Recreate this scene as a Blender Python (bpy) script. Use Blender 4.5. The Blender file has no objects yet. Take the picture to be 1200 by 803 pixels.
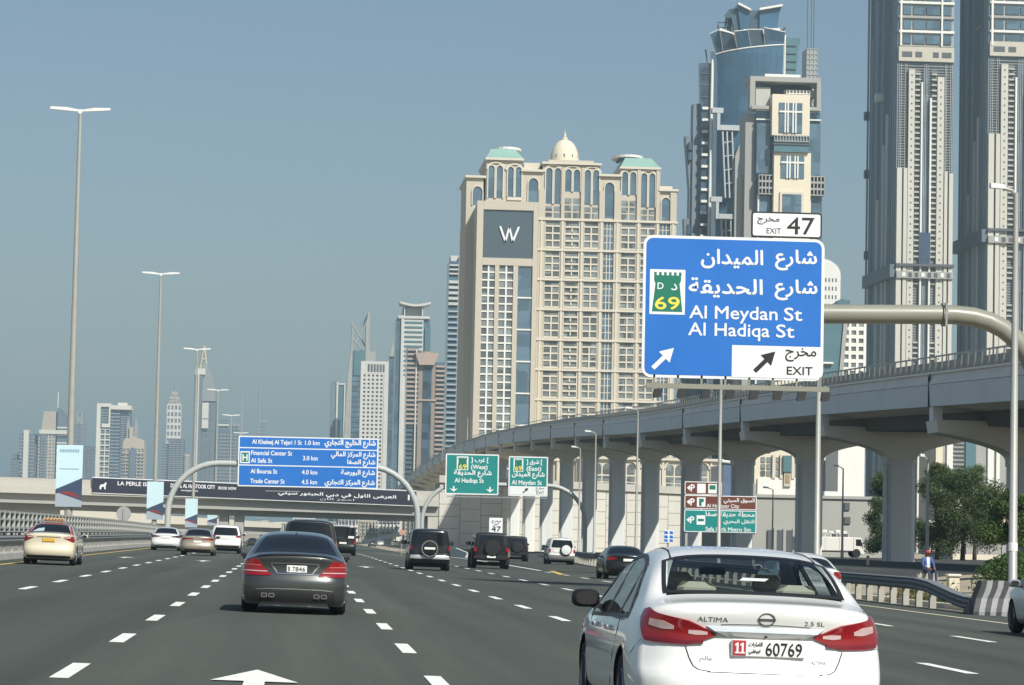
import bpy, math, random
import numpy as np
from mathutils import Vector, Matrix
random.seed(7)
sc = bpy.context.scene
COL = sc.collection
R = math.radians

# ------------------------------------------------------------------ camera
FPX = 3450.0; CXP, CYP = 600.0, 401.5; HC = 1.45; ROLL = 0.02
_d = Vector(((344-CXP)/FPX, -(624-CYP)/FPX, -1)).normalized()
_e = Vector((1, -ROLL, 0))
_x = (_e - _d*_e.dot(_d)).normalized()
_z = _x.cross(_d)
RW = Matrix((_x, _d, _z))                       # camera axes -> world axes
cam = bpy.data.cameras.new('camera'); camo = bpy.data.objects.new('camera', cam); COL.objects.link(camo)
cam.sensor_width = 36; cam.lens = FPX/1200*36; cam.clip_start = 0.5; cam.clip_end = 60000
camo.matrix_world = Matrix.Translation((0, 0, HC)) @ RW.to_4x4()
sc.camera = camo
# ------------------------------------------------------------------ sky, sun, exposure
SUN = Vector((0.33, -0.66, 0.67)).normalized()
w = bpy.data.worlds.new('World'); sc.world = w; w.use_nodes = True
nt = w.node_tree; nt.nodes.clear()
sk = nt.nodes.new('ShaderNodeTexSky'); sk.sky_type = 'NISHITA'; sk.sun_disc = False
sk.sun_elevation = math.asin(SUN.z); sk.sun_rotation = math.atan2(SUN.x, SUN.y)
sk.altitude = 0; sk.air_density = 1.1; sk.dust_density = 1.2; sk.ozone_density = 2.6
bg = nt.nodes.new('ShaderNodeBackground'); bg.inputs[1].default_value = 0.070
wo = nt.nodes.new('ShaderNodeOutputWorld')
nt.links.new(sk.outputs[0], bg.inputs[0]); nt.links.new(bg.outputs[0], wo.inputs[0])
sl = bpy.data.lights.new('sun', 'SUN'); sl.energy = 5.0; sl.angle = R(0.53); sl.color = (1, .965, .875)
so = bpy.data.objects.new('sun', sl); COL.objects.link(so)
so.rotation_euler = SUN.to_track_quat('Z', 'Y').to_euler(); so.location = (0, 0, 200)
sc.view_settings.view_transform = 'Standard'; sc.view_settings.look = 'None'
sc.view_settings.exposure = 0.22; sc.view_settings.gamma = 1
sc.cycles.use_denoising = True
sc.cycles.max_bounces = 8; sc.cycles.volume_bounces = 0; sc.cycles.transparent_max_bounces = 16
sc.cycles.caustics_reflective = False; sc.cycles.caustics_refractive = False
sc.cycles.sample_clamp_indirect = 6

# ------------------------------------------------------------------ geometry of the view -> places in the world
def P(px, py, Y):
    """world point seen at photo pixel (px,py) at distance Y along the road"""
    v = RW @ Vector(((px-CXP)/FPX, -(py-CYP)/FPX, -1)); s = Y/v.y
    return Vector((s*v.x, Y, HC+s*v.z))
def sstep(a, b, t):
    t = min(1, max(0, (t-a)/(b-a))); return t*t*(3-2*t)
def G(X, Y):
    """ground height: cross-fall to the right, dip under the flyover, verge level with the piers"""
    z = -0.02*min(max(X, -14), 19.5)
    z += 0.75*sstep(19.5, 30, X)
    return z - 1.3*sstep(190, 520, Y)
def hit(px, py):
    lo, hi = 8.0, 1500.0
    for _ in range(50):
        m = (lo+hi)/2; p = P(px, py, m)
        if p.z > G(p.x, m): lo = m
        else: hi = m
    p = P(px, py, lo); p.z = G(p.x, lo); return p
def pchip(pts):
    xs = [p[0] for p in pts]; ys = [p[1] for p in pts]; n = len(xs)
    h = [xs[i+1]-xs[i] for i in range(n-1)]; dl = [(ys[i+1]-ys[i])/h[i] for i in range(n-1)]
    m = [dl[0]]+[0 if dl[i-1]*dl[i] <= 0 else 2*dl[i-1]*dl[i]/(dl[i-1]+dl[i]) for i in range(1, n-1)]+[dl[-1]]
    def f(x):
        if x <= xs[0]: return ys[0]
        if x >= xs[-1]: return ys[-1]
        i = 0
        while x > xs[i+1]: i += 1
        t = (x-xs[i])/h[i]
        return (ys[i]*(1+2*t)*(1-t)**2 + h[i]*m[i]*t*(1-t)**2 + ys[i+1]*t*t*(3-2*t) + h[i]*m[i+1]*t*t*(t-1))
    return f
def lin(pts):
    def f(x):
        if x <= pts[0][0]: return pts[0][1]
        for (a, b), (c, d) in zip(pts, pts[1:]):
            if x <= c: return b+(d-b)*(x-a)/(c-a)
        return pts[-1][1]
    return f

# ------------------------------------------------------------------ materials
MATS = {}
def M(name, col=(.5, .5, .5), rough=.6, metal=0, var=0.0, vs=1.0, bump=0.0, bs=30, spec=.5, coat=0, emit=None, streak=0, cells=0, cellv=.4):
    if name in MATS: return MATS[name]
    m = bpy.data.materials.new(name); m.use_nodes = True; nt = m.node_tree
    b = nt.nodes['Principled BSDF']
    b.inputs['Base Color'].default_value = (*col, 1); b.inputs['Roughness'].default_value = rough
    b.inputs['Metallic'].default_value = metal; b.inputs['Specular IOR Level'].default_value = spec
    b.inputs['Coat Weight'].default_value = coat; b.inputs['Coat Roughness'].default_value = .04
    if emit: b.inputs['Emission Color'].default_value = (*emit[:3], 1); b.inputs['Emission Strength'].default_value = emit[3]
    tc = None
    if var or bump or streak:
        tc = nt.nodes.new('ShaderNodeNewGeometry')
    if var or streak:
        n1 = nt.nodes.new('ShaderNodeTexNoise'); n1.inputs['Scale'].default_value = vs; n1.inputs['Detail'].default_value = 6
        n1.inputs['Roughness'].default_value = .62
        mp = nt.nodes.new('ShaderNodeMapping')
        mp.inputs['Scale'].default_value = (1, 1, .18) if streak else (1, 1, 1)
        nt.links.new(tc.outputs['Position'], mp.inputs[0]); nt.links.new(mp.outputs[0], n1.inputs['Vector'])
        rp = nt.nodes.new('ShaderNodeMapRange'); rp.inputs[1].default_value = .25; rp.inputs[2].default_value = .75
        a = max(var, streak); rp.inputs[3].default_value = 1-a; rp.inputs[4].default_value = 1+a*.7
        nt.links.new(n1.outputs['Fac'], rp.inputs[0])
        mx = nt.nodes.new('ShaderNodeMix'); mx.data_type = 'RGBA'; mx.blend_type = 'MULTIPLY'; mx.inputs[0].default_value = 1
        mx.inputs[6].default_value = (*col, 1); nt.links.new(rp.outputs[0], mx.inputs[7]); nt.links.new(mx.outputs[2], b.inputs['Base Color'])
        rr = nt.nodes.new('ShaderNodeMath'); rr.operation = 'MULTIPLY_ADD'; rr.inputs[1].default_value = .25; rr.inputs[2].default_value = rough-.12
        nt.links.new(n1.outputs['Fac'], rr.inputs[0]); nt.links.new(rr.outputs[0], b.inputs['Roughness'])
    if bump:
        n2 = nt.nodes.new('ShaderNodeTexNoise'); n2.inputs['Scale'].default_value = bs; n2.inputs['Detail'].default_value = 4
        nt.links.new(tc.outputs['Position'], n2.inputs['Vector'])
        bp = nt.nodes.new('ShaderNodeBump'); bp.inputs['Strength'].default_value = bump; bp.inputs['Distance'].default_value = .02
        nt.links.new(n2.outputs['Fac'], bp.inputs['Height']); nt.links.new(bp.outputs[0], b.inputs['Normal'])
    if cells:
        vo = nt.nodes.new('ShaderNodeTexVoronoi'); vo.distance = 'CHEBYCHEV'; vo.inputs['Scale'].default_value = cells; vo.inputs['Randomness'].default_value = .35
        gg = nt.nodes.new('ShaderNodeNewGeometry'); nt.links.new(gg.outputs['Position'], vo.inputs['Vector'])
        sp = nt.nodes.new('ShaderNodeSeparateColor'); nt.links.new(vo.outputs['Color'], sp.inputs[0])
        mr = nt.nodes.new('ShaderNodeMapRange'); mr.inputs[3].default_value = 1-cellv; mr.inputs[4].default_value = 1+cellv*1.3; nt.links.new(sp.outputs[0], mr.inputs[0])
        m3 = nt.nodes.new('ShaderNodeMix'); m3.data_type = 'RGBA'; m3.blend_type = 'MULTIPLY'; m3.inputs[0].default_value = 1
        src = [l for l in nt.links if l.to_socket == b.inputs['Base Color']]
        if src: nt.links.new(src[0].from_socket, m3.inputs[6])
        else: m3.inputs[6].default_value = (*col, 1)
        nt.links.new(mr.outputs[0], m3.inputs[7]); nt.links.new(m3.outputs[2], b.inputs['Base Color'])
        # each pane set a hair out of true, so reflections break up
        bp2 = nt.nodes.new('ShaderNodeBump'); bp2.inputs['Strength'].default_value = .25; bp2.inputs['Distance'].default_value = .6
        nz = nt.nodes.new('ShaderNodeTexNoise'); nz.inputs['Scale'].default_value = cells*.7; nt.links.new(gg.outputs['Position'], nz.inputs['Vector']); nt.links.new(nz.outputs['Fac'], bp2.inputs['Height']); nt.links.new(bp2.outputs[0], b.inputs['Normal'])
    MATS[name] = m; return m
def glassmat(name, tint, rough=.02):
    if name in MATS: return MATS[name]
    m = bpy.data.materials.new(name); m.use_nodes = True; nt = m.node_tree; nt.nodes.clear()
    o = nt.nodes.new('ShaderNodeOutputMaterial'); mx = nt.nodes.new('ShaderNodeMixShader')
    lw = nt.nodes.new('ShaderNodeLayerWeight'); lw.inputs[0].default_value = .5
    pw = nt.nodes.new('ShaderNodeMath'); pw.operation = 'POWER'; pw.inputs[1].default_value = 5; nt.links.new(lw.outputs['Facing'], pw.inputs[0])
    fr = nt.nodes.new('ShaderNodeMath'); fr.operation = 'MULTIPLY_ADD'; fr.inputs[1].default_value = .94; fr.inputs[2].default_value = .05; nt.links.new(pw.outputs[0], fr.inputs[0])
    t = nt.nodes.new('ShaderNodeBsdfTransparent'); t.inputs[0].default_value = (*tint, 1)
    g = nt.nodes.new('ShaderNodeBsdfGlossy'); g.inputs['Roughness'].default_value = rough
    nt.links.new(fr.outputs[0], mx.inputs[0]); nt.links.new(t.outputs[0], mx.inputs[1]); nt.links.new(g.outputs[0], mx.inputs[2])
    nt.links.new(mx.outputs[0], o.inputs[0]); MATS[name] = m; return m

# ------------------------------------------------------------------ mesh collector
class MB:
    def __init__(s): s.v = []; s.f = []; s.m = []
    def add(s, vs, fs, mi=0):
        o = len(s.v); s.v += [tuple(p) for p in vs]
        for f in fs: s.f.append([i+o for i in f]); s.m.append(mi)
        return s
    def box(s, x0, x1, y0, y1, z0, z1, mi=0):
        if x1 < x0: x0, x1 = x1, x0
        if y1 < y0: y0, y1 = y1, y0
        if z1 < z0: z0, z1 = z1, z0
        return s.add([(x0,y0,z0),(x1,y0,z0),(x1,y1,z0),(x0,y1,z0),(x0,y0,z1),(x1,y0,z1),(x1,y1,z1),(x0,y1,z1)],
            [(3,2,1,0),(4,5,6,7),(0,1,5,4),(1,2,6,5),(2,3,7,6),(3,0,4,7)], mi)
    def cbox(s, x0, x1, y0, y1, z0, z1, b=.02, mi=0):
        """box with chamfered edges"""
        pts = []
        for z, i in ((z0, b), (z0+b, 0), (z1-b, 0), (z1, b)):
            pts.append([(x0+i+b,y0+i,z),(x1-i-b,y0+i,z),(x1-i,y0+i+b,z),(x1-i,y1-i-b,z),(x1-i-b,y1-i,z),(x0+i+b,y1-i,z),(x0+i,y1-i-b,z),(x0+i,y0+i+b,z)])
        return s.loft(pts, True, True, mi)
    def loft(s, rings, c0=True, c1=True, mi=0, close=True):
        n = len(rings[0]); o = len(s.v)
        for r in rings: s.v += [tuple(p) for p in r]
        for k in range(len(rings)-1):
            for i in range(n if close else n-1):
                j = (i+1) % n
                s.f.append([o+k*n+i, o+k*n+j, o+(k+1)*n+j, o+(k+1)*n+i]); s.m.append(mi)
        if c0: s.f.append([o+i for i in range(n)][::-1]); s.m.append(mi)
        if c1: s.f.append([o+(len(rings)-1)*n+i for i in range(n)]); s.m.append(mi)
        return s
    def prismY(s, poly, y0, y1, mi=0):
        """polygon in (x,z) extruded along y"""
        return s.loft([[(x, y0, z) for x, z in poly], [(x, y1, z) for x, z in poly]], mi=mi)
    def prismX(s, poly, x0, x1, mi=0):
        return s.loft([[(x0, y, z) for y, z in poly], [(x1, y, z) for y, z in poly]], mi=mi)
    def prismZ(s, poly, z0, z1, mi=0):
        return s.loft([[(x, y, z0) for x, y in poly], [(x, y, z1) for x, y in poly]], mi=mi)
    def tube(s, path, r, n=8, mi=0, cap=True):
        path = [Vector(p) for p in path]; rr = r if isinstance(r, (list, tuple)) else [r]*len(path)
        rings = []; up = None
        for i, p in enumerate(path):
            t = (path[min(i+1, len(path)-1)]-path[max(i-1, 0)]).normalized()
            if up is None:
                up = Vector((0, 0, 1)) if abs(t.z) < .9 else Vector((0, 1, 0))
            a = t.cross(up).normalized(); b = a.cross(t).normalized(); up = b
            rings.append([p + a*(rr[i]*math.cos(2*math.pi*k/n)) + b*(rr[i]*math.sin(2*math.pi*k/n)) for k in range(n)])
        return s.loft(rings, cap, cap, mi)
    def lathe(s, prof, n=16, c=(0, 0, 0), axis='z', mi=0, a0=0, close=True):
        rings = []
        for r, h in prof:
            ring = []
            for k in range(n):
                a = a0+2*math.pi*k/n; u, v = r*math.cos(a), r*math.sin(a)
                p = (u, v, h) if axis == 'z' else ((h, u, v) if axis == 'x' else (v, h, u))
                ring.append((p[0]+c[0], p[1]+c[1], p[2]+c[2]))
            rings.append(ring)
        return s.loft(rings, True, True, mi)
    def arch(s, x0, x1, z0, zs, y0, y1, mi=0, n=10, point=0.0):
        """arched slab: rectangle up to zs, then an arch over it"""
        cx = (x0+x1)/2; r = (x1-x0)/2
        poly = [(x0, z0), (x1, z0)]+[(cx+r*math.cos(math.pi*k/n), zs+r*(1+point)*math.sin(math.pi*k/n)) for k in range(n+1)]
        return s.prismY(poly, y0, y1, mi)
    def build(s, name, mats, parent=None, smooth=False, world=True, origin=None, sharp=None):
        me = bpy.data.meshes.new(name)
        v = s.v
        if parent is not None and world:
            L = parent.get('_base') or parent.location
            v = [(p[0]-L[0], p[1]-L[1], p[2]-L[2]) for p in v]
        elif origin is not None:
            v = [(p[0]-origin[0], p[1]-origin[1], p[2]-origin[2]) for p in v]
        me.from_pydata(v, [], s.f)
        mats = mats if isinstance(mats, (list, tuple)) else [mats]
        for m in mats: me.materials.append(m)
        if len(mats) > 1: me.polygons.foreach_set('material_index', s.m)
        if smooth:
            me.polygons.foreach_set('use_smooth', [True]*len(me.polygons))
            if sharp: me.set_sharp_from_angle(angle=R(sharp))
        me.update()
        o = bpy.data.objects.new(name, me); COL.objects.link(o)
        if parent is not None: o.parent = parent
        elif origin is not None: o.location = origin
        return o
def inst(src, name, parent=None, loc=None, rotz=0, scale=None):
    o = bpy.data.objects.new(name, src.data if hasattr(src, 'data') else src); COL.objects.link(o)
    if parent is not None: o.parent = parent
    if loc is not None: o.location = loc
    if rotz: o.rotation_euler.z = rotz
    if scale: o.scale = scale
    return o
def thing(name, label, cat, loc=(0, 0, 0), rotz=0, group=None, kind=None):
    o = bpy.data.objects.new(name, None); COL.objects.link(o); o.empty_display_size = .3
    o.location = loc; o.rotation_euler.z = rotz
    return tag(o, label, cat, group, kind)
def tag(o, label=None, cat=None, group=None, kind=None):
    if label: o['label'] = label
    if cat: o['category'] = cat
    if group: o['group'] = group
    if kind: o['kind'] = kind
    return o

# ------------------------------------------------------------------ lettering
AR = {'ا': (0xFE8D, 2), 'آ': (0xFE81, 2), 'ب': (0xFE8F, 4), 'ة': (0xFE93, 2), 'ت': (0xFE95, 4), 'ث': (0xFE99, 4), 'ج': (0xFE9D, 4), 'ح': (0xFEA1, 4),
      'خ': (0xFEA5, 4), 'د': (0xFEA9, 2), 'ذ': (0xFEAB, 2), 'ر': (0xFEAD, 2), 'ز': (0xFEAF, 2), 'س': (0xFEB1, 4), 'ش': (0xFEB5, 4), 'ص': (0xFEB9, 4),
      'ض': (0xFEBD, 4), 'ط': (0xFEC1, 4), 'ظ': (0xFEC5, 4), 'ع': (0xFEC9, 4), 'غ': (0xFECD, 4), 'ف': (0xFED1, 4), 'ق': (0xFED5, 4), 'ك': (0xFED9, 4),
      'ل': (0xFEDD, 4), 'م': (0xFEE1, 4), 'ن': (0xFEE5, 4), 'ه': (0xFEE9, 4), 'و': (0xFEED, 2), 'ى': (0xFEEF, 2), 'ي': (0xFEF1, 4)}
def arabic(s):
    out = []
    for i, ch in enumerate(s):
        if ch not in AR: out.append(ch); continue
        base, n = AR[ch]
        pj = i > 0 and s[i-1] in AR and AR[s[i-1]][1] == 4
        nj = n == 4 and i+1 < len(s) and s[i+1] in AR
        k = (3 if nj else 1) if pj else (2 if nj else 0)
        out.append(chr(base+k))
    return ''.join(out[::-1])
TXT = {}
def text_mesh(body, bold=0.0):
    key = (body, bold)
    if key in TXT: return TXT[key]
    c = bpy.data.curves.new('t', 'FONT'); c.body = body; c.resolution_u = 3
    c.align_x = 'LEFT'
    o = bpy.data.objects.new('t', c); COL.objects.link(o)
    dg = bpy.context.evaluated_depsgraph_get(); dg.update()
    me = bpy.data.meshes.new_from_object(o.evaluated_get(dg))
    bpy.data.objects.remove(o); TXT[key] = me
    return me
def put_text(mb, body, x0, x1, z, h, y, bold=.012, mi=0, ar=False, align='fit', fy=None):
    """lay lettering flat on the plane y (facing -y): x0..x1 extent, z bottom of the line box, h cap height"""
    me = text_mesh(arabic(body) if ar else body)
    if not me.vertices: return
    co = np.empty(len(me.vertices)*3); me.vertices.foreach_get('co', co); co = co.reshape(-1, 3)
    a, b = co.min(0), co.max(0)
    sx = (x1-x0)/(b[0]-a[0])
    sz = h/(b[1]-a[1]) if ar else h/.69
    # heavier strokes: the same outline laid again, nudged by a fraction of its height, each a little prouder
    k = bold*1.1
    for i, (ox, oz) in enumerate(((-k, 0), (k, 0), (0, k), (0, -k)) if bold else ((0, 0),)):
        vs = [(x0+(p[0]-a[0])*sx+ox*h, y-i*.0012, z+((p[1]-a[1]) if ar else p[1])*sz+oz*h) for p in co]
        mb.add(vs, [list(p.vertices) for p in me.polygons], mi)
# ================================================================== ground and road
def asphalt(name, base, warm=0):
    m = bpy.data.materials.new(name); m.use_nodes = True; nt = m.node_tree; b = nt.nodes['Principled BSDF']
    L = nt.links.new
    ge = nt.nodes.new('ShaderNodeNewGeometry')
    def noise(scale, sx, sy, det=5):
        mp = nt.nodes.new('ShaderNodeMapping'); mp.inputs['Scale'].default_value = (sx, sy, 1)
        L(ge.outputs['Position'], mp.inputs[0])
        n = nt.nodes.new('ShaderNodeTexNoise'); n.inputs['Scale'].default_value = scale; n.inputs['Detail'].default_value = det
        n.inputs['Roughness'].default_value = .65
        L(mp.outputs[0], n.inputs['Vector']); return n.outputs['Fac']
    def rng(s, a, c):
        r = nt.nodes.new('ShaderNodeMapRange'); r.inputs[1].default_value = .3; r.inputs[2].default_value = .7
        r.inputs[3].default_value = a; r.inputs[4].default_value = c; L(s, r.inputs[0]); return r.outputs[0]
    def mul(a, c):
        x = nt.nodes.new('ShaderNodeMath'); x.operation = 'MULTIPLY'; L(a, x.inputs[0]); L(c, x.inputs[1]); return x.outputs[0]
    v = mul(mul(rng(noise(1.1, 1, .02), .80, 1.14), rng(noise(.12, 1, .35), .9, 1.1)), rng(noise(60, 1, 1, 3), .80, 1.2))
    # worn wheel tracks: slightly darker, oily lane centres repeat with the lane width
    sp = nt.nodes.new('ShaderNodeSeparateXYZ'); L(ge.outputs['Position'], sp.inputs[0])
    a = nt.nodes.new('ShaderNodeMath'); a.operation = 'MULTIPLY_ADD'; a.inputs[1].default_value = 2*math.pi/3.63*2; a.inputs[2].default_value = 1.2
    L(sp.outputs[0], a.inputs[0])
    s_ = nt.nodes.new('ShaderNodeMath'); s_.operation = 'SINE'; L(a.outputs[0], s_.inputs[0])
    t = nt.nodes.new('ShaderNodeMath'); t.operation = 'MULTIPLY_ADD'; t.inputs[1].default_value = .065; t.inputs[2].default_value = 1; L(s_.outputs[0], t.inputs[0])
    v = mul(v, t.outputs[0])
    # darker sealed seams and repair patches
    vo = nt.nodes.new('ShaderNodeTexVoronoi'); vo.distance = 'CHEBYCHEV'; vo.inputs['Scale'].default_value = 1.0; mpv = nt.nodes.new('ShaderNodeMapping'); mpv.inputs['Scale'].default_value = (.13, .012, 1); L(ge.outputs['Position'], mpv.inputs[0]); L(mpv.outputs[0], vo.inputs['Vector'])
    sc_ = nt.nodes.new('ShaderNodeSeparateColor'); L(vo.outputs['Color'], sc_.inputs[0]); v = mul(v, rng(sc_.outputs[0], .93, 1.05))
    # oil drips down the middle of each lane
    v = mul(v, rng(noise(9, 1, .25, 2), .94, 1.05))
    mx = nt.nodes.new('ShaderNodeMix'); mx.data_type = 'RGBA'; mx.blend_type = 'MULTIPLY'; mx.inputs[0].default_value = 1
    mx.inputs[6].default_value = (*base, 1); L(v, mx.inputs[7]); L(mx.outputs[2], b.inputs['Base Color'])
    b.inputs['Roughness'].default_value = .82; b.inputs['Specular IOR Level'].default_value = .35
    n = nt.nodes.new('ShaderNodeTexNoise'); n.inputs['Scale'].default_value = 90; n.inputs['Detail'].default_value = 3
    L(ge.outputs['Position'], n.inputs['Vector'])
    bp = nt.nodes.new('ShaderNodeBump'); bp.inputs['Strength'].default_value = .35; bp.inputs['Distance'].default_value = .01
    L(n.outputs['Fac'], bp.inputs['Height']); L(bp.outputs[0], b.inputs['Normal'])
    MATS[name] = m; return m
ASPH = asphalt('asphalt', (.069, .078, .065)); ASPH2 = asphalt('asphalt_dark', (.066, .068, .065))
SAND = M('sand', (.40, .34, .25), .9, var=.35, vs=.35, bump=.5, bs=6)
CONC = M('concrete', (.37, .36, .335), .8, var=.14, vs=.5, bump=.15, bs=25)
CONCL = M('concrete_pale', (.62, .59, .53), .8, var=.12, streak=.14, vs=.6, bump=.1, bs=25)
PAINTW = M('road_paint_white', (.82, .82, .78), .7, var=.24, vs=7); PAINTY = M('road_paint_yellow', (.66, .47, .14), .7, var=.15, vs=4)
STEEL = M('galvanised_steel', (.34, .35, .35), .45, metal=.55, var=.12, vs=2.5)
POLEM = M('painted_pole_grey', (.36, .365, .34), .45, metal=.15, var=.08, vs=1.5)
DARK = M('black_plastic', (.012, .012, .013), .5)

def sheet(name, xs, ys, dz, mat, parent=None, zf=None):
    mb = MB(); n = len(xs)
    vs = [(x, y, (zf or G)(x, y)+dz) for y in ys for x in xs]
    fs = [(j*n+i, j*n+i+1, (j+1)*n+i+1, (j+1)*n+i) for j in range(len(ys)-1) for i in range(n-1)]
    mb.add(vs, fs); return mb.build(name, mat, parent)
YS = [-150, -60, 0, 60, 120, 160]+list(range(190, 521, 15))+[560, 620, 700, 900, 1200, 1800, 3000, 6000, 14000]
XS = [-9000, -3000, -900, -300, -120, -60, -30, -14, -11, -6, 0, 6, 12, 18.5, 19.5]+[20+.75*i for i in range(14)]+[31, 45, 70, 120, 300, 900, 3000, 9000]
gr = tag(sheet('ground', XS, YS, -.012, SAND), 'pale sandy ground beside and beyond the motorway', 'ground', kind='structure')
RY = [y for y in YS if y <= 1800]
road = tag(sheet('road', [-12.3, -6, 0, 6, 12, 18.6], RY, 0, ASPH), 'wide grey asphalt motorway with dashed white lane lines', 'road', kind='structure')
yard = tag(sheet('service_road', [21.0+.75*i for i in range(13)]+[31, 60, 110], [y for y in YS if 90 < y < 470], .0, ASPH2), 'dark asphalt service road and yard under the elevated railway', 'road', kind='structure')
# slip road leaving to the right past the gore
def slip(x, y): return G(x, y)
mb = MB(); ys = list(range(150, 521, 10)); ctr = pchip([(150, 16.2), (220, 18.3), (300, 22), (400, 26.5), (520, 31)])
vs = []
for y in ys:
    c = ctr(y)
    for k in range(11): k = -3.2+.66*k; vs.append((c+k, y, G(c+k, y)+.016))
mb.add(vs, [(j*11+i, j*11+i+1, (j+1)*11+i+1, (j+1)*11+i) for j in range(len(ys)-1) for i in range(10)])
tag(mb.build('slip_road', ASPH), 'grey asphalt exit slip road curving off to the right', 'road', kind='structure')

SLA = math.atan(.02)
dash = MB().box(-.09, .09, -1.5, 1.5, .004, .008).build('lane_dash', PAINTW, road, world=False)
def lay(o, x, y):
    o.location = (x, y, G(x, y)); o.rotation_euler = (math.atan((G(x, y+1)-G(x, y-1))/2), SLA, 0)
first = True
for X, y0, y1, ph in ((-5.78, 20, 420, 29.5), (-2.16, 20, 420, 29.5), (1.485, 20, 420, 29.5), (5.12, 20, 420, 29.5), (8.64, 20, 330, 38.6), (12.4, 26, 150, 53.2)):
    y = ph-9*math.floor((ph-y0)/9)
    while y < y1:
        o = dash if first else inst(dash, 'lane_dash', road); first = False
        lay(o, X, y); y += 9
def solid(name, pts, wd, mat, dz=.006):
    mb = MB(); vs = []
    dense = []
    for (xa, ya), (xb, yb) in zip(pts, pts[1:]):
        n = max(1, int((yb-ya)/12))
        dense += [(xa+(xb-xa)*k/n, ya+(yb-ya)*k/n) for k in range(n)]
    dense.append(pts[-1])
    for x, y in dense: vs += [(x-wd/2, y, G(x-wd/2, y)+dz), (x+wd/2, y, G(x+wd/2, y)+dz)]
    mb.add(vs, [(2*i, 2*i+1, 2*i+3, 2*i+2) for i in range(len(dense)-1)])
    return mb.build(name, mat, road)
solid('edge_line', [(-9.65, -20), (-9.65, 600)], .18, PAINTY)
solid('edge_line', [(16.45, -20), (16.45, 105), (16.9, 150), (19.4, 220)], .18, M('road_paint_cream', (.66, .60, .44), .7, var=.15, vs=4), .010)
solid('gore_line', [(12.6, 150), (12.9, 185), (13.2, 260)], .25, PAINTW, .010)
g0, g1 = hit(659, 674), hit(637, 666)
solid('gore_line', [(g0.x, g0.y), (g1.x, g1.y), (16.4, 240)], .3, PAINTY, .012)
arrow = MB().add([(-.1, -2.2, .012), (.1, -2.2, .012), (.1, .2, .012), (.42, .2, .012), (0, 2.6, .012), (-.42, .2, .012), (-.1, .2, .012)], [(0, 1, 2, 6), (5, 6, 2, 3, 4)]).build('lane_arrow', PAINTW, road, world=False)
lay(arrow, -.34, 28.3)
for X, Y in ((-7.6, 135), (-4.0, 133), (3.3, 134), (-.34, 134)):
    lay(inst(arrow, 'lane_arrow', road), X, Y)
# low kerb and verge strip on the right of the road
kb = MB(); ys = [20, 60, 100, 140, 190, 220]; kx = lambda y: 19.0+max(0, y-150)*.03
for a, c in zip(ys, ys[1:]):
    za, zc = G(19.1, a), G(19.1, c)
    kb.add([(kx(a), a, za-.1), (kx(a)+.25, a, za-.1), (kx(c)+.25, c, zc-.1), (kx(c), c, zc-.1), (kx(a), a, za+.14), (kx(a)+.25, a, za+.14), (kx(c)+.25, c, zc+.14), (kx(c), c, zc+.14)],
           [(4, 5, 6, 7), (0, 4, 7, 3), (1, 2, 6, 5), (0, 1, 5, 4)])
tag(kb.build('kerb', CONCL), 'low pale concrete kerb along the right edge of the road', 'kerb', kind='structure')

# ================================================================== barriers
def guardrail_left():
    x = -11.0; t = thing('guardrail', 'grey steel guardrail on a low concrete base along the left edge', 'guardrail', (x, 60, G(x, 60)))
    y0, y1 = 60, 330
    mb = MB()
    prof = [(-.28, 0), (.30, 0), (.26, .24), (.12, .30), (-.22, .30)]
    ys = [y0, 120, 190]+list(range(205, 331, 15))
    mb.loft([[(x+a, y, G(x, y)+b-.02) for a, b in prof] for y in ys]); mb.build('base', CONC, t)
    mb = MB(); wp = [(.0, .62), (.10, .64), (.16, .70), (.10, .76), (.16, .82), (.10, .89), (.0, .91), (-.03, .91), (-.03, .62)]
    mb.loft([[(x+a, y, G(x, y)+b) for a, b in wp] for y in ys]); mb.build('beam', STEEL, t)
    mb = MB(); wp = [(-.1, .99), (.12, .99), (.16, 1.03), (.12, 1.07), (-.1, 1.07)]
    mb.loft([[(x+a, y, G(x, y)+b) for a, b in wp] for y in ys]); mb.build('top_rail', STEEL, t)
    pm = MB().prismX([(.35, .28), (2.65, .28), (3.50, .64), (.35, .64)], -.04, .05); pm.box(-.06, .04, .3, .42, .641, 1.0)
    mb = MB(); mb.loft([[(x+a, y, G(x, y)+b) for a, b in ((-.34, -.02), (-.26, -.02), (-.26, .60), (-.34, .60))] for y in ys]); mb.build('shade_strip', M('shade_strip_dark', (.03, .03, .032), .9), t)  # added strip, coloured dark for the shade seen through the panel gaps
    first = None; y = 62.0
    while y < 300:
        if first is None: o = first = pm.build('panel', CONC, t, world=False)
        else: o = inst(first, 'panel', t)
        o.location = (0, y-60, G(x, y)-G(x, 60)); y += 3.2
guardrail_left()
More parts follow.
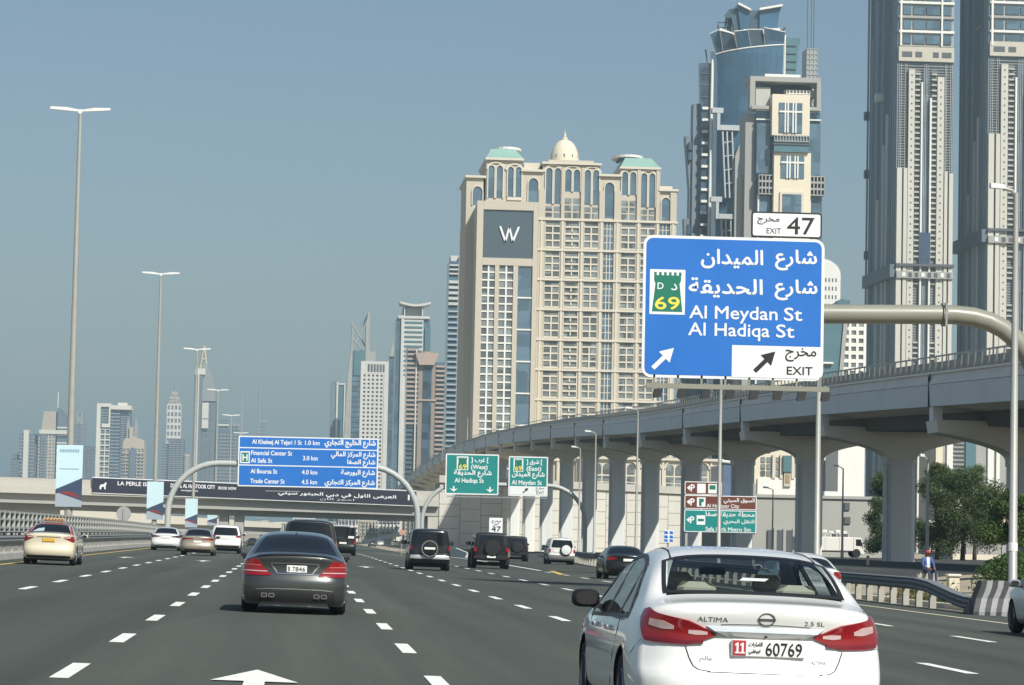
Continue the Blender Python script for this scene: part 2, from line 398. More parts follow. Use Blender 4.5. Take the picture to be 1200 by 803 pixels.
def guardrail_right():
    pts = [(18.15, 76), (18.3, 84), (18.5, 100), (18.9, 140), (19.6, 190), (22.0, 240), (24.5, 290)]
    fx = pchip([(b, a) for a, b in pts]); y0, y1 = 77.5, 290
    zt = lambda y: G(18.5, y) - .55*sstep(88, 78, y) if y < 88 else G(fx(y), y)
    t = thing('guardrail', 'grey steel guardrail with square posts bending down beside the striped barrier', 'guardrail', (fx(84), 84, G(fx(84), 84)))
    ys = [77.5, 79, 80.5, 82, 84, 86, 88, 92, 100, 120, 140, 160, 190, 215, 240, 265, 290]
    mb = MB(); wp = [(.02, .50), (-.06, .52), (-.12, .58), (-.06, .65), (-.12, .72), (-.06, .79), (.02, .82), (.22, .82), (.22, .79), (.05, .78), (.05, .50)]
    def zz(y): return G(fx(y), y) - .42*sstep(86, 78, y)
    mb.loft([[(fx(y)+a, y, zz(y)+b) for a, b in wp] for y in ys]); mb.build('beam', M('beam_shade_grey', (.17, .175, .175), .6, metal=.3, var=.15, vs=1.5), t)  # shade on the beam's road side is put into this darker steel
    MB().loft([[(fx(y)+a, y, zz(y)+b) for a, b in ((-.08, .822), (.2, .822), (.2, .85), (-.08, .85))] for y in ys]).build('top_rail', STEEL, t)
    pm = MB().box(-.09, .09, -.11, .11, -.6, .60); first = None; y = 84
    while y < 250:
        if first is None: o = first = pm.build('post', M('post_concrete', (.40, .39, .34), .8, var=.15, vs=3), t, world=False)
        else: o = inst(first, 'post', t)
        o.location = Vector((fx(y)+.1, y, G(fx(y), y)))-t.location; y += 2.0 if y < 120 else 2.6
guardrail_right()
def screen_fence():
    x = -13.2; t = thing('screen_fence', 'pale grey lattice screen fence behind the left guardrail', 'fence', (x, 100, G(x, 100)))
    pitch = 2.4; n = 92
    fm = MB()
    fm.box(-.07, .07, -.16, .16, 0, 1.92)
    for z in (.30, .70, 1.10, 1.48, 1.82): fm.box(-.05, .05, .16, pitch-.16, z, z+.09)
    bm = MB().box(-.14, -.10, 0, pitch, .1, 1.88)
    FG = M('fence_grey', (.40, .41, .385), .6, var=.08, vs=1); FB = M('fence_mesh', (.24, .265, .265), .6, var=.1, vs=1)
    f0 = b0 = None
    for k in range(n):
        y = 100+k*pitch; loc = (0, y-100, G(x, y)-G(x, 100))
        if f0 is None: f0 = fm.build('frame', FG, t, world=False); b0 = bm.build('mesh_panel', FB, t, world=False); f, b = f0, b0
        else: f = inst(f0, 'frame', t); b = inst(b0, 'mesh_panel', t)
        f.location = loc; b.location = loc
screen_fence()
def jersey():
    t = thing('traffic_barrier', 'black and grey striped concrete barrier at the end of the right guardrail', 'barrier', (18.6, 76.6, G(18.6, 76.6)), rotz=R(14))
    prof = [(0, -.02), (0, .10), (.03, .2), (.07, .30), (.12, .38), (.16, .45), (.17, .6), (.18, .75), (.19, .92), (.42, .92), (.46, .45), (.6, .10), (.6, -.02)]
    ma = [M('barrier_black', (.035, .037, .04), .6, var=.3, vs=6), M('barrier_grey', (.25, .26, .27), .65, var=.2, vs=6)]
    x = -.75
    sh = lambda z: .34*sstep(.0, .92, z)-.05
    for k in range(13):
        w_ = .165
        # stripes lean along the length: shear the profile with height
        r0 = [(x+sh(z), y, z) for y, z in prof]; r1 = [(x+w_+sh(z), y, z) for y, z in prof]
        MB().loft([r0, r1], k == 0, k == 12).build('stripe', ma[k % 2], t, world=False); x += w_
jersey()
# ================================================================== elevated railway on the right
VX = 38.5; VHW = 5.3
vz = pchip([(60, 7.6), (100, 8.95), (148, 10.35), (216, 12.1), (279, 13.4), (402, 16.6), (546, 19.3), (660, 20.2), (760, 19.8), (916, 17.6), (1100, 14)])
VC = M('viaduct_concrete', (.68, .70, .68), .75, var=.10, streak=.12, vs=.35, bump=.08, bs=20)
VC2 = M('viaduct_fascia_blue', (.66, .72, .74), .7, var=.08, streak=.08, vs=.3)
VCB = M('viaduct_soffit', (.74, .72, .63), .8, var=.10, vs=.3)
VCW = M('bearing_block_pale', (.78, .80, .80), .7)
SEAMD = M('joint_dark', (.06, .06, .06), .9)
def viaduct():
    t = thing('railway_viaduct', 'long grey concrete elevated railway on mushroom piers sweeping away to the left', 'viaduct', (VX, 120, G(VX, 120)))
    ys = list(range(84, 340, 16))+list(range(340, 1101, 30))
    L, Rr = VX-VHW, VX+VHW
    def ring(y, pts): z = vz(y); return [(VX+a, y, z+b) for a, b in pts]
    h = VHW
    # deck trough: coping, sloping upper fascia, vertical lower fascia, soffit, box girder
    MB().loft([ring(y, [(-h, -.62), (-h+.06, -1.75), (-h+.5, -1.75), (-h+.45, -.62)]) for y in ys]).build('lower_fascia', VC2, t)
    MB().loft([ring(y, [(-h+.22, -.06), (-h-.03, -.60), (-h+.45, -.60), (-h+.6, -.06)]) for y in ys]).build('upper_fascia', M('viaduct_upper', (.74, .72, .67), .75, var=.10, streak=.14, vs=.35), t)
    MB().loft([ring(y, [(-h+.10, -.05), (-h+.65, -.05), (-h+.65, .07), (-h+.10, .07)]) for y in ys]).build('coping', M('coping_white', (.80, .79, .74), .7, var=.06, vs=.5), t)
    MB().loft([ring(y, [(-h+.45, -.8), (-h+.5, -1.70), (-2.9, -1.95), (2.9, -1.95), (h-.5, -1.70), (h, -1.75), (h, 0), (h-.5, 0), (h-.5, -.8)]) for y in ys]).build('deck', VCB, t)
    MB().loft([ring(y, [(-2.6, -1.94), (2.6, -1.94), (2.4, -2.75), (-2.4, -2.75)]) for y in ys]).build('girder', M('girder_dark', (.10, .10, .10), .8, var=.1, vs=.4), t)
    # railing with leaning posts
    mb = MB().loft([ring(y, [(-h+.22, .84), (-h+.30, .84), (-h+.30, .92), (-h+.22, .92)]) for y in ys]); mb.build('handrail', POLEM, t)
    pm = MB().loft([[(-.04, -.05, 0), (.04, -.05, 0), (.04, .05, 0), (-.04, .05, 0)], [(-.12, -.55, .86), (-.06, -.55, .86), (-.06, -.45, .86), (-.12, -.45, .86)]])
    first = None; y = 90
    while y < 330:
        if first is None: o = first = pm.build('railing_post', POLEM, t, world=False)
        else: o = inst(first, 'railing_post', t)
        o.location = Vector((L+.36, y, vz(y)+.06))-t.location; y += 1.5
    mb = MB().loft([ring(y, [(-h+.50, .07), (-h+.54, .07), (-h+.54, .62), (-h+.50, .62)]) for y in ys]); mb.build('walkway_panel', M('walkway_panel', (.28, .29, .29), .6), t)
    mb = MB().loft([ring(y, [(h-.55, .0), (h-.50, .0), (h-.50, .55), (h-.55, .55)]) for y in ys]); mb.build('walkway_panel', VC, t)
    # piers
    k = 0; y = 153.0
    while y < 900:
        zt = vz(y)-2.75; zg = G(VX, y)-.3
        mb = MB(); hw = .92; capz = zt-1.75
        mb.loft([[(VX+a*hw, y+b*hw, z) for a, b in ((-1, -.7), (-.7, -1), (.7, -1), (1, -.7), (1, .7), (.7, 1), (-.7, 1), (-1, .7))] for z in (zg, capz-.02)])
        c = mb.build('column', VC, t)
        MB().loft([[(VX+a*1.0, y+b*1.0, z) for a, b in ((-1, -.7), (-.7, -1), (.7, -1), (1, -.7), (1, .7), (.7, 1), (-.7, 1), (-1, .7))] for z in (capz-.32, capz)]).build('collar', VC, t)
        n = 9; rings = []
        for i in range(n+1):
            q = i/n; wx = .95+(5.05-.95)*(1-math.cos(q*math.pi/2)**1.0)**1.0 if False else .95+4.1*(q**2.1)
            wy = .95+.35*q; z = capz+.01+(1.35)*q
            rings.append([(VX-wx, y-wy, z), (VX+wx, y-wy, z), (VX+wx, y+wy, z), (VX-wx, y+wy, z)])
        z = capz+2.0; rings.append([(VX-5.15, y-1.3, z), (VX+5.15, y-1.3, z), (VX+5.15, y+1.3, z), (VX-5.15, y+1.3, z)])
        MB().loft(rings).build('pier_head', VCB, t)
        for sx in (-1, 1):
            MB().loft([[(VX+sx*4.9+a, y+b, capz+2.01) for a, b in ((-.25, -.5), (.25, -.5), (.25, .5), (-.25, .5))], [(VX+sx*4.9+a, y+b, zt+1.0-.02) for a, b in ((-.25, -.45), (.25, -.45), (.25, .45), (-.25, .45))]]).build('bearing_block', VCW, t)
        MB().box(L-.035, L+.1, y-.05, y+.05, vz(y)-1.76, vz(y)-.05).build('expansion_joint', SEAMD, t)
        MB().tube([(VX-1.0, y-.75, zg+.3), (VX-1.0, y-.75, capz-.4)], .07, 6).build('drain_pipe', VC, t)
        y += 33; k += 1
viaduct()

# ================================================================== road flyover across the motorway
FY = 520.0
def flyover():
    a = P(0, 605, FY); t = thing('road_flyover', 'pale concrete road bridge crossing the motorway with a long navy banner', 'bridge', (0, FY, G(0, FY)))
    def Z(px, py): return P(px, py, FY).z
    x0, x1 = -75.0, P(514, 600, FY).x
    def ztop(x): px = 344+x/FY*FPX; return Z(px, 559+.033*px)
    def band(name, d0, d1, ya, yb, mat):
        mb = MB(); xs = [x0+(x1-x0)*k/14 for k in range(15)]
        mb.loft([[(x, ya, ztop(x)-d0), (x, yb, ztop(x)-d0), (x, yb, ztop(x)-d1), (x, ya, ztop(x)-d1)] for x in xs]); return mb.build(name, mat, t)
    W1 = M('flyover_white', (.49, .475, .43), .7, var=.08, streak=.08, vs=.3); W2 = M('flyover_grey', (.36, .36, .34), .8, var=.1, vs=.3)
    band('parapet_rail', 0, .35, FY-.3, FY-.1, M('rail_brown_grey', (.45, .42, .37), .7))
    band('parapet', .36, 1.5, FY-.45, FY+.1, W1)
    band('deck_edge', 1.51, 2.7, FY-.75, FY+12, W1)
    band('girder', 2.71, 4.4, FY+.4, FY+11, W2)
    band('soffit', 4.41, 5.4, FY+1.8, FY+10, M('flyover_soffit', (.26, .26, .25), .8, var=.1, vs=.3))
    band('parapet', .5, 1.5, FY+11.2, FY+11.6, W1)
    zs = lambda x: ztop(x)-5.42
    for px in (12, 45, 262, 280):
        for dy in (3.2, 8.4):
            x = P(px, 600, FY).x
            MB().cbox(x-.85, x+.85, FY+dy-.7, FY+dy+.7, G(x, FY)-.3, zs(x)+.3, .12).build('pier', W2, t)
    MB().box(P(8, 600, FY).x-3, P(48, 600, FY).x+3, FY+2.4, FY+4.2, zs(-48)-.9, zs(-48)+.02).build('crosshead', W2, t)
    # banner hung on the parapet
    b = thing('banner', 'long navy banner with white lettering hung on the flyover', 'banner', (P(300, 580, FY).x, FY-1.0, 8))
    mb = MB(); N = M('banner_navy', (.012, .014, .032), .6, var=.2, vs=.2); Wt = M('banner_white', (.75, .76, .78), .6)
    def q(px, py): return P(px, py, FY-.95)
    c = [q(108, 577), q(488, 592.5), q(488, 576), q(108, 560)]
    up = Vector((0, 0, .16))
    mb.add([c[0]-up, c[1]-up, c[2]+up, c[3]+up]+[p+Vector((0, .1, 0)) for p in (c[0]-up, c[1]-up, c[2]+up, c[3]+up)], [(0, 1, 2, 3), (7, 6, 5, 4), (0, 4, 5, 1), (1, 5, 6, 2), (2, 6, 7, 3), (3, 7, 4, 0)])
    mb.build('border', Wt, b)
    mb = MB(); c = [p+Vector((0, -.06, 0)) for p in c]
    mb.add(c, [(0, 1, 2, 3)]); mb.build('cloth', N, b)
    mb = MB()
    def tx(s, pa, pb, py, hpx, ar=False, bold=.03):
        m2 = MB(); p0, p1 = q(pa, py), q(pb, py+(pb-pa)*.0405)
        put_text(m2, s, p0.x, p1.x, 0, hpx*FY/FPX, FY-1.03, bold, ar=ar)
        sl_ = (p1.z-p0.z)/(p1.x-p0.x)
        mb.add([(v[0], v[1], v[2]+p0.z+(v[0]-p0.x)*sl_) for v in m2.v], m2.f)
    tx('LA PERLE IS', 138, 172, 568.5, 4.3); tx('DUBAI, AL HABTOOR CITY', 200, 252, 571, 4.3); tx('BOOK NOW', 256, 277, 573.5, 3.2)
    tx('www.laperle.com', 212, 232, 575.5, 2.0, bold=.02)
    tx('العرض الاول في دبي الحبتور سيتي', 326, 464, 580.8, 5.6, True); tx('احجز الان', 375, 415, 586.2, 3, True, .0)
    # prancing horse mark and square mark
    p = q(121, 569.5); k = FY/FPX
    for pts in ([(-4, -4), (-2.5, -4), (-1.5, -1), (1, -1), (1.6, -4), (3, -4), (2.6, 0), (4, 3), (2.5, 4.4), (1, 2), (-3, 1.4), (-4.2, -1)],):
        mb.add([(p.x+a*k, FY-1.03, p.z+b*k) for a, b in pts], [list(range(len(pts)))])
    p = q(481, 583)
    mb.add([(p.x+a*k, FY-1.03, p.z+b*k) for a, b in ((-3, -3.4), (-1, -3.4), (-1, 1), (1, 1), (1, -3.4), (3, -3.4), (3, 3), (-3, 3))], [(0, 1, 2, 7), (2, 3, 6, 7), (3, 4, 5, 6)])
    mb.build('lettering', Wt, b)
    # abutment and panelled retaining wall
    r = thing('retaining_wall', 'panelled pale concrete retaining wall of the flyover ramp behind the railway piers', 'wall', (x1, FY, G(x1, FY)))
    xe = P(812, 600, FY).x; zg = lambda x: G(x, FY)-.4
    zt2 = lambda x: lin([(x1, Z(520, 563)), (xe, Z(800, 577))])(x)
    mb = MB(); xs = [x1+.02, (x1+xe)/2, xe]
    mb.loft([[(x, FY+.5, zg(x)), (x, FY+14, zg(x)), (x, FY+14, zt2(x)-.4), (x, FY+.5, zt2(x)-.4)] for x in xs]); mb.build('core', M('wall_joint', (.22, .21, .19), .9), r)
    mb = MB(); mb.loft([[(x, FY-.1, zt2(x)-.38), (x, FY+.7, zt2(x)-.38), (x, FY+.7, zt2(x)+.9), (x, FY-.1, zt2(x)+.9)] for x in xs]); mb.build('parapet', W1, r)
    PM = M('wall_panel', (.60, .585, .53), .8, var=.10, streak=.10, vs=.25)
    W_, H_ = 3.7, 2.15; x = x1+.1; i = 0
    while x < xe-.5:
        xb = min(x+W_, xe); z = zg(x); j = 0
        while z < zt2(xb)-.45:
            z1 = min(z+H_ - (H_/2 if (j == 0 and i % 2) else 0), zt2(xb)-.42)
            MB().box(x+.035, xb-.035, FY+.28+random.random()*.03, FY+.52, z+.035, z1-.035).build('panel', PM, r); z = z1; j += 1
        x = xb; i += 1
    MB().box(x1-1.9, x1-.05, FY-.6, FY+11, zg(x1), zs(x1)+.9).build('abutment', W1, r)
flyover()
def back_ramp():
    t = thing('ramp_bridge', 'pale ramp bridge seen through the flyover at the far left', 'bridge', (P(60, 610, 660).x, 660, G(-40, 660)))
    a, b, c, d = P(-20, 590, 660), P(330, 613, 660), P(330, 619, 660), P(-20, 606, 660)
    MB().loft([[tuple(d), tuple(a), (a.x, 668, a.z), (d.x, 668, d.z)], [tuple(c), tuple(b), (b.x, 668, b.z), (c.x, 668, c.z)]]).build('parapet', M('ramp_cream', (.56, .53, .45), .8, var=.06, vs=.2), t)
    for px in (30, 110, 190, 250, 310):
        q = P(px, 610, 662); MB().box(q.x-.9, q.x+.9, 661.5, 666, -1.8, q.z).build('pier', CONC, t)
    MB().loft([[(d.x, 661, d.z-1.6), (d.x, 667, d.z-1.6), (d.x, 667, d.z-.02), (d.x, 661, d.z-.02)], [(c.x, 661, c.z-1.6), (c.x, 667, c.z-1.6), (c.x, 667, c.z-.02), (c.x, 661, c.z-.02)]]).build('girder', CONC, t)
back_ramp()
# ================================================================== signs and gantries
class Pl:
    """upright plane facing the traffic at distance Y; converts photo pixels to metres on it"""
    def __init__(s, Y, u, v): s.Y = Y; s.u = u; s.v = v; s.k = Y/FPX
    def X(s, u): return P(u, s.v, s.Y).x
    def Z(s, v): return P(s.u, v, s.Y).z
SBLUE = M('sign_blue', (.010, .145, .52), .45, var=.06, vs=.6); SWHITE = M('sign_white', (.74, .76, .77), .5, var=.04, vs=1)
SGREEN = M('sign_green', (.0, .215, .20), .5, var=.06, vs=.6); SBROWN = M('sign_brown', (.13, .035, .022), .5, var=.06, vs=.6)
SBLACK = M('sign_black', (.012, .012, .014), .5); SYEL = M('sign_yellow', (.78, .66, .08), .5); SDG = M('sign_badge_green', (.0, .16, .10), .5)
SBACK = M('sign_back_alloy', (.38, .39, .39), .5, metal=.4); GANT = M('gantry_paint_beige_grey', (.25, .25, .205), .4, var=.07, vs=.8, coat=.15)
def rrect(x0, x1, z0, z1, r, n=5):
    pts = []
    for cx, cz, a in ((x1-r, z0+r, -90), (x1-r, z1-r, 0), (x0+r, z1-r, 90), (x0+r, z0+r, 180)):
        pts += [(cx+r*math.cos(R(a+90*k/n)), cz+r*math.sin(R(a+90*k/n))) for k in range(n+1)]
    return pts
def panel(root, p, u0, v0, u1, v1, mat, border=SWHITE, r=.2, bw=.08, dy=0, name='panel'):
    x0, x1, z0, z1 = p.X(u0), p.X(u1), p.Z(v1), p.Z(v0); Y = p.Y-dy
    MB().prismY(rrect(x0, x1, z0, z1, r), Y, Y+.06).build(name+'_border' if name != 'panel' else 'border', border, root)
    return MB().prismY(rrect(x0+bw, x1-bw, z0+bw, z1-bw, max(.01, r-bw)), Y-.008, Y+.04).build(name, mat, root)
def flat(mb, p, pts, dy, mi=0):
    mb.add([(p.X(u), p.Y-dy, p.Z(v)) for u, v in pts], [list(range(len(pts)))[::-1]], mi)
def txt(mb, p, s, u0, u1, v, h, dy=.016, ar=False, bold=.015, mi=0):
    """v = baseline (latin) or bottom of the box (arabic), h = height in pixels"""
    put_text(mb, s, p.X(u0), p.X(u1), p.Z(v), h*p.k, p.Y-dy, bold, mi, ar)
def arrow_ne(mb, p, u, v, s, dy, mi=0):
    c = [(-1, -.72), (-.72, -1), (.28, 0), (.62, -.34), (.98, .98), (-.34, .62), (0, .28)]
    flat(mb, p, [(u+a*s, v-b*s) for a, b in c][::-1], dy, mi)
def badge(root, p, u0, v0, u1, v1, dy=.012):
    """green castellated route shield on a white plate"""
    mb = MB(); flat(mb, p, [(u0, v0), (u1, v0), (u1, v1), (u0, v1)], dy); mb.build('route_plate', SWHITE, root)
    w_, h_ = u1-u0, v1-v0; f = lambda a, b: (u0+a*w_, v0+b*h_)
    mb = MB(); pts = []
    for k in range(6): pts += [f(.14+.125*k, .06), f(.14+.125*k+.06, .06), f(.14+.125*k+.06, .13), f(.14+.125*(k+1), .13)] if k < 5 else [f(.14+.125*k, .06), f(.88, .06)]
    top = pts; pts = top+[f(.88, .24), f(.84, .32), f(.93, .94), f(.07, .94), f(.16, .32), f(.12, .24)]
    # convex strips so the outline stays clean
    flat(mb, p, [f(.12, .13), f(.88, .13), f(.88, .24), f(.84, .32), f(.16, .32), f(.12, .24)], dy+.006)
    flat(mb, p, [f(.16, .32), f(.84, .32), f(.93, .94), f(.07, .94)], dy+.006)
    for k in range(6): flat(mb, p, [f(.12+.14*k, .06), f(.12+.14*k+.07, .06), f(.12+.14*k+.07, .13), f(.12+.14*k, .13)], dy+.006)
    mb.build('route_shield', SDG, root)

def big_sign():
    Y = 97.0; p = Pl(Y, 859, 361)
    gx = p.X(1222)
    g = thing('sign_gantry', 'thick beige steel gantry arm curving in from the right to carry the big exit sign', 'gantry', (gx, Y+.55, G(gx, Y)))
    yb = Y+.55
    def q(u, v): return (p.X(u)-0, yb, p.Z(v-.02*(u-859)))
    path = [q(762, 366)]+[q(u, 366) for u in (960, 1060, 1122)]+[q(1145, 368.5), q(1163, 373.5), q(1180, 382), q(1195, 394), q(1208, 410), q(1216, 428), q(1221, 450), q(1223, 480)]
    path += [(path[-1][0], yb, z) for z in (4, 2, G(gx, Y)-.3)]
    MB().tube(path, .325, 18).build('arm', GANT, g, smooth=True, sharp=50)
    c = Vector(q(1108, 366)); c2 = Vector(q(1113, 366))
    mb = MB().tube([c, c2], .40, 16); mb.build('flange', GANT, g)
    MB().tube([c+Vector((.07, -.36, .36)), c+Vector((.07, -.36, -.42))], .05, 6).build('flange_clamp', STEEL, g)
    for u in (800, 860, 920): MB().box(p.X(u)-.08, p.X(u)+.08, Y+.07, yb, p.Z(436), p.Z(285)).build('bracket', STEEL, g)
    # lighting walkway under the sign
    zc = p.Z(455)
    MB().box(p.X(755), p.X(967), Y-.95, Y-.80, zc-.10, zc+.06).build('walkway_beam', GANT, g)
    MB().box(p.X(755), p.X(967), Y-.15, Y-.02, zc-.06, zc+.02).build('walkway_beam', GANT, g)
    lm = MB().loft([[(-.14, -.12, -.34), (.12, -.12, -.30), (.12, .14, -.24), (-.14, .14, -.28)], [(-.10, -.10, -.02), (.18, -.10, -.02), (.18, .14, -.02), (-.10, .14, -.02)]])
    l0 = None
    for k in range(8):
        u = 768+27.8*k
        if l0 is None: o = l0 = lm.build('floodlight', DARK, g, world=False)
        else: o = inst(l0, 'floodlight', g)
        o.location = Vector((p.X(u), Y-.87, zc-.10))-g.location
        MB().box(p.X(u)-.03, p.X(u)+.03, Y-.80, Y+.02, zc+.061, zc+.10).build('stay', GANT, g)
        MB().box(p.X(u)-.035, p.X(u)+.035, Y+.0, Y+.08, zc+.02, p.Z(440)).build('hanger', GANT, g)
    s = thing('road_sign', 'large blue exit sign with a green route shield and white exit corner', 'sign', (p.X(859), Y, p.Z(444)))
    panel(s, p, 753, 278, 965.5, 444.5, SBLUE, r=.32, bw=.095)
    mb = MB()
    flat(mb, p, [(858.5, 404.5), (963, 404.5), (963, 438), (959, 442), (858.5, 442)], .014); mb.build('exit_corner', SWHITE, s)
    badge(s, p, 761, 318, 802.5, 370.5)
    for w_, a_, b_, v_, h_, ar_ in (('شارع', 908, 956, 315, 24, True), ('الميدان', 821, 893, 315, 22.5, True), ('شارع', 908, 957, 350, 24, True), ('الحديقة', 807, 893, 349, 22.5, True),
            ('Al', 808, 828, 374, 15, False), ('Meydan', 838, 911, 374, 15, False), ('St', 919, 940, 374, 15, False), ('Al', 807, 827, 394, 15, False), ('Hadiqa', 838, 902, 394, 15, False), ('St', 910, 931, 394, 15, False)):
        mb = MB(); txt(mb, p, w_, a_, b_, v_, h_, ar=ar_, bold=.022 if ar_ else .016); mb.build('word', SWHITE, s)
    mb = MB(); arrow_ne(mb, p, 777.5, 422.5, 13.2, .016); mb.build('arrow', SWHITE, s)
    mb = MB(); arrow_ne(mb, p, 896.5, 423.5, 13, .022); mb.build('arrow', SBLACK, s)
    mb = MB(); txt(mb, p, 'مخرج', 921, 957, 422, 16, .022, True, .012); mb.build('word', SBLACK, s); mb = MB(); txt(mb, p, 'EXIT', 923, 953, 437.5, 9.5, .022); mb.build('word', SBLACK, s)
    mb = MB(); txt(mb, p, '69', 767.5, 796, 364.5, 14.5, .024, bold=.02)
    mb.build('route_number', SYEL, s)
    mb = MB(); txt(mb, p, 'D', 770, 777, 341, 7.5, .024, bold=.02); txt(mb, p, 'د', 786, 793, 342, 7.5, .024, True, .02); mb.build('route_letter', SWHITE, s)
    e = thing('exit_plate', 'small white exit number plate reading 47 above the big blue sign', 'sign', (p.X(920), Y, p.Z(277.5)))
    panel(e, p, 879, 247, 962, 277.2, SWHITE, SBLACK, r=.12, bw=.055)
    mb = MB(); txt(mb, p, '47', 921, 953, 272.5, 20, bold=.008); mb.build('number', SBLACK, e); mb = MB(); txt(mb, p, 'مخرج', 886, 912, 262, 9, ar=True, bold=.01); mb.build('word', SBLACK, e); mb = MB(); txt(mb, p, 'EXIT', 897, 914, 272.5, 6.5, bold=.0); mb.build('word', SBLACK, e)
    for u in (890, 950): MB().box(p.X(u)-.04, p.X(u)+.04, Y+.07, Y+.13, p.Z(285), p.Z(250)).build('bracket', STEEL, e)
big_sign()

def blue_gantry():
    Y = 305.0; p = Pl(Y, 361, 542); k = p.k
    xl, xr = p.X(198), p.X(491)
    g = thing('sign_gantry', 'grey tubular gantry with rounded corners carrying the blue distance sign', 'gantry', (xl, Y+.6, G(xl, Y)))
    zt, rr, ri = p.Z(545), 5.2, .31
    path = [(xl, Y+.6, G(xl, Y)-.3), (xl, Y+.6, 3)]+[(xl+rr-rr*math.cos(R(a)), Y+.6, zt-rr+rr*math.sin(R(a))) for a in range(0, 91, 10)]
    path += [(xr-rr+rr*math.sin(R(a)), Y+.6, zt-rr+rr*math.cos(R(a))) for a in range(0, 91, 10)]+[(xr, Y+.6, 3), (xr, Y+.6, G(xr, Y)-.3)]
    MB().tube(path, ri, 14).build('portal_tube', M('gantry_grey', (.42, .44, .43), .45, var=.06, vs=.5), g, smooth=True, sharp=50)
    for u in (310, 361, 412): MB().box(p.X(u)-.1, p.X(u)+.1, Y+.07, Y+.55, p.Z(568), p.Z(515)).build('bracket', STEEL, g)
    MB().box(p.X(312), p.X(352), Y-.6, Y-.45, p.Z(577), p.Z(576)).build('walkway_beam', STEEL, g)
    s = thing('road_sign', 'wide blue distance sign with rows of white street names over the left lanes', 'sign', (p.X(361), Y, p.Z(572)))
    panel(s, p, 279, 512.5, 443, 571.5, SBLUE, r=.15, bw=.12)
    mb = MB()
    for v in (526.3, 546.6): flat(mb, p, [(280, v-.6), (442, v-.6), (442, v+.6), (280, v+.6)], .012)
    B = .03
    txt(mb, p, 'Al Khaleej Al Tejari 1 St', 295, 353, 521.5, 5, bold=B); txt(mb, p, '1.0 km', 357, 374, 521.5, 5, bold=B); txt(mb, p, 'شارع الخليج التجاري', 380, 439.5, 524, 9.5, ar=True, bold=B)
    txt(mb, p, 'Financial Center St', 294, 342, 534.5, 5, bold=B); txt(mb, p, 'Al Safa St', 294, 319, 543.5, 5, bold=B); txt(mb, p, '3.0 km', 355, 372, 539.5, 5, bold=B)
    txt(mb, p, 'شارع المركز المالي', 388, 439.5, 537, 8.5, ar=True, bold=B); txt(mb, p, 'شارع الصفا', 407, 439.5, 545.5, 8, ar=True, bold=B)
    txt(mb, p, 'Al Boursa St', 294, 325, 556, 5, bold=B); txt(mb, p, '4.0 km', 354, 372, 556, 5, bold=B); txt(mb, p, 'شارع البورصة', 400, 439.5, 558, 8.5, ar=True, bold=B)
    txt(mb, p, 'Trade Center St', 294, 334, 567.5, 5, bold=B); txt(mb, p, '4.5 km', 354, 372, 567.5, 5, bold=B); txt(mb, p, 'شارع المركز التجاري', 381, 439.5, 570, 8.5, ar=True, bold=B)
    mb.build('lettering', SWHITE, s)
    mb = MB(); flat(mb, p, [(281.5, 530.5), (292.5, 530.5), (292.5, 544.5), (281.5, 544.5)], .012); mb.build('hospital_plate', SWHITE, s)
    mb = MB(); flat(mb, p, [(282.8, 532), (291.2, 532), (291.2, 543), (282.8, 543)], .018); mb.build('hospital_field', SDG, s)
    mb = MB(); txt(mb, p, 'H', 284.2, 289.8, 541.5, 7.5, .024, bold=.03); mb.build('hospital_letter', SWHITE, s)
blue_gantry()

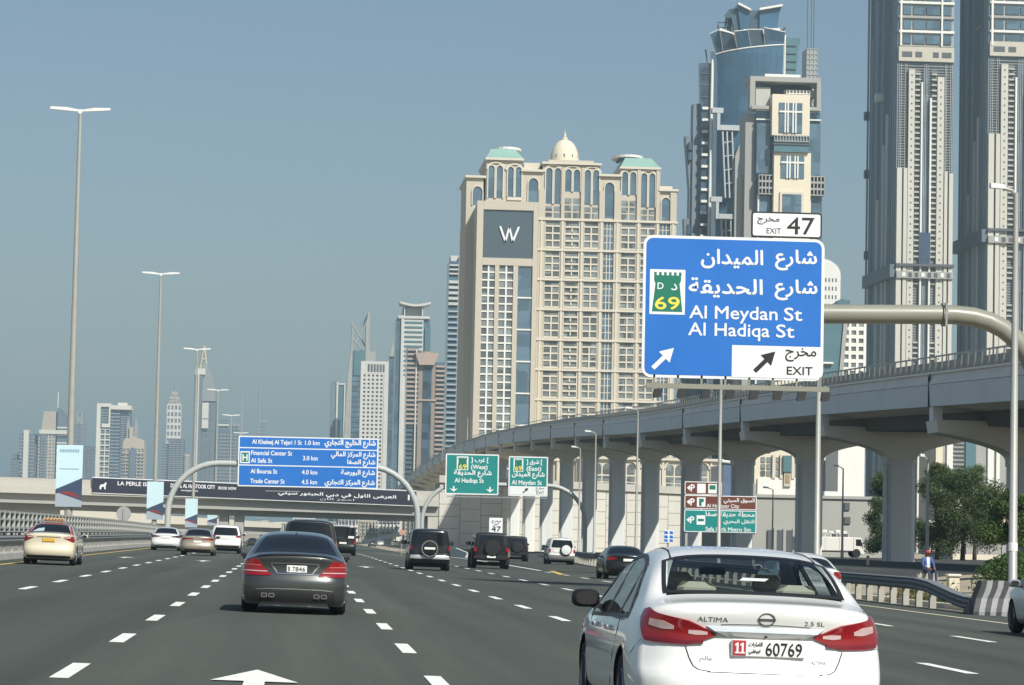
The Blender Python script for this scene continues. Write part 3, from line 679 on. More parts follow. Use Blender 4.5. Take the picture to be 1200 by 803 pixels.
def green_gantry():
    Y = 312.0; p = Pl(Y, 590, 557)
    xl, xr = p.X(496), p.X(687.5)
    g = thing('sign_gantry', 'slim grey tubular gantry with rounded corners carrying two green signs', 'gantry', (xr, Y+.5, G(xr, Y)))
    zt, rr = p.Z(568), 4.0
    path = [(xl, Y+.5, G(xl, Y)-.3), (xl, Y+.5, 3)]+[(xl+rr-rr*math.cos(R(a)), Y+.5, zt-rr+rr*math.sin(R(a))) for a in range(0, 91, 10)]
    path += [(xr-rr+rr*math.sin(R(a)), Y+.5, zt-rr+rr*math.cos(R(a))) for a in range(0, 91, 10)]+[(xr, Y+.5, 2), (xr, Y+.5, G(xr, Y)-.3)]
    MB().tube(path, .22, 12).build('portal_tube', MATS['gantry_grey'], g, smooth=True, sharp=50)
    MB().box(p.X(524), p.X(641), Y-.8, Y-.65, p.Z(583.8), p.Z(582.6)).build('walkway_beam', STEEL, g)
    for u in (535, 555, 575, 605, 620, 635):
        MB().box(p.X(u)-.05, p.X(u)+.05, Y-.7, Y+.2, p.Z(582.6)+.01, p.Z(582.2)+.02).build('stay', STEEL, g)
    for u in (540, 566, 608, 630): MB().box(p.X(u)-.08, p.X(u)+.08, Y+.07, Y+.45, p.Z(579), p.Z(536)).build('bracket', STEEL, g)
    B = .03
    s = thing('road_sign', 'green motorway sign with two down arrows, left of the pair on the slim gantry', 'sign', (p.X(553), Y, p.Z(581)))
    panel(s, p, 522, 533, 584.5, 580.5, SGREEN, r=.12, bw=.13)
    badge(s, p, 535, 536, 548.5, 552)
    mb = MB(); txt(mb, p, '[ غرب ]', 552, 572, 543.5, 6.5, ar=True, bold=B); txt(mb, p, '(West)', 552, 571, 550.5, 5, bold=B); txt(mb, p, 'شارع الحديقة', 532, 576, 560, 8, ar=True, bold=B)
    txt(mb, p, 'Al Hadiqa St', 533, 567, 566.5, 5, bold=B)
    for u in (532, 574.5): flat(mb, p, [(u-5, 573.5), (u-.8, 574.6), (u-.8, 571), (u+.8, 571), (u+.8, 574.6), (u+5, 573.5), (u, 577.5)], .012)
    mb.build('lettering', SWHITE, s)
    mb = MB(); txt(mb, p, '69', 537.5, 546.5, 550.5, 5, .024, bold=B); mb.build('route_number', SYEL, s)
    s = thing('road_sign', 'green motorway sign with white exit strip, right of the pair on the slim gantry', 'sign', (p.X(619), Y, p.Z(582)))
    panel(s, p, 596, 534.5, 642, 581, SGREEN, r=.12, bw=.13)
    badge(s, p, 601.5, 537, 613, 552.5)
    mb = MB(); flat(mb, p, [(597.6, 569.5), (640.4, 569.5), (640.4, 579.4), (597.6, 579.4)], .012); mb.build('exit_strip', SWHITE, s)
    mb = MB(); txt(mb, p, '[ شرق ]', 617, 635, 544.5, 6.5, ar=True, bold=B); txt(mb, p, '(East)', 617, 634, 551, 5, bold=B); txt(mb, p, 'شارع الميدان', 600, 638, 560.5, 8, ar=True, bold=B)
    txt(mb, p, 'Al Meydan St', 600, 635, 567.5, 5, bold=B); mb.build('lettering', SWHITE, s)
    mb = MB(); arrow_ne(mb, p, 616, 574.5, 3.4, .02); txt(mb, p, 'EXIT', 629, 638, 578.5, 3.4, .02, bold=.01); txt(mb, p, 'مخرج', 628, 638, 574.5, 4.5, .02, True, .01); mb.build('exit_lettering', SBLACK, s)
    mb = MB(); txt(mb, p, '69', 603.5, 611.5, 551, 5, .024, bold=B); mb.build('route_number', SYEL, s)
green_gantry()

def parking_sign():
    Y = 145.0; p = Pl(Y, 845, 600)
    s = thing('parking_sign', 'brown and green parking guidance sign with three stacked panels beside the road', 'sign', (p.X(845), Y, G(p.X(845), Y)))
    for u in (805, 842, 884): MB().box(p.X(u)-.06, p.X(u)+.06, Y+.07, Y+.18, G(p.X(u), Y)-.2, p.Z(566)).build('post', POLEM, s)
    panel(s, p, 802, 565, 845.5, 580.5, SBROWN, r=.06, bw=.04); panel(s, p, 802, 581, 886.5, 597, SBROWN, r=.06, bw=.04); panel(s, p, 802, 598, 886.5, 624, SGREEN, r=.06, bw=.04)
    mb = MB()
    for v, h in ((576.5, 8), (593, 8), (614, 8)):
        txt(mb, p, 'P', 809, 813.5, v, h, bold=.03)
        flat(mb, p, [(804.5, v-h/2), (808, v-h*.9), (808, v-h*.6), (809, v-h*.6), (809, v-h*.4), (808, v-h*.4), (808, v-h*.1)], .012)
    for u0, v0, u1, v1 in ((816.5, 567.5, 826.5, 578.5), (829.5, 567.5, 839.5, 578.5), (816.5, 583.5, 826.5, 594.5), (816.5, 604.5, 826.5, 615.5)):
        flat(mb, p, [(u0, v0), (u1, v0), (u1, v1), (u0, v1)], .012)
    B = .02
    txt(mb, p, 'السوق السيتي', 848, 884, 590.5, 7, ar=True, bold=B); txt(mb, p, 'Al Habtoor City', 828, 866, 595, 4.2, bold=B)
    txt(mb, p, 'محطة حديقة صفا', 827, 884, 606.5, 7, ar=True, bold=B); txt(mb, p, 'للنقل البحري', 848, 884, 615, 6.5, ar=True, bold=B); txt(mb, p, 'Safa Park Metro Stn', 827, 880, 622.5, 4.6, bold=B)
    mb.build('lettering', SWHITE, s)
    mb = MB(); flat(mb, p, [(831, 569), (838, 569), (838, 574), (831, 574)], .018); flat(mb, p, [(819, 585), (824.5, 585), (824.5, 589), (822, 589), (822, 593.5), (819, 593.5)], .018); flat(mb, p, [(818, 608.5), (825, 608.5), (825, 611.5), (818, 611.5)], .018)
    mb.build('pictogram', SDG, s)
parking_sign()
def small_signs():
    Y = 215.0; p = Pl(Y, 581, 616)
    s = thing('exit_marker_sign', 'small white exit 47 plate on a post in the gore beyond the dark jeep', 'sign', (p.X(581), Y, G(p.X(581), Y)))
    MB().box(p.X(581)-.05, p.X(581)+.05, Y+.05, Y+.15, G(14, Y)-.2, p.Z(608)).build('post', STEEL, s)
    panel(s, p, 573.2, 607, 589, 625, SWHITE, SWHITE, r=.04, bw=.03)
    mb = MB(); txt(mb, p, '47', 576, 587, 623, 6, bold=.03); txt(mb, p, 'مخرج', 576, 587, 613.5, 4, ar=True); flat(mb, p, [(577, 617), (580, 614.5), (582, 614.5), (585, 612.5), (585, 613.5), (582, 615.5), (580, 615.5), (577, 618)], .014); mb.build('lettering', SBLACK, s)
    Y = 172.0; p = Pl(Y, 783, 634)
    s = thing('information_sign', 'small blue and white sign in front of the pale wall above the black sedan', 'sign', (p.X(783), Y, G(p.X(783), Y)))
    MB().box(p.X(783)-.05, p.X(783)+.05, Y+.05, Y+.15, G(p.X(783), Y)-.2, p.Z(623)).build('post', STEEL, s)
    panel(s, p, 777.5, 621.5, 788.8, 636, SWHITE, SWHITE, r=.03, bw=.03)
    mb = MB()
    for a, b in ((778.3, 782.2), (784.5, 788.2)):
        for c, d in ((622.5, 626), (627.5, 631), (632, 635)): flat(mb, p, [(a, c), (b, c), (b+.6, d), (a, d)], .014)
    mb.build('pictogram', SBLUE, s)
    # grey back of a round sign
    Y = 262.0; p = Pl(Y, 145, 600); x = p.X(145)
    s = thing('round_sign', 'back of a round grey sign on a post above the lattice screen fence', 'sign', (x, Y, G(x, Y)))
    MB().lathe([(.1, 0), (.62, 0), (.64, .03), (.62, .06), (.1, .06)], 24, (x, Y, p.Z(602)), 'y').build('disc', SBACK, s)
    MB().box(x-.05, x+.05, Y-.12, Y-.01, G(x, Y), p.Z(596)).build('post', SBACK, s)
    # round brown-backed sign near the far jeep
    Y = 330.0; p = Pl(Y, 471, 625); x = p.X(471)
    s = thing('round_sign', 'small pinkish round sign on a post beside the black off-roader', 'sign', (x, Y, G(x, Y)))
    MB().lathe([(.05, 0), (.32, 0), (.32, .05), (.05, .05)], 16, (x, Y, p.Z(624)), 'y').build('disc', M('sign_pink', (.5, .27, .2), .6), s)
    MB().box(x-.04, x+.04, Y+.06, Y+.14, G(x, Y)-.1, p.Z(622)).build('post', SBACK, s)
small_signs()

# ================================================================== lamp posts
LAMPW = M('lamp_white', (.72, .73, .72), .35)
ordn = ['nearest and tallest', 'second', 'third', 'fourth', 'fifth', 'sixth']
def tall_post(k):
    y = 193+118*k; x = -14.6; g = G(x, y); H = 28.4
    t = thing('lamp_post', f'tall T-shaped double lamp post in the median, {ordn[k]} from the left', 'lamp post', (x, y, g), group='tall median lamp posts')
    MB().lathe([(.33, 0), (.33, .3), (.27, .32), (.24, 6), (.12, H)], 12).build('pole', POLEM, t, smooth=True, sharp=40, world=False)
    for s in (-1, 1):
        MB().loft([[(s*.05, -.07, H-.02), (s*.05, .07, H-.02), (s*.05, .07, H+.10), (s*.05, -.07, H+.10)], [(s*.9, -.16, H+.02), (s*.9, .16, H+.02), (s*.9, .16, H+.24), (s*.9, -.16, H+.24)], [(s*1.95, -.15, H+.10), (s*1.95, .15, H+.10), (s*1.95, .15, H+.26), (s*1.95, -.15, H+.26)]]).build('luminaire', LAMPW, t, world=False)
    MB().box(-.12, .12, -.12, .12, H-.15, H+.12).build('cap', LAMPW, t, world=False)
    return t
for k in range(6): tall_post(k)
def banner(k, u0, u1, v0, v1, desc, side=1):
    y = 193+118*k-.42; p = Pl(y, (u0+u1)/2, (v0+v1)/2); x0, x1, z0, z1 = p.X(u0), p.X(u1), p.Z(v1), p.Z(v0); hw, hh = x1-x0, z1-z0
    t = thing('pole_banner', desc, 'banner', ((x0+x1)/2, y, z0), group='pale blue pole banners')
    MB().box(x0, x1, y, y+.04, z0, z1).build('cloth', M('banner_sky', (.50, .68, .74), .6, var=.05, vs=.3), t)
    mb = MB(); f = lambda a, b: (x0+a*hw, y-.012, z0+b*hh)
    mb.add([f(.0, .0), f(1, 0), f(1, .47), f(0, .28)], [(0, 1, 2, 3)]); mb.build('dark_wedge', M('banner_dark', (.03, .055, .11), .6), t)
    mb = MB(); mb.add([(a, b-.006, c) for a, b, c in (f(0, 0), f(1, 0), f(1, .10), f(.1, .22), f(0, .2))], [(0, 1, 2, 3, 4)]); mb.build('pale_wedge', M('banner_pale', (.30, .36, .42), .6), t)
    mb = MB(); mb.add([(a, b-.006, c) for a, b, c in (f(.1, .22), f(.98, .14), f(.7, .23), f(.4, .255))], [(0, 1, 2, 3)]); mb.build('red_shape', M('banner_red', (.20, .03, .03), .6), t)
    if k == 0:
        mb = MB(); [mb.box(x0+(.13+.094*q)*hw, x0+(.13+.094*q+.07)*hw, y-.02, y-.014, z0+.885*hh, z0+.93*hh) for q in range(8)]; mb.build('printed_line', M('banner_print', (.24, .40, .50), .6), t)
        MB().box(x0+.13*hw, x0+.86*hw, y-.02, y-.014, z0+.61*hh, z0+.615*hh).build('rule', MATS['banner_dark'], t)
    for z in (z1-.05, z0+.05): MB().box((x0+x1)/2-.03, (x0+x1)/2+.03, y+.04, y+.42, z-.03, z+.03).build('bracket', STEEL, t)
banner(0, 65.5, 96.5, 521.5, 594, 'large pale blue banner with a dark wedge on the nearest tall lamp post')
banner(1, 172, 191.5, 564.5, 609, 'pale blue banner on the second tall lamp post from the left')
banner(2, 217, 231.5, 584.5, 618, 'small pale blue banner on the third tall lamp post from the left')
banner(3, 243, 254.5, 596, 616, 'smallest pale blue banner on the fourth tall lamp post from the left')

def arm_post(px, Y, ptop, label, arm=-.9, X=None, r=.09, lean=0, zlow=0, arm_up=.0, al=1.0, group=None):
    b = P(px, 640, Y); x = b.x; g = G(x, Y)+zlow; z = P(px, ptop, Y).z-g
    t = thing('lamp_post', label, 'lamp post', (x, Y, g), group=group)
    MB().lathe([(r*1.45, 0), (r*1.45, .6), (r*1.1, .65), (r*.62, z)], 10).build('pole', POLEM, t, smooth=True, sharp=40, world=False)
    if arm:
        s = 1 if arm > 0 else -1; L = abs(arm)
        MB().tube([(0, 0, z-.1), (s*.12, 0, z+.06), (s*L*.5, 0, z+.12+arm_up*.5)], r*.45, 6).build('arm', POLEM, t, world=False)
        MB().loft([[(s*L*.45, -.08, z+.10+arm_up*.45), (s*L*.45, .08, z+.10+arm_up*.45), (s*L*.45, .08, z+.22+arm_up*.45), (s*L*.45, -.08, z+.22+arm_up*.45)], [(s*L, -.12, z+.12+arm_up), (s*L, .12, z+.12+arm_up), (s*L, .12, z+.26+arm_up), (s*L, -.12, z+.26+arm_up)]]).build('luminaire', LAMPW, t, world=False)
    return t
t = arm_post(1187, 82.5, 226, 'thick grey lamp post at the far right behind the striped barrier', arm=-.75, r=.122)
MB().lathe([(.125, 1.70), (.14, 1.71), (.14, 1.93), (.125, 1.94)], 12).build('collar_band', LAMPW, t, world=False)
arm_post(957, 113, 332, 'grey lamp post rising behind the right corner of the big blue sign', r=.12)
arm_post(842, 139, 392, 'grey lamp post standing behind the parking sign', r=.10)
arm_post(745, 206, 481, 'slim lamp post between the railway piers above the black sedan')
arm_post(696, 236, 508, 'slim lamp post left of the black sedan', arm=-.9)
arm_post(678, 262, 526, 'slim short lamp post beside the right leg of the green gantry', arm=-.8)
arm_post(905, 235, 574, 'short lamp post in front of the low grey building', r=.07, arm=-.8)
arm_post(987, 205, 549, 'short lamp post behind the white box truck', r=.08, arm=-.7)
arm_post(1086.5, 142, 538, 'pale slim lamp post beside the seated person', r=.085, arm=-.4)
arm_post(545, 600, 489, 'thin lamp post on the railway in front of the hotel corner', r=.10, zlow=18, arm=0)
arm_post(516, 640, 512, 'thin lamp post with raised white lamp left of the railway', r=.10, arm=-1.8, arm_up=0, zlow=0)
# ================================================================== buildings
STONE = M('hotel_stone', (.50, .455, .37), .8, var=.07, vs=.08, streak=.07); STONEL = M('hotel_trim', (.60, .555, .465), .75, var=.05, vs=.2)
WGLASS = M('window_glass_curtained', (.15, .17, .17), .16, var=.2, vs=.35, spec=.6, cells=.42, cellv=.5); BGLASS = M('window_glass_blue', (.085, .14, .185), .1, var=.15, vs=.12, spec=.7, cells=.3, cellv=.25)
DGLASS = M('tower_glass_dark', (.055, .085, .115), .1, var=.2, vs=.1, spec=.7, cells=.28, cellv=.4); JGLASS = M('tower_glass_steel_blue', (.045, .105, .17), .12, var=.18, vs=.06, spec=.7, cells=.22, cellv=.18)
TGLASS = M('tower_glass_teal', (.09, .18, .21), .14, var=.2, vs=.08, spec=.6)
CREAM = M('tower_cream', (.68, .62, .49), .8, var=.06, vs=.15); WHT = M('tower_white', (.72, .72, .68), .7, var=.06, vs=.2); GREYC = M('tower_grey', (.34, .34, .32), .8, var=.1, vs=.2)
GREYD = M('tower_dark_grey', (.09, .10, .11), .7, var=.15, vs=.2); COPPER = M('roof_copper_green', (.26, .43, .37), .7, var=.1, vs=.15)
ZG = -3.0
def top(px, py, Y): return P(px, py, Y)
class B:
    """a building described on an upright plane at distance Y, in photo pixels measured at the reference row"""
    def __init__(s, name, label, Y, u, v, cat='building', group=None, base=None):
        s.p = Pl(Y, u, v); s.Y = Y; s.t = thing(name, label, cat, (s.p.X(u), Y, ZG if base is None else base), group=group)
    def box(s, part, u0, u1, v0, v1, mat, d0=0, d1=20, parent=None):
        p = s.p; z0 = ZG if v1 is None else p.Z(v1)
        mb = MB().box(p.X(u0), p.X(u1), s.Y+d0, s.Y+d1, z0, p.Z(v0))
        return mb.build(part, mat, s.t)
    def bx(s, mb, u0, u1, v0, v1, d0, d1, mi=0):
        p = s.p; mb.box(p.X(u0), p.X(u1), s.Y+d0, s.Y+d1, ZG if v1 is None else p.Z(v1), p.Z(v0), mi)
    def bands(s, part, u0, u1, v0, v1, step, h, mat, d0=-.4, d1=.2, stuff=True):
        mb = MB(); v = v0
        while v < v1: s.bx(mb, u0, u1, v, min(v+h, v1), d0, d1); v += step
        o = mb.build(part, mat, s.t)
        if stuff: o['kind'] = 'stuff'
        return o
    def fins(s, part, u0, u1, v0, v1, step, wd, mat, d0=-.4, d1=.2):
        mb = MB(); u = u0
        while u < u1: s.bx(mb, u, min(u+wd, u1), v0, v1, d0, d1); u += step
        o = mb.build(part, mat, s.t); o['kind'] = 'stuff'; return o
    def lattice(s, part, u0, u1, v0, v1, nc, nr, mat, fw=.3, fh=.3, d0=-.35, d1=.1):
        """wall with window openings: what is left between them"""
        mb = MB(); du = (u1-u0)/nc; dv = (v1-v0)/nr
        for i in range(nc+1):
            c = u0+i*du; s.bx(mb, max(u0, c-fw*du/2), min(u1, c+fw*du/2), v0, v1, d0, d1)
        for j in range(nr+1):
            c = v0+j*dv
            for i in range(nc): s.bx(mb, u0+i*du+fw*du/2, u0+(i+1)*du-fw*du/2, max(v0, c-fh*dv/2), min(v1, c+fh*dv/2), d0+.04, d1-.02)
        o = mb.build(part, mat, s.t); o['kind'] = 'stuff'; return o
    def side_fins(s, part, u, v0, v1, ys, mat, w_=.25, proud=.25):
        """vertical mullions on the left flank (plane X = X(u))"""
        mb = MB(); x = s.p.X(u)
        for y in ys: mb.box(x-proud, x+.05, s.Y+y, s.Y+y+w_, ZG if v1 is None else s.p.Z(v1), s.p.Z(v0))
        o = mb.build(part, mat, s.t); o['kind'] = 'stuff'; return o

def hotel():
    b = B('hotel', 'huge cream stone hotel with a dome, green corner roofs and a white W sign', 850, 660, 400); t = b.t; p = b.p
    c = lambda u, v: u-.0165*(400-v)                       # undo the lean of measured columns
    ub, ue = 543, 791
    b.box('wall', ub, ue, 262, None, STONE, 1.0, 30)
    b.box('wall', ub, 563, c(0, 208)*0+211, 262, STONE, 1.0, 28); b.box('wall', 566, 608, 189, 262, STONE, 1.02, 30)
    b.box('wall', 608.1, 633, 202, 262, STONE, 1.0, 40); b.box('wall', 633.1, 700, 193, 262, STONE, .98, 46); b.box('wall', 700.1, 724.5, 205, 262, STONE, 1.0, 40)
    b.box('wall', 724.6, 770, 195, 262, STONE, 1.02, 30); b.box('wall', 770.1, ue, 221, 262, STONE, 1.0, 46)
    # cornices
    for u0, u1, v in ((541.5, 566, 208.5), (564.5, 610, 187), (607, 634.5, 199.5), (631.5, 701.5, 190), (698.5, 726, 202.5), (723, 771.5, 193), (769, 792.5, 218)):
        b.box('cornice', u0, u1, v, v+2.6, STONEL, .0, 32)
    b.box('parapet', 640, 694, 185.5, 190, STONE, 4, 40)
    for u0, u1, v in ((611, 630, 190), (771, 787, 213)): b.box('plant_room', u0, u1, v, v+10, STONEL, 4, 20)
    # green hipped roofs with white helipad-like crowns
    for u0, u1, v in ((565.5, 609, 187), (724, 770.5, 193)):
        z0, z1 = p.Z(v), p.Z(v-13.5); x0, x1 = p.X(u0), p.X(u1); y0, y1 = b.Y+.4, b.Y+30; i = (x1-x0)*.17
        MB().loft([[(x0, y0, z0), (x1, y0, z0), (x1, y1, z0), (x0, y1, z0)], [(x0+i, y0+6, z1), (x1-i, y0+6, z1), (x1-i, y1-6, z1), (x0+i, y1-6, z1)]]).build('green_roof', COPPER, t)
    for u0, u1, v in ((575, 611, 171.5), (719, 757, 176.5)):
        x0, x1 = p.X(u0), p.X(u1); cx = (x0+x1)/2; rx = (x1-x0)/2
        ring = [(cx+rx*math.cos(a*math.pi/10), b.Y+15+7*math.sin(a*math.pi/10)) for a in range(20)]
        MB().prismZ(ring, p.Z(v)-.2, p.Z(v)+.5).build('roof_canopy', WHT, t)
        for a in (-.55, 0, .55): MB().box(cx+a*rx-.5, cx+a*rx+.5, b.Y+11, b.Y+18, p.Z(v+4), p.Z(v)-.2).build('canopy_post', GREYD, t)
    # dome
    cx = p.X(664); cy = b.Y+18; z0 = p.Z(187); r = 4.35; hgt = 7.0
    prof = [(r*1.12, z0), (r*1.12, z0+1.2), (r, z0+1.2)]+[(r*math.cos(a*math.pi/20)**.9, z0+1.3+hgt*math.sin(a*math.pi/20)) for a in range(0, 10)]+[(.25, z0+1.3+hgt)]
    MB().lathe(prof, 28, (cx, cy, 0)).build('dome', CREAM, t, smooth=True, sharp=40)
    zt = z0+1.25+hgt
    MB().lathe([(.3, zt-.3), (.85, zt), (.85, zt+.5), (.4, zt+.8), (.45, zt+1.2), (.12, zt+2.2), (.02, zt+3.6)], 10, (cx, cy, 0)).build('finial', STONEL, t)
    for k in range(10):
        a = k*math.pi/5+.2; MB().box(cx+r*.93*math.cos(a)-.16, cx+r*.93*math.cos(a)+.16, cy+r*.93*math.sin(a)-.3, cy+r*.93*math.sin(a)+.3, z0+2.6, z0+3.5).build('dome_window', GREYD, t)
    # belts and piers of the front
    belts = [257, 292.7, 327.6, 362.6, 398, 433.2, 468.5, 503.6, 539]
    for v in belts: b.box('belt_course', 627, 792, v-1.1, v+1.5, STONEL, -.12, 1.1)
    bays = [(636.5, 654.5), (659, 677.5), (682, 699.5), (725.5, 743.5), (748.5, 766)]
    strips = [(705.5, 717), (771, 783)]
    edges = [627.5]; allb = sorted(bays+strips)
    prev = 628
    for u0, u1 in allb+[(790.5, 0)]:
        mid = (prev+u0)/2
        b.box('pier', prev+.3, u0-.3, 196 if 636 < prev < 690 or 726 < prev < 768 else 222, None, STONE, .28, 1.05)
        b.box('pilaster', mid-1.1, mid+1.1, 259, None, STONEL, .05, .3)
        prev = u1
    # window bays: frame with a glass sub-part, shared meshes
    protos = {}
    def bay(kind, u0, v0, wpx, hpx):
        k = b.p.k; W_, H_ = wpx*k, hpx*k; key = (kind, round(wpx, 1), round(hpx, 1))
        if key not in protos:
            f = MB()
            if kind == 'grid':
                f.box(0, .16, .35, .9, -H_, 0); f.box(W_-.16, W_, .35, .9, -H_, 0); f.box(W_/2-.2, W_/2+.2, .3, .9, -H_, -H_*.2)
                for q in (.20, .46, .72, .965): f.box(.161, W_-.161, .38, .88, -H_*(q+.028), -H_*(q-.028))
            elif kind == 'balcony':
                f.box(0, .3, .3, .9, -H_, 0); f.box(W_-.3, W_, .3, .9, -H_, 0)
                for q in (.22, .47, .72, .96): f.box(.301, W_-.301, .15, .88, -H_*(q+.035), -H_*(q-.03))
                for q in (.34, .60, .84): f.box(W_/2-.2, W_/2+.2, .3, .9, -H_*(q+.05), -H_*(q-.07))
            elif kind == 'strip':
                for q in (.33, .66): f.box(W_*q-.12, W_*q+.12, .6, .9, -H_, 0)
                for q in (.25, .5, .75): f.box(0, W_, .65, .9, -H_*q-.1, -H_*q+.1)
            g = MB().box(.02, W_-.02, .68, .95, -H_, 0)
            fm = f.build('window_bay', STONEL, t, world=False); gm = g.build('glass', BGLASS if kind == 'strip' else WGLASS, fm, world=False)
            protos[key] = (fm.data, gm.data); o = fm
        else:
            o = inst(protos[key][0], 'window_bay', t); inst(protos[key][1], 'glass', o)
        o.location = Vector((p.X(u0), b.Y, p.Z(v0)))-t.location
    for i, v in enumerate(belts[:-1]):
        h_ = belts[i+1]-v-2.6
        for j, (u0, u1) in enumerate(bays): bay('balcony' if j == 1 else 'grid', u0, v+1.5, u1-u0, h_)
        for u0, u1 in strips: bay('strip', u0, v+1.5, u1-u0, h_)
    # arched windows
    fr = STONEL
    def arched(u0, u1, v0, v1, gl=BGLASS):
        x0, x1 = p.X(u0), p.X(u1); r_ = (x1-x0)/2
        w_ = MB(); n = 10; zs = p.Z(v0)-r_*1.15; z0_ = p.Z(v1); cx_ = (x0+x1)/2
        outer = [(x0-.3, z0_), *[(cx_-(r_+.3)*math.cos(math.pi*k/n), zs+(r_+.3)*1.15*math.sin(math.pi*k/n)) for k in range(n+1)], (x1+.3, z0_)]
        inner = [(x0, z0_), *[(cx_-r_*math.cos(math.pi*k/n), zs+r_*1.15*math.sin(math.pi*k/n)) for k in range(n+1)], (x1, z0_)]
        vs = [(x, b.Y+.55, z) for x, z in outer]+[(x, b.Y+.55, z) for x, z in inner]+[(x, b.Y+1.06, z) for x, z in inner]+[(x, b.Y+1.06, z) for x, z in outer]; m = len(outer)
        w_.add(vs, [(q*m+i, q*m+i+1, (q+1)*m+i+1, (q+1)*m+i) for q in range(3) for i in range(m-1)]+[(i+1, i, 3*m+i, 3*m+i+1) for i in range(m-1)])
        o = w_.build('arched_window', fr, t)
        g = MB(); g.add([(x, b.Y+.95, z) for x, z in inner], [list(range(len(inner)))]); g.v = [(a-t.location.x, bb-t.location.y, cc-t.location.z) for a, bb, cc in g.v]
        g.build('pane', gl, o, world=False)
    def twin(u0, u1, v0, v1):
        m = (u0+u1)/2; arched(u0, m-1.3, v0, v1); arched(m+1.3, u1, v0, v1)
        x0, x1 = p.X(u0-2), p.X(u1+2); cx_ = (x0+x1)/2; r_ = (x1-x0)/2; zz = p.Z(v0+4)
        MB().tube([(cx_-r_*math.cos(math.pi*k/12), b.Y+.75, zz+r_*.72*math.sin(math.pi*k/12)) for k in range(13)], .28, 6).build('arch_moulding', fr, t)
    twin(568.5, 585.5, 196, 234); twin(591.5, 607.5, 197, 232)
    twin(636.5, 654, 197, 239); twin(659, 676.5, 198, 224); twin(682, 699, 198, 239)
    twin(726, 742.5, 199, 226); twin(748.5, 765, 200, 240)
    arched(550.5, 562, 221, 243); arched(616, 627.5, 209.5, 238); arched(706, 717, 212, 254); arched(773, 783, 228, 255)
    for u0, u1, v0 in ((636.5, 654, 241), (659, 677, 231), (682, 699, 241), (726, 743, 232), (748.5, 766, 242)):
        for a in range(2):
            m = (u0+u1)/2; uu = (u0, m-1) if a == 0 else (m+1, u1)
            n = 2 if v0 > 235 else 3
            for q in range(n): 
                vv = v0+q*(256-v0)/n; b.box('window', uu[0], uu[1], vv+.8, vv+(256-v0)/n-1, WGLASS, .93, 1.06)
    b.box('balcony_rail', 591, 608, 232.5, 236, STONEL, .5, 1.05)
    # projecting block with the sign
    q = B('hotel', 'x', 836, 592, 400); bpy.data.objects.remove(q.t); q.t = t; q.Y = 836
    q.box('wing_wall', 556, 628, 239.5, None, STONE, .8, 15)
    q.box('wing_frame', 556, 563.5, 236, None, STONE, 0, .82); q.box('wing_frame', 622.5, 628, 236, None, STONE, 0, .82); q.box('wing_frame', 563.6, 622.4, 236, 246, STONE, 0, .81); q.box('wing_frame', 563.6, 622.4, 302.5, 311, STONE, 0, .81)
    q.box('sign_glass', 563.6, 622.4, 246, 302.5, M('sign_glass_slate', (.075, .105, .125), .15, var=.1, vs=.1), .5, .85)
    q.box('wing_frame', 578.5, 583.5, 311, None, STONE, .05, .82); q.box('wing_frame', 600, 605.5, 311, None, STONE, .05, .82)
    ko = q.p.k
    mbW = MB()
    def pxz(u, v): return (q.p.X(u), q.p.Z(v))
    def stroke(a, c_, wd):
        (xa, za), (xc, zc) = pxz(*a), pxz(*c_); h_ = wd*ko/2
        mbW.prismY([(xa-h_, za), (xa+h_, za), (xc+h_, zc), (xc-h_, zc)], 836.02, 836.45)
    stroke((583.5, 265.5), (590, 283), 2.4); stroke((590, 283), (594.2, 266), 2.2); stroke((594.2, 266), (598.6, 283), 2.2); stroke((598.6, 283), (605.5, 265.5), 2.4)
    mbW.build('letter_W', M('letter_white', (.8, .8, .8), .4), t)
    gl = None
    for u0, u1 in ((563.6, 578.4), (583.6, 599.9)):
        q.box('window_strip', u0, u1, 311, None, WGLASS, .62, .85)
        v = 311.0; um = (u0+u1)/2
        q.box('mullion', um-1.0, um+1.0, 311, None, WHT, .3, .63)
        while v < 545: q.box('sill', u0, u1, v+7.4, v+9.2, WHT, .32, .64); v += 9.2
    v = 311.0
    for k in range(7):
        q.box('blue_pane', 605.6, 622.4, v+1.0, v+36.4, BGLASS, .6, .85); q.box('transom', 605.6, 622.4, v-.9, v+.9, WHT, .3, .7); v += 37.4
hotel()
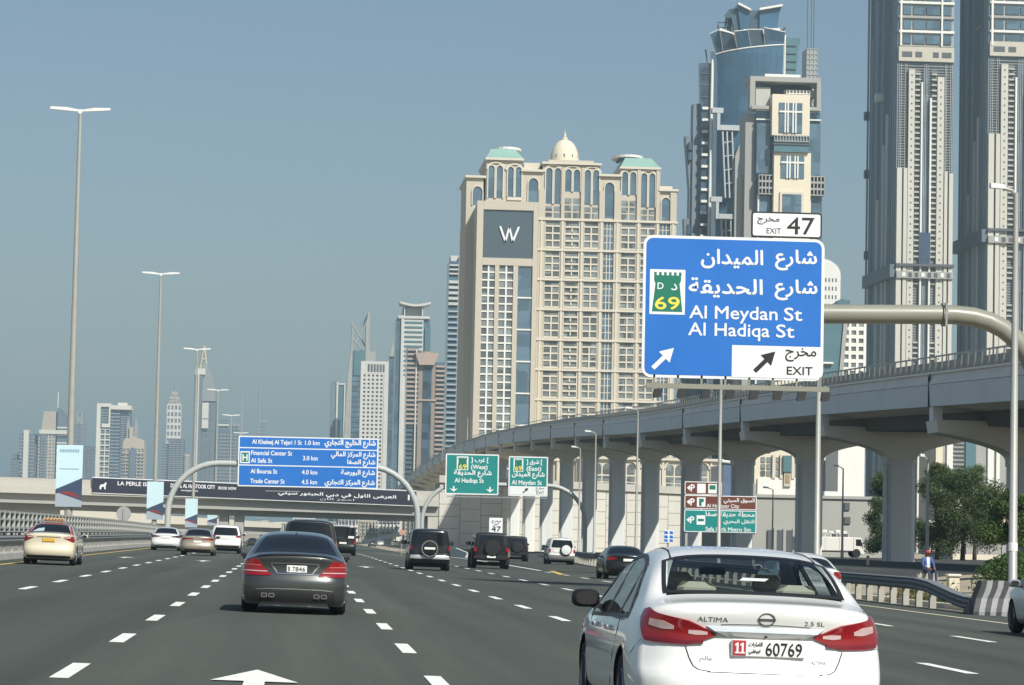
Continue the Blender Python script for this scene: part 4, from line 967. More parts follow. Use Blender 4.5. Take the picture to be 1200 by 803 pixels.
def podium():
    b = B('hotel_podium', 'low cream arcaded building seen between the railway piers', 700, 770, 555)
    b.box('wall', 690, 846, 538, None, STONEL, .6, 30); b.box('cornice', 688, 848, 536.5, 539.5, STONEL, -.3, 31); b.box('ledge', 688, 848, 570, 574, STONEL, -.4, .65)
    p = b.p
    for c in (706, 734.5, 763, 791, 819.5):
        for s in (-5.4, 5.4):
            MB().arch(p.X(c+s-4.2), p.X(c+s+4.2), p.Z(556), p.Z(548.5), b.Y+.35, b.Y+.62).build('arched_window', WGLASS, b.t)
            for v in (559, 566.5): b.box('window', c+s-4.4, c+s+4.4, v, v+5.4, WGLASS, .4, .62)
        x0, x1 = p.X(c-12), p.X(c+12); cx = (x0+x1)/2; r = (x1-x0)/2
        MB().tube([(cx-r*math.cos(math.pi*k/12), b.Y+.45, p.Z(549)+r*.8*math.sin(math.pi*k/12)) for k in range(13)], .3, 6).build('arch_moulding', STONEL, b.t)
        b.box('pilaster', c+13, c+15.4, 539.5, 570, STONEL, .2, .62)
    b = B('blue_pavilion', 'small blue building with a white curved edge beside the arcaded podium', 640, 857, 553)
    b.box('wall', 848, 862, 545, None, M('pavilion_blue', (.10, .15, .26), .3, var=.2, vs=.3), 0, 20)
    MB().tube([(b.p.X(u), b.Y-.2, b.p.Z(v)) for u, v in ((846, 541), (853, 541.5), (859, 543), (862.5, 547), (863.5, 556), (863.5, 566))], .35, 6).build('white_edge', WHT, b.t)
    b = B('white_block', 'white and cream apartment block seen through the railway piers left of the grey shed', 480, 916, 560)
    b.box('wall', 884, 950, 532, None, CREAM, .5, 20); b.box('white_front', 888, 947, 561, None, WHT, .1, .52)
    for u0, u1 in ((892, 897), (899, 903), (909, 913), (931, 935), (938, 942)):
        for v in (535, 543, 551): b.box('window', u0, u1, v+1, v+7, WGLASS, .3, .52)
    b.box('bay', 917, 927, 534, 553, TGLASS, -.6, .5); b.box('portal', 918.5, 926.5, 553.1, 570, STONE, -.3, .5); b.box('door', 920, 925, 556, 566, M('portal_brown', (.32, .24, .15), .7), -.4, .2)
    for u0, u1 in ((905, 908.5), (914, 917), (927.5, 931)): b.box('pilaster', u0, u1, 533, 561, STONEL, -.1, .5)
    b.box('low_window', 936, 941, 566, 572, GREYD, -.02, .3)
    b = B('grey_shed', 'long low grey building behind the piers with dark doors', 335, 945, 610)
    GB = M('shed_grey', (.36, .36, .33), .8, var=.08, vs=.3, streak=.08)
    b.box('wall', 858, 1036, 583, None, GB, .4, 25); b.box('parapet', 857, 1037, 580.5, 584, GB, .15, 1); b.box('roof_plant', 975, 1003, 574.5, 580.5, WHT, 5, 12)
    for u in (900, 911, 922, 933): b.box('door', u, u+7, 622, 648, GREYD, .15, .45); b.box('door_frame', u+7.2, u+10.6, 620, 650, GB, .05, .45)
    for u0, u1, v0, v1 in ((990, 996, 588, 597), (990, 997, 605, 613), (862, 867, 590, 600), (976, 984, 625, 632), (988, 996, 625, 632)): b.box('window', u0, u1, v0, v1, GREYD, .2, .45)
    b = B('cream_house', 'low cream house with roof tanks behind the right trees', 300, 1150, 610)
    b.box('wall', 1118, 1186, 581, None, CREAM, .4, 14); b.box('roof_edge', 1116, 1188, 577.5, 581, STONEL, .1, 15)
    for u0, u1, v0 in ((1138, 1150, 571), (1152, 1166, 567), (1170, 1176, 570)): b.box('roof_unit', u0, u1, v0, 577.4, GREYC, 2, 6)
    for u in (1160, 1172): b.box('window', u, u+7, 590, 603, WGLASS, .2, .45)
    b = B('yard_wall', 'low grey boundary wall under the right trees', 275, 1150, 635)
    b.box('wall', 1118, 1186, 622.5, 650, M('yard_wall_grey', (.36, .35, .33), .8, var=.15, vs=1), 0, .3)
    for u in (1132, 1146, 1160, 1174): b.box('pilaster', u, u+2.2, 620.8, 650, CONC, -.12, .05)
    b.box('white_panel', 1086, 1102, 611, 648, WHT, .0, .25)
podium()
def glass_tower():
    b = B('glass_tower', 'tall blue glass tower with flared crown and curved front', 900, 880, 150); t = b.t; p = b.p
    # curved flaring main body (rings of a bowed plan)
    ul = lin([(-5, 858), (30, 838), (40, 834), (55, 838.5), (75, 841), (100, 842), (700, 842)]); ur = lin([(-5, 917), (36, 919), (90, 917), (120, 917), (700, 917)])
    def ring(v, l, r, bow=6, dep=16):
        x0, x1 = p.X(l), p.X(r); n = 10; y = b.Y
        f = [(x0+(x1-x0)*k/n, y+bow*(2*k/n-1)**2*(1.0 if k < n/2 else .55), p.Z(v)) for k in range(n+1)]
        return f+[(x1, y+dep, p.Z(v)), (x0, y+dep, p.Z(v))]
    def rtop(k): return 63-13*(k/10)**.8
    vs = [700, 400, 200, 120, 95, 80, 70]
    rings = [ring(v, ul(v), ur(v), 3.5) for v in vs]
    last = ring(60, ul(60), ur(60), 3.5); last = [(x, y, p.Z(rtop(i))) if i <= 10 else (x, y, p.Z(52)) for i, (x, y, z) in enumerate(last)]; rings.append(last)
    MB().loft(rings).build('curved_body', JGLASS, t, smooth=True, sharp=35)
    MB().tube([(a, y-.1, z) for a, y, z in last[:11]], .22, 6).build('rim', WHT, t)
    # flared crown panels, each leaning its own way
    tops = [(831, 40, 842, 35), (842, 36.5, 857, 41), (857.5, 39, 873, 36.5), (873.5, 35.5, 892, 34.5), (892.5, 33, 919, 36)]
    ks = [0, 1, 3, 5, 7, 10]
    for q, (ua, va, ub_, vb_) in enumerate(tops):
        a, c = last[ks[q]], last[ks[q+1]]; lean = -(1.2+.9*((q*7) % 3))
        A, C = (p.X(ua), a[1]+lean, p.Z(va)), (p.X(ub_), c[1]+lean*.6, p.Z(vb_))
        MB().loft([[a, c, (c[0], c[1]+.5, c[2]), (a[0], a[1]+.5, a[2])], [A, C, (C[0], C[1]+.5, C[2]), (A[0], A[1]+.5, A[2])]]).build('crown_panel', (JGLASS, DGLASS)[q % 2], t)
        MB().tube([(a[0], a[1]-.12, a[2]), (A[0], A[1]-.12, A[2])], .12, 5).build('mullion', GREYC, t)
        MB().tube([(A[0], A[1], A[2]), (C[0], C[1], C[2])], .15, 5).build('crown_lip', WHT, t)
    mb = MB()
    for k in range(1, 10):
        mb.tube([(r_[k][0], r_[k][1]+.02, r_[k][2]) for r_ in rings], .09, 4)
    o = mb.build('vertical_lines', GREYD, t); o['kind'] = 'stuff'
    mb = MB()
    for v in range(104, 300, 9):
        r_ = ring(v, ul(v), ur(v)); mb.tube([(a, y+.02, z) for a, y, z in r_[:11]], .11, 4)
    o = mb.build('floor_lines', GREYD, t); o['kind'] = 'stuff'
    # parapet spikes
    def wedge(name, pts, d0, d1, mat): MB().prismY([(p.X(u), p.Z(v)) for u, v in pts], b.Y+d0, b.Y+d1).build(name, mat, t)
    wedge('crown_spike', [(841, 37), (858, 42), (860, 39.8), (842, 34.2)], .0, 1.5, WHT)
    wedge('crown_terrace', [(872, 37), (915, 36), (915, 29), (893, 31), (872, 32)], 4, 22, WHT)
    wedge('crown_fin', [(871, 33), (881, 33), (882, 7), (867, -1), (866.5, 2)], 8, 20, JGLASS); wedge('crown_fin', [(882.2, 33), (892.8, 31), (893, 5), (882.2, 7)], 9, 20, DGLASS)
    wedge('crown_fin', [(893, 30), (914, 30), (916, 10), (919, 1), (893, 6)], 8, 20, JGLASS); wedge('crown_fin', [(864, 33), (870.9, 33), (866.5, 4), (857.5, 5.5), (860, 15)], 9, 20, DGLASS)
    wedge('crown_edge', [(866.5, 1), (882, 8), (882, 6), (867, -1.5)], 6.5, 8, WHT); wedge('crown_edge', [(892, 7), (919, 1.5), (919.5, -1), (892, 4.5)], 6.5, 8, WHT)
    for u0, u1 in ((848, 846), (852, 856), (857, 858.5), (861, 860)): MB().tube([(p.X(u0), b.Y+12, p.Z(40)), (p.X(u1), b.Y+12, p.Z(14 if u0 > 850 else 22))], .3, 5).build('mast', GREYD, t)
    for v in (20, 26, 31): MB().tube([(p.X(845), b.Y+12, p.Z(v)), (p.X(861), b.Y+12, p.Z(v-1))], .22, 5).build('mast_bar', GREYD, t)
    MB().tube([(p.X(917), b.Y+8, p.Z(35)), (p.X(923.5), b.Y+8, p.Z(25.5))], .35, 5).build('roof_pole', GREYD, t)
    # right wing with banding
    wedge('right_wing', [(922, 700), (934, 700), (934, 120), (936, 80), (938, 55), (940.5, 39), (922, 39)], 6, 32, TGLASS)
    b.box('edge_strip', 917.4, 919.4, 37, 300, GREYC, 2, 6); b.box('edge_strip', 920, 922, 37, 300, WHT, 4, 7)
    b.bands('wing_bands', 922, 935.5, 48, 300, 9.2, 1.0, GREYD, 5.6, 6.2)
    # stepped left wings
    wedge('left_wing', [(825.5, 700), (836, 700), (836, 72), (822.2, 72), (823.5, 110), (825, 150)], 6, 10, DGLASS)
    for k in range(14): 
        v = 84+k*13.7; b.box('white_slot', 825.5, 832.5, v+40, v+43, WHT, 5.2, 6.3) if v > 80 else None
    b.bands('wing_bands', 824, 834.5, 84, 300, 13.7, 1.2, GREYD, 5.7, 6.3)
    b.box('slab_wing', 816.2, 825.4, 119, None, M('wing_grey_blue', (.16, .20, .24), .5, var=.1, vs=.1), 8, 14)
    wedge('outer_wing', [(814, 700), (817, 700), (817, 157), (808, 157), (811, 190), (813.6, 220)], 9, 14, MATS['wing_grey_blue'])
    wedge('outer_wing', [(808, 700), (813, 700), (813, 255), (807, 255), (808, 275)], 8, 12, MATS['wing_grey_blue'])
    for v0, v1 in ((165, 174), (177, 186), (262, 274)): b.box('slot', 811, 815, v0, v1, DGLASS, 7.5, 9.3)
    MB().tube([(p.X(836.4), b.Y+5, p.Z(68)), (p.X(835.4), b.Y+5, p.Z(290))], .5, 6).build('edge_pole', WHT, t)
    MB().tube([(p.X(831), b.Y+6, p.Z(72)), (p.X(828.5), b.Y+6, p.Z(56))], .25, 5).build('roof_pole', GREYD, t)
    PW = M('bracket_pale', (.42, .45, .47), .6)
    # white stepped brackets on the curved front
    for v in (128, 232):
        b.box('bracket', 834, 847, v, v+6, PW, -1.0, 2); b.box('bracket', 840, 843.5, v+6, v+26, PW, -.9, 2); b.box('bracket', 843.5, 866, v+20, v+26, PW, -1.0, 2)
        for i, u in enumerate((846, 851, 857)):
            wedge('inclined_fin', [(u, v+27), (u+1.6, v+27), (u+6, v+105), (u+4.4, v+105)], -.6, 1, PW)
        for j in range(4): wedge('inclined_bar', [(847.5+j, v+40+j*16), (859+j, v+38+j*16), (859+j, v+39+j*16), (847.5+j, v+41+j*16)], -.5, .5, PW)
    wedge('inclined_fin', [(866, 170), (868.5, 170), (864, 200), (868, 700), (862, 700), (861, 185)], -2, 2, GREYC)
glass_tower()
def cream_tower():
    b = B('cream_tower', 'cream fronted glass tower with a concrete frame on top, behind the exit plate', 845, 925, 180)
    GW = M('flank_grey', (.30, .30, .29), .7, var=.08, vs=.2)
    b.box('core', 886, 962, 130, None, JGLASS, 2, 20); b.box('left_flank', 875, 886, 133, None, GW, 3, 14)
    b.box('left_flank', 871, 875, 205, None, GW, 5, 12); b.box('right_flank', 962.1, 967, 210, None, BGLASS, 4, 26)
    b.box('top_frame', 878, 961, 90.5, 96, GREYC, 0, 12); b.box('top_frame', 878, 884, 96, 128, GREYC, 0, 5); b.box('top_frame', 956.5, 961.2, 96, 128, GREYC, 0, 5); b.box('top_frame', 880, 961, 125, 129, GREYC, -.5, 3)
    b.box('roof_sign', 897, 939, 85.5, 90.4, WHT, 3, 6); b.box('plant_room', 886, 903, 102, 125, M('plant_grey', (.45, .45, .41), .8), 2, 12); b.box('plant_room', 920, 956, 104, 112, GREYC, 3, 10); b.box('terrace_back', 903, 956, 97, 125, GREYD, 8, 20)
    b.lattice('terrace_frame', 922, 950, 104, 112, 7, 2, WHT, .25, .25, 2.2, 3)
    for u0, u1, v0, v1 in ((903, 947, 112, 160), (906, 949, 180, 252)): b.box('cream_front', u0, u1, v0, v1, CREAM, -2, 2.2)
    for u0, u1, v0, v1 in ((911, 938, 122, 157), (914, 941, 184, 210)):
        b.box('window_back', u0, u1, v0, v1, BGLASS, -2.3, -1.9)
        W_ = u1-u0
        for f in (.26, .38, .60, .72): b.box('mullion', u0+W_*f-.8, u0+W_*f+.8, v0, v1, WHT, -2.6, -2.25)
        b.box('transom', u0, u1, v0+(v1-v0)*.3-1, v0+(v1-v0)*.3+1, WHT, -2.62, -2.2)
    b.box('portico', 913, 941, 226, 252, STONEL, -2.6, -1.9); b.box('portico_glass', 916, 938, 229, 252, BGLASS, -2.8, -2.4)
    b.box('cream_front', 906.5, 949, 252.1, None, CREAM, -1.8, 2.2)
    b.box('balcony', 905, 946, 163, 179.8, TGLASS, -3, 2); b.lattice('balcony_rail', 905, 946, 160.5, 168, 12, 1, GREYC, .3, .3, -3.5, -2.9); b.box('balcony_slab', 904, 947, 170, 171.5, GREYD, -3.4, 2)
    for u0, u1, v0, v1 in ((886.5, 902.5, 141, 145), (886.5, 902, 130, 134), (948, 962.5, 140, 144), (948, 962.5, 128, 132)): b.box('parapet_white', u0, u1, v0-1.5, v0, WHT, 1, 3)
    b.box('glass_wing', 887, 903, 145, 204, BGLASS, .8, 2.1); b.box('glass_wing', 948.2, 962, 144, 206, BGLASS, .8, 2.1)
    for u0, u1 in ((889, 905.5), (949.5, 966)):
        b.lattice('balcony_grid', u0, u1, 206, 229, 4, 3, GREYC, .3, .3, -1.2, .5); b.box('balcony_back', u0, u1, 206, 229, GREYD, .6, 2); b.box('glass_wing', u0+2, u1-2, 229.1, None, BGLASS, .8, 2.1)
        b.box('white_edge', u0, u0+1.6, 229, None, WHT, .2, 2.1)
    # hoist mast tower far behind
    b = B('mast_tower', 'thin grey tower with a tall mast rising behind the cream tower', 1350, 952, 150)
    b.box('shaft', 944, 957.5, 57, None, M('far_tower_grey', (.30, .33, .35), .6, var=.1, vs=.1), 0, 12); b.lattice('shaft_grid', 944, 957.5, 57, 262, 3, 34, GREYC, .25, .3, -.4, .1)
    for u in (946.5, 951, 954): MB().tube([(b.p.X(u), b.Y+4, b.p.Z(57)), (b.p.X(u), b.Y+4, b.p.Z(-25))], .22, 5).build('mast', GREYD, b.t)
cream_tower()
CR2 = M('tower_cream_white', (.54, .53, .47), .8, var=.08, vs=.15, streak=.08)
def right_tower(u0, uc, u1, dark, label, vt, seed, midband, top_v, lw=197):
    """tower with a shaded left flank and a lit front of pilasters, balconies and glass"""
    Y = 900; b = B('residential_tower', label, Y, uc, 200); t = b.t; p = b.p; rnd = random.Random(seed)
    X0 = p.X(uc); dep = Y*((uc-344)/(u0-344))-Y
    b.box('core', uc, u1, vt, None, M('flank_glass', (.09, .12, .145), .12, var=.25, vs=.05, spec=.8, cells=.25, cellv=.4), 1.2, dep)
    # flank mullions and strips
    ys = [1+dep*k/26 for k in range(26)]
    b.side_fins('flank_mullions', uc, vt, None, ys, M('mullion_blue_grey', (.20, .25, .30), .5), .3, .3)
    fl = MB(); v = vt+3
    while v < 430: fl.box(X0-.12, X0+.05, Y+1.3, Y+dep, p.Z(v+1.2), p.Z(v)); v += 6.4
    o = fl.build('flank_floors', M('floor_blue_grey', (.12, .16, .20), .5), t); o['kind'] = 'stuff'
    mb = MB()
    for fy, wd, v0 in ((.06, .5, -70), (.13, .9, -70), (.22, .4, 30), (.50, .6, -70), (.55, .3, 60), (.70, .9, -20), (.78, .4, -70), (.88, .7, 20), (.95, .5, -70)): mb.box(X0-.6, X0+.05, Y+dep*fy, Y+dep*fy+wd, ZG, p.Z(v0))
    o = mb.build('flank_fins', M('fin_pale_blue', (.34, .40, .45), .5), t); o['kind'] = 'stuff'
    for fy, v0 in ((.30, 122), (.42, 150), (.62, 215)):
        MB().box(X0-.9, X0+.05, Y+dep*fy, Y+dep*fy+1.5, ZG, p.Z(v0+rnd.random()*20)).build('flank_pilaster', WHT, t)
    w_ = u1-uc; f = lambda a: uc+a*w_
    # top storeys
    b.box('top_wall', f(.0), f(1.0), vt, 53, GREYC, .95, 1.3)
    v = -60.0 if vt < -50 else vt
    for row in range(7):
        v0 = 53-17*(row+1)
        if v0 < vt: break
        for a0, a1 in ((.08, .22), (.26, .48), (.50, .74), (.80, .95)): b.box('window', f(a0), f(a1), v0+4, v0+14, BGLASS, .5, .97)
        b.box('floor_beam', f(.0), f(1), v0-1.4, v0+1.4, GREYC if row % 2 else WHT, .2, 1.0)
    b.box('crown_post', f(.02), f(.05), vt, 53, WHT, .0, 1); b.box('crown_post', f(.76), f(.79), vt, 53, WHT, .0, 1)
    b.box('cream_band', f(0), f(1), top_v, top_v+17, M('tower_cream_pale', (.50, .47, .39), .8, var=.06, vs=.2), .2, 1.25)
    for a0, a1 in ((.06, .24), (.30, .42), (.62, .72), (.78, .95)): b.box('window', f(a0), f(a1), top_v+6, top_v+12, GREYD, .05, .3)
    # balcony stacks
    for a0, a1 in ((.30, .40), (.60, .70)):
        b.box('balcony_recess', f(a0), f(a1), top_v+26, None, GREYD, .75, 1.25)
        v = top_v+28
        while v < 420: b.box('balcony', f(a0)+.2, f(a1)-.2, v+2.9, v+4.9, M('balcony_grey', (.42, .42, .38), .8), -.1, .9) if v < 300 or int(v) % 2 else None; v += 6.3
    # pilasters with tiny square windows
    for a0, a1, v0 in ((.18, .29, top_v+27), (.70, .82, top_v+35)):
        b.box('pilaster', f(a0), f(a1), v0, None, CR2, -.5, 1.22)
        m = (a0+a1)/2; mb = MB(); v = v0+6
        while v < 420: b.bx(mb, f(m)-.8, f(m)+.8, v, v+1.8, -.58, -.45); v += 8.3
        o = mb.build('pilaster_windows', GREYD, t); o['kind'] = 'stuff'
    for a0, a1, v0 in ((.405, .435, top_v+42), (.565, .595, top_v+60)): b.box('white_fin', f(a0), f(a1), v0, None, WHT, -.7, 1.2)
    b.box('centre_glass', f(.44), f(.56), top_v+26, None, DGLASS, .6, 1.22)
    # lower cream wings
    b.box('lower_wing', f(-.02), f(.07), lw, None, CR2, -.9, 1.2); b.box('lower_wing', f(.10), f(.165), lw, None, CR2, -.9, 1.2); b.box('wing_slot', f(.07), f(.10), lw, None, SBLACK, .2, 1.2)
    b.box('lower_wing', f(.835), f(.89), lw+3, None, CR2, -.9, 1.2); b.box('lower_wing', f(.92), f(.99), lw+5, None, CR2, -.9, 1.2); b.box('wing_slot', f(.89), f(.92), lw+3, None, SBLACK, .2, 1.2)
    b.bands('glass_floors', f(.08), f(.18), top_v+26, lw, 6.3, 1.0, GREYD, .9, 1.25); b.bands('glass_floors', f(.83), f(.99), top_v+26, lw+3, 6.3, 1.0, GREYD, .9, 1.25)
    mb = MB(); v = top_v+22
    while v < 430:
        b.bx(mb, f(.0), f(1.0), v, v+.7, .72, 1.0); v += 3.15
    o = mb.build('floor_lines', GREYC, t); o['kind'] = 'stuff'
    mb = MB()
    for a in (.02, .05, .12, .15, .85, .87, .94, .97, .47, .50, .53): b.bx(mb, f(a), f(a)+.5, top_v+20, None, .55, 1.0)
    o = mb.build('facade_mullions', M('mullion_pale', (.40, .42, .42), .6), t); o['kind'] = 'stuff'
    b.box('glass_panel', f(.41), f(.59), 272, midband, M('panel_blue_dark', (.05, .08, .13), .25), -.9, -.6)
    # dark mechanical floor
    vb = midband
    b.box('service_floor', f(-.03), f(1.02), vb, vb+3, GREYD, -1.6, 1.2); b.box('service_floor', f(-.02), f(1.0), vb+9, vb+17, GREYC, -1.6, 1.2)
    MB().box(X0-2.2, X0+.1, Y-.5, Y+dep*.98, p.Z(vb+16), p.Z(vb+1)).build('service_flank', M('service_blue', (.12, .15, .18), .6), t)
    for k in range(8): b.box('service_window', f(.08+.115*k), f(.14+.115*k), vb+10.5, vb+15.5, GREYD if k % 3 else WHT, -1.75, -1.5)
    return b
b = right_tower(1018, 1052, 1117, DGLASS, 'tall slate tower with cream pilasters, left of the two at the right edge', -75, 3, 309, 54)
p = b.p
MB().box(p.X(1052)-2.6, p.X(1052)-.2, 922, 926, p.Z(106), p.Z(97)).build('white_cabin', WHT, b.t)
x = P(1016, 137, 958).x
for v in (137, 205, 300): 
    q = P(1017, v, 948); MB().box(q.x-1.2, q.x+.6, 946, 949, q.z-1.2, q.z+1.4).build('hoist_cabin', GREYD, b.t)
MB().box(P(1018, 100, 948).x-.5, P(1018, 100, 948).x, 947, 948, ZG, P(1018, -60, 948).z).build('hoist_rail', GREYC, b.t)
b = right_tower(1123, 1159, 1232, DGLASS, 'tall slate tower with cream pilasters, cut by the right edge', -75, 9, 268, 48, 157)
MB().box(b.p.X(1159)-.5, b.p.X(1159)-.02, 911, 918, b.p.Z(25.5), b.p.Z(21.5)).build('sign_plate', M('plate_tan', (.45, .36, .25), .7), b.t)
def mid_blocks():
    b = B('dome_topped_block', 'white building with a rounded top right of the big blue sign', 1200, 973, 330)
    p = b.p; x0, x1 = p.X(957), p.X(985); n = 12
    poly = [(x0, ZG), (x1, ZG), (x1, p.Z(322))]+[(x1-(x1-x0)*.9*(1-math.cos(a*math.pi/2/n)), p.Z(322)+(p.Z(303)-p.Z(322))*math.sin(a*math.pi/2/n)) for a in range(1, n+1)]+[(x0, p.Z(303))]
    MB().prismY(poly, b.Y, b.Y+20).build('wall', WHT, b.t)
    for u in (967, 971, 975, 979):
        for v in (326, 336, 346, 356): b.box('window', u, u+1.5, v, v+4.5, GREYD, -.1, .2)
    b = B('angular_glass_block', 'pale block with sloping blue glass under the gantry arm', 620, 985, 400)
    b.box('wall', 985, 1016, 372, None, WHT, 1, 16)
    b.lattice('window_grid', 988, 1014, 375, 470, 3, 10, WHT, .35, .45, .5, 1.0); b.box('glass_back', 988, 1014, 375, 470, WGLASS, .8, 1.02)
    MB().prismY([(b.p.X(u), b.p.Z(v)) for u, v in ((962, 470), (985, 470), (996, 352), (986, 350), (966, 376))], b.Y, b.Y+8).build('sloping_glass', TGLASS, b.t)
    MB().prismY([(b.p.X(u), b.p.Z(v)) for u, v in ((981, 470), (985.5, 470), (993, 372), (988.5, 372))], b.Y-.5, b.Y+.1).build('sloping_fin', GREYC, b.t)
    b.box('ledge', 960, 976, 425, 427, WHT, -1, 3)
    # towers seen low through the piers
    b = B('brown_tower', 'brown and blue block seen under the railway beside the second pier', 900, 990, 560)
    b.box('brown_wall', 974, 984, 539, None, M('brown_clad', (.30, .21, .13), .7, var=.1, vs=.3), 0, 15); b.box('blue_wall', 986, 1016, 528, None, M('blue_clad', (.12, .17, .24), .4, var=.1, vs=.2), 2, 18)
    b.bands('slots', 1006, 1012, 536, 575, 7, 1.6, GREYD, 1.5, 2.1)
    b = B('slab_block', 'grey and white slab block seen under the railway above the right trees', 760, 1130, 540)
    b.box('wall', 1096, 1180, 488, None, GREYC, 1, 20); 
    for u0, u1, m in ((1097, 1105, CREAM), (1110, 1117, WHT), (1132, 1144, TGLASS), (1158, 1165, WHT), (1168, 1172, WHT)): b.box('vertical_strip', u0, u1, 490, None, m, .3, 1.05)
    b.bands('floor_lines', 1118, 1131, 500, 580, 5, 1.4, GREYD, .6, 1.05)
mid_blocks()
# ------------------------------------------------------------------ cluster left of the hotel
def cluster():
    WHT = M('cluster_white', (.54, .54, .51), .7, var=.08, vs=.15)
    b = B('striped_tower', 'narrow blue tower with white bars beside the left edge of the hotel', 980, 533, 430)
    b.box('core', 524, 535, 306, None, BGLASS, .5, 16); b.box('grey_side', 535.1, 543, 300, None, GREYC, .6, 20); b.box('cap', 526, 539, 299, 306, WHT, 2, 12)
    b.bands('white_bars', 524, 535, 329, 360, 6.4, 3.2, WHT, -.3, .6); b.bands('balcony_bars', 524, 535, 364, 600, 6.6, 2.0, M('balcony_blue', (.36, .43, .48), .6), -.3, .6); b.bands('white_bars', 524.2, 534.8, 310, 325, 5, 1.8, WHT, -.3, .6)
    b = B('canopy_tower', 'pale tower with a curved canopy roof behind the brown block', 1500, 485, 440); p = b.p
    b.box('core', 463, 503, 374, None, BGLASS, 1, 25); b.box('white_front', 472, 495, 372, None, WHT, .2, 1.1)
    b.bands('floor_bands', 473, 494, 377, 440, 5.6, 2.0, TGLASS, -.2, .3); b.box('white_edge', 469, 472, 370, None, WHT, -.4, 1); b.box('roof_edge', 465, 502, 370.5, 373.5, WHT, -.5, 20)
    b.box('roof_room', 471, 494, 360, 370.5, GREYC, 4, 18)
    n = 8; top_ = [(p.X(467+36*k/n), p.Z(353.5+3.2*math.sin(math.pi*k/n))) for k in range(n+1)]; bot = [(x, z-1.1) for x, z in top_[::-1]]
    MB().prismY(top_+bot, b.Y-1, b.Y+18).build('canopy', WHT, b.t)
    for u in (472, 493): b.box('canopy_post', u, u+1.2, 355, 371, WHT, 1, 3)
    b.box('glass_wing', 497, 503.5, 384, None, TGLASS, -.2, 1)
    b = B('brown_crowned_block', 'taupe block with a trapezoid crown and pinkish balconies left of the hotel', 1250, 500, 480); p = b.p
    BR = M('block_taupe', (.27, .23, .19), .8, var=.08, vs=.1); PK = M('block_pink', (.40, .31, .26), .8, var=.08, vs=.1)
    b.box('centre', 489.5, 509.5, 428, None, BR, .5, 20); b.box('centre_glass', 495, 505, 428, None, DGLASS, .2, .6)
    MB().prismY([(p.X(u), p.Z(v)) for u, v in ((490, 428), (508, 428), (513, 414), (485, 414))], b.Y-2, b.Y+18).build('crown', PK, b.t); b.box('crown_top', 496, 503, 411.5, 414, PK, 3, 12)
    b.box('left_wing', 476, 489.4, 406, None, BGLASS, 1.2, 20); b.bands('balconies', 476, 489.2, 409, 500, 5.4, 2.3, PK, .2, 1.3); b.bands('balconies', 477, 489.2, 500, 620, 5.4, 1.1, GREYD, .5, 1.3)
    b.box('right_wing', 509.6, 524, 424, None, BGLASS, 1.2, 20); b.bands('balconies', 510, 523, 428, 620, 5.4, 2.2, PK, .2, 1.3)
    b.box('white_stripe', 486, 487.6, 410, None, WHT, -.2, 1); b.box('frame', 488, 511, 468, 470, PK, -.2, .6)
    b = B('white_grid_tower', 'white tower with a grid of small dark windows left of the brown block', 1400, 440, 470)
    b.box('core', 424, 454, 424, None, GREYD, .6, 18); b.lattice('wall', 424, 454, 438, 640, 6, 42, WHT, .5, .5, .1, .62); b.box('crown', 423.5, 454.5, 423.5, 437.9, WHT, .05, 18)
    for k in range(6): b.box('crown_slot', 430+3.5*k, 432.4+3.5*k, 427, 436, GREYD, -.05, .2)
    b.box('left_edge', 422, 424.2, 424, None, WHT, -.3, 10); b.box('right_edge', 449.5, 454.6, 438, None, WHT, -.2, .7)
    b = B('spire_tower', 'dark blue tower with two pointed fins and a braced top', 1750, 420, 460); p = b.p
    def wedge(name, pts, d0, d1, m): MB().prismY([(p.X(u), p.Z(v)) for u, v in pts], b.Y+d0, b.Y+d1).build(name, m, b.t)
    b.box('core', 412, 429, 411, None, BGLASS, 1, 20)
    wedge('left_fin', [(403, 640), (412, 640), (412, 375), (411, 378), (410.2, 410), (407, 440), (404, 520)], 0, 18, GREYC)
    wedge('right_fin', [(429, 640), (436, 640), (436, 470), (433.5, 420), (431, 396), (431.6, 364), (429.5, 366), (427, 380)], 0, 18, GREYC)
    for a, c in (((412, 408), (430, 366)), ((412, 380), (430, 410)), ((412, 396), (423, 410))):
        MB().tube([(p.X(a[0]), b.Y+5, p.Z(a[1])), (p.X(c[0]), b.Y+5, p.Z(c[1]))], .5, 5).build('brace', GREYC, b.t)
    b.box('braced_glass', 414, 428, 411, 440, TGLASS, .4, 1.2)
    b.bands('floor_bands', 412.5, 428.5, 440, 640, 6, 1.0, GREYD, .7, 1.1)
    b = B('twin_slab_tower', 'two slim grey blue slabs at the left end of the cluster', 1900, 397, 500)
    b.box('slab', 387, 393, 446, None, M('slab_blue', (.16, .20, .25), .5), 1, 20); b.box('slab', 396, 402, 451, None, TGLASS, 1, 20); b.box('white_edge', 393.2, 395.4, 448, None, WHT, 0, 20); b.box('white_edge', 402.2, 403.6, 449, None, WHT, 0, 20); b.box('roof_bar', 396, 403, 449, 451, WHT, .2, 18)
    b = B('needle_tower', 'thin grey tower with a needle between the white grid tower and the canopy tower', 1650, 459, 450)
    b.box('shaft', 455.5, 463, 418, None, BGLASS, 0, 14); MB().prismY([(b.p.X(u), b.p.Z(v)) for u, v in ((456, 420), (462.5, 420), (460, 398), (459.3, 398))], b.Y, b.Y+4).build('needle', GREYC, b.t)
    b.bands('floor_bands', 455.5, 463, 424, 620, 5, 1.2, GREYD, -.2, .2)
    b = B('mast_block', 'low antenna topped block peeping over the white grid tower', 1850, 440, 420)
    b.box('roof_room', 433, 440, 412, None, GREYC, 0, 10); MB().tube([(b.p.X(438), b.Y+3, b.p.Z(412)), (b.p.X(438), b.Y+3, b.p.Z(400))], .4, 5).build('antenna', GREYC, b.t)
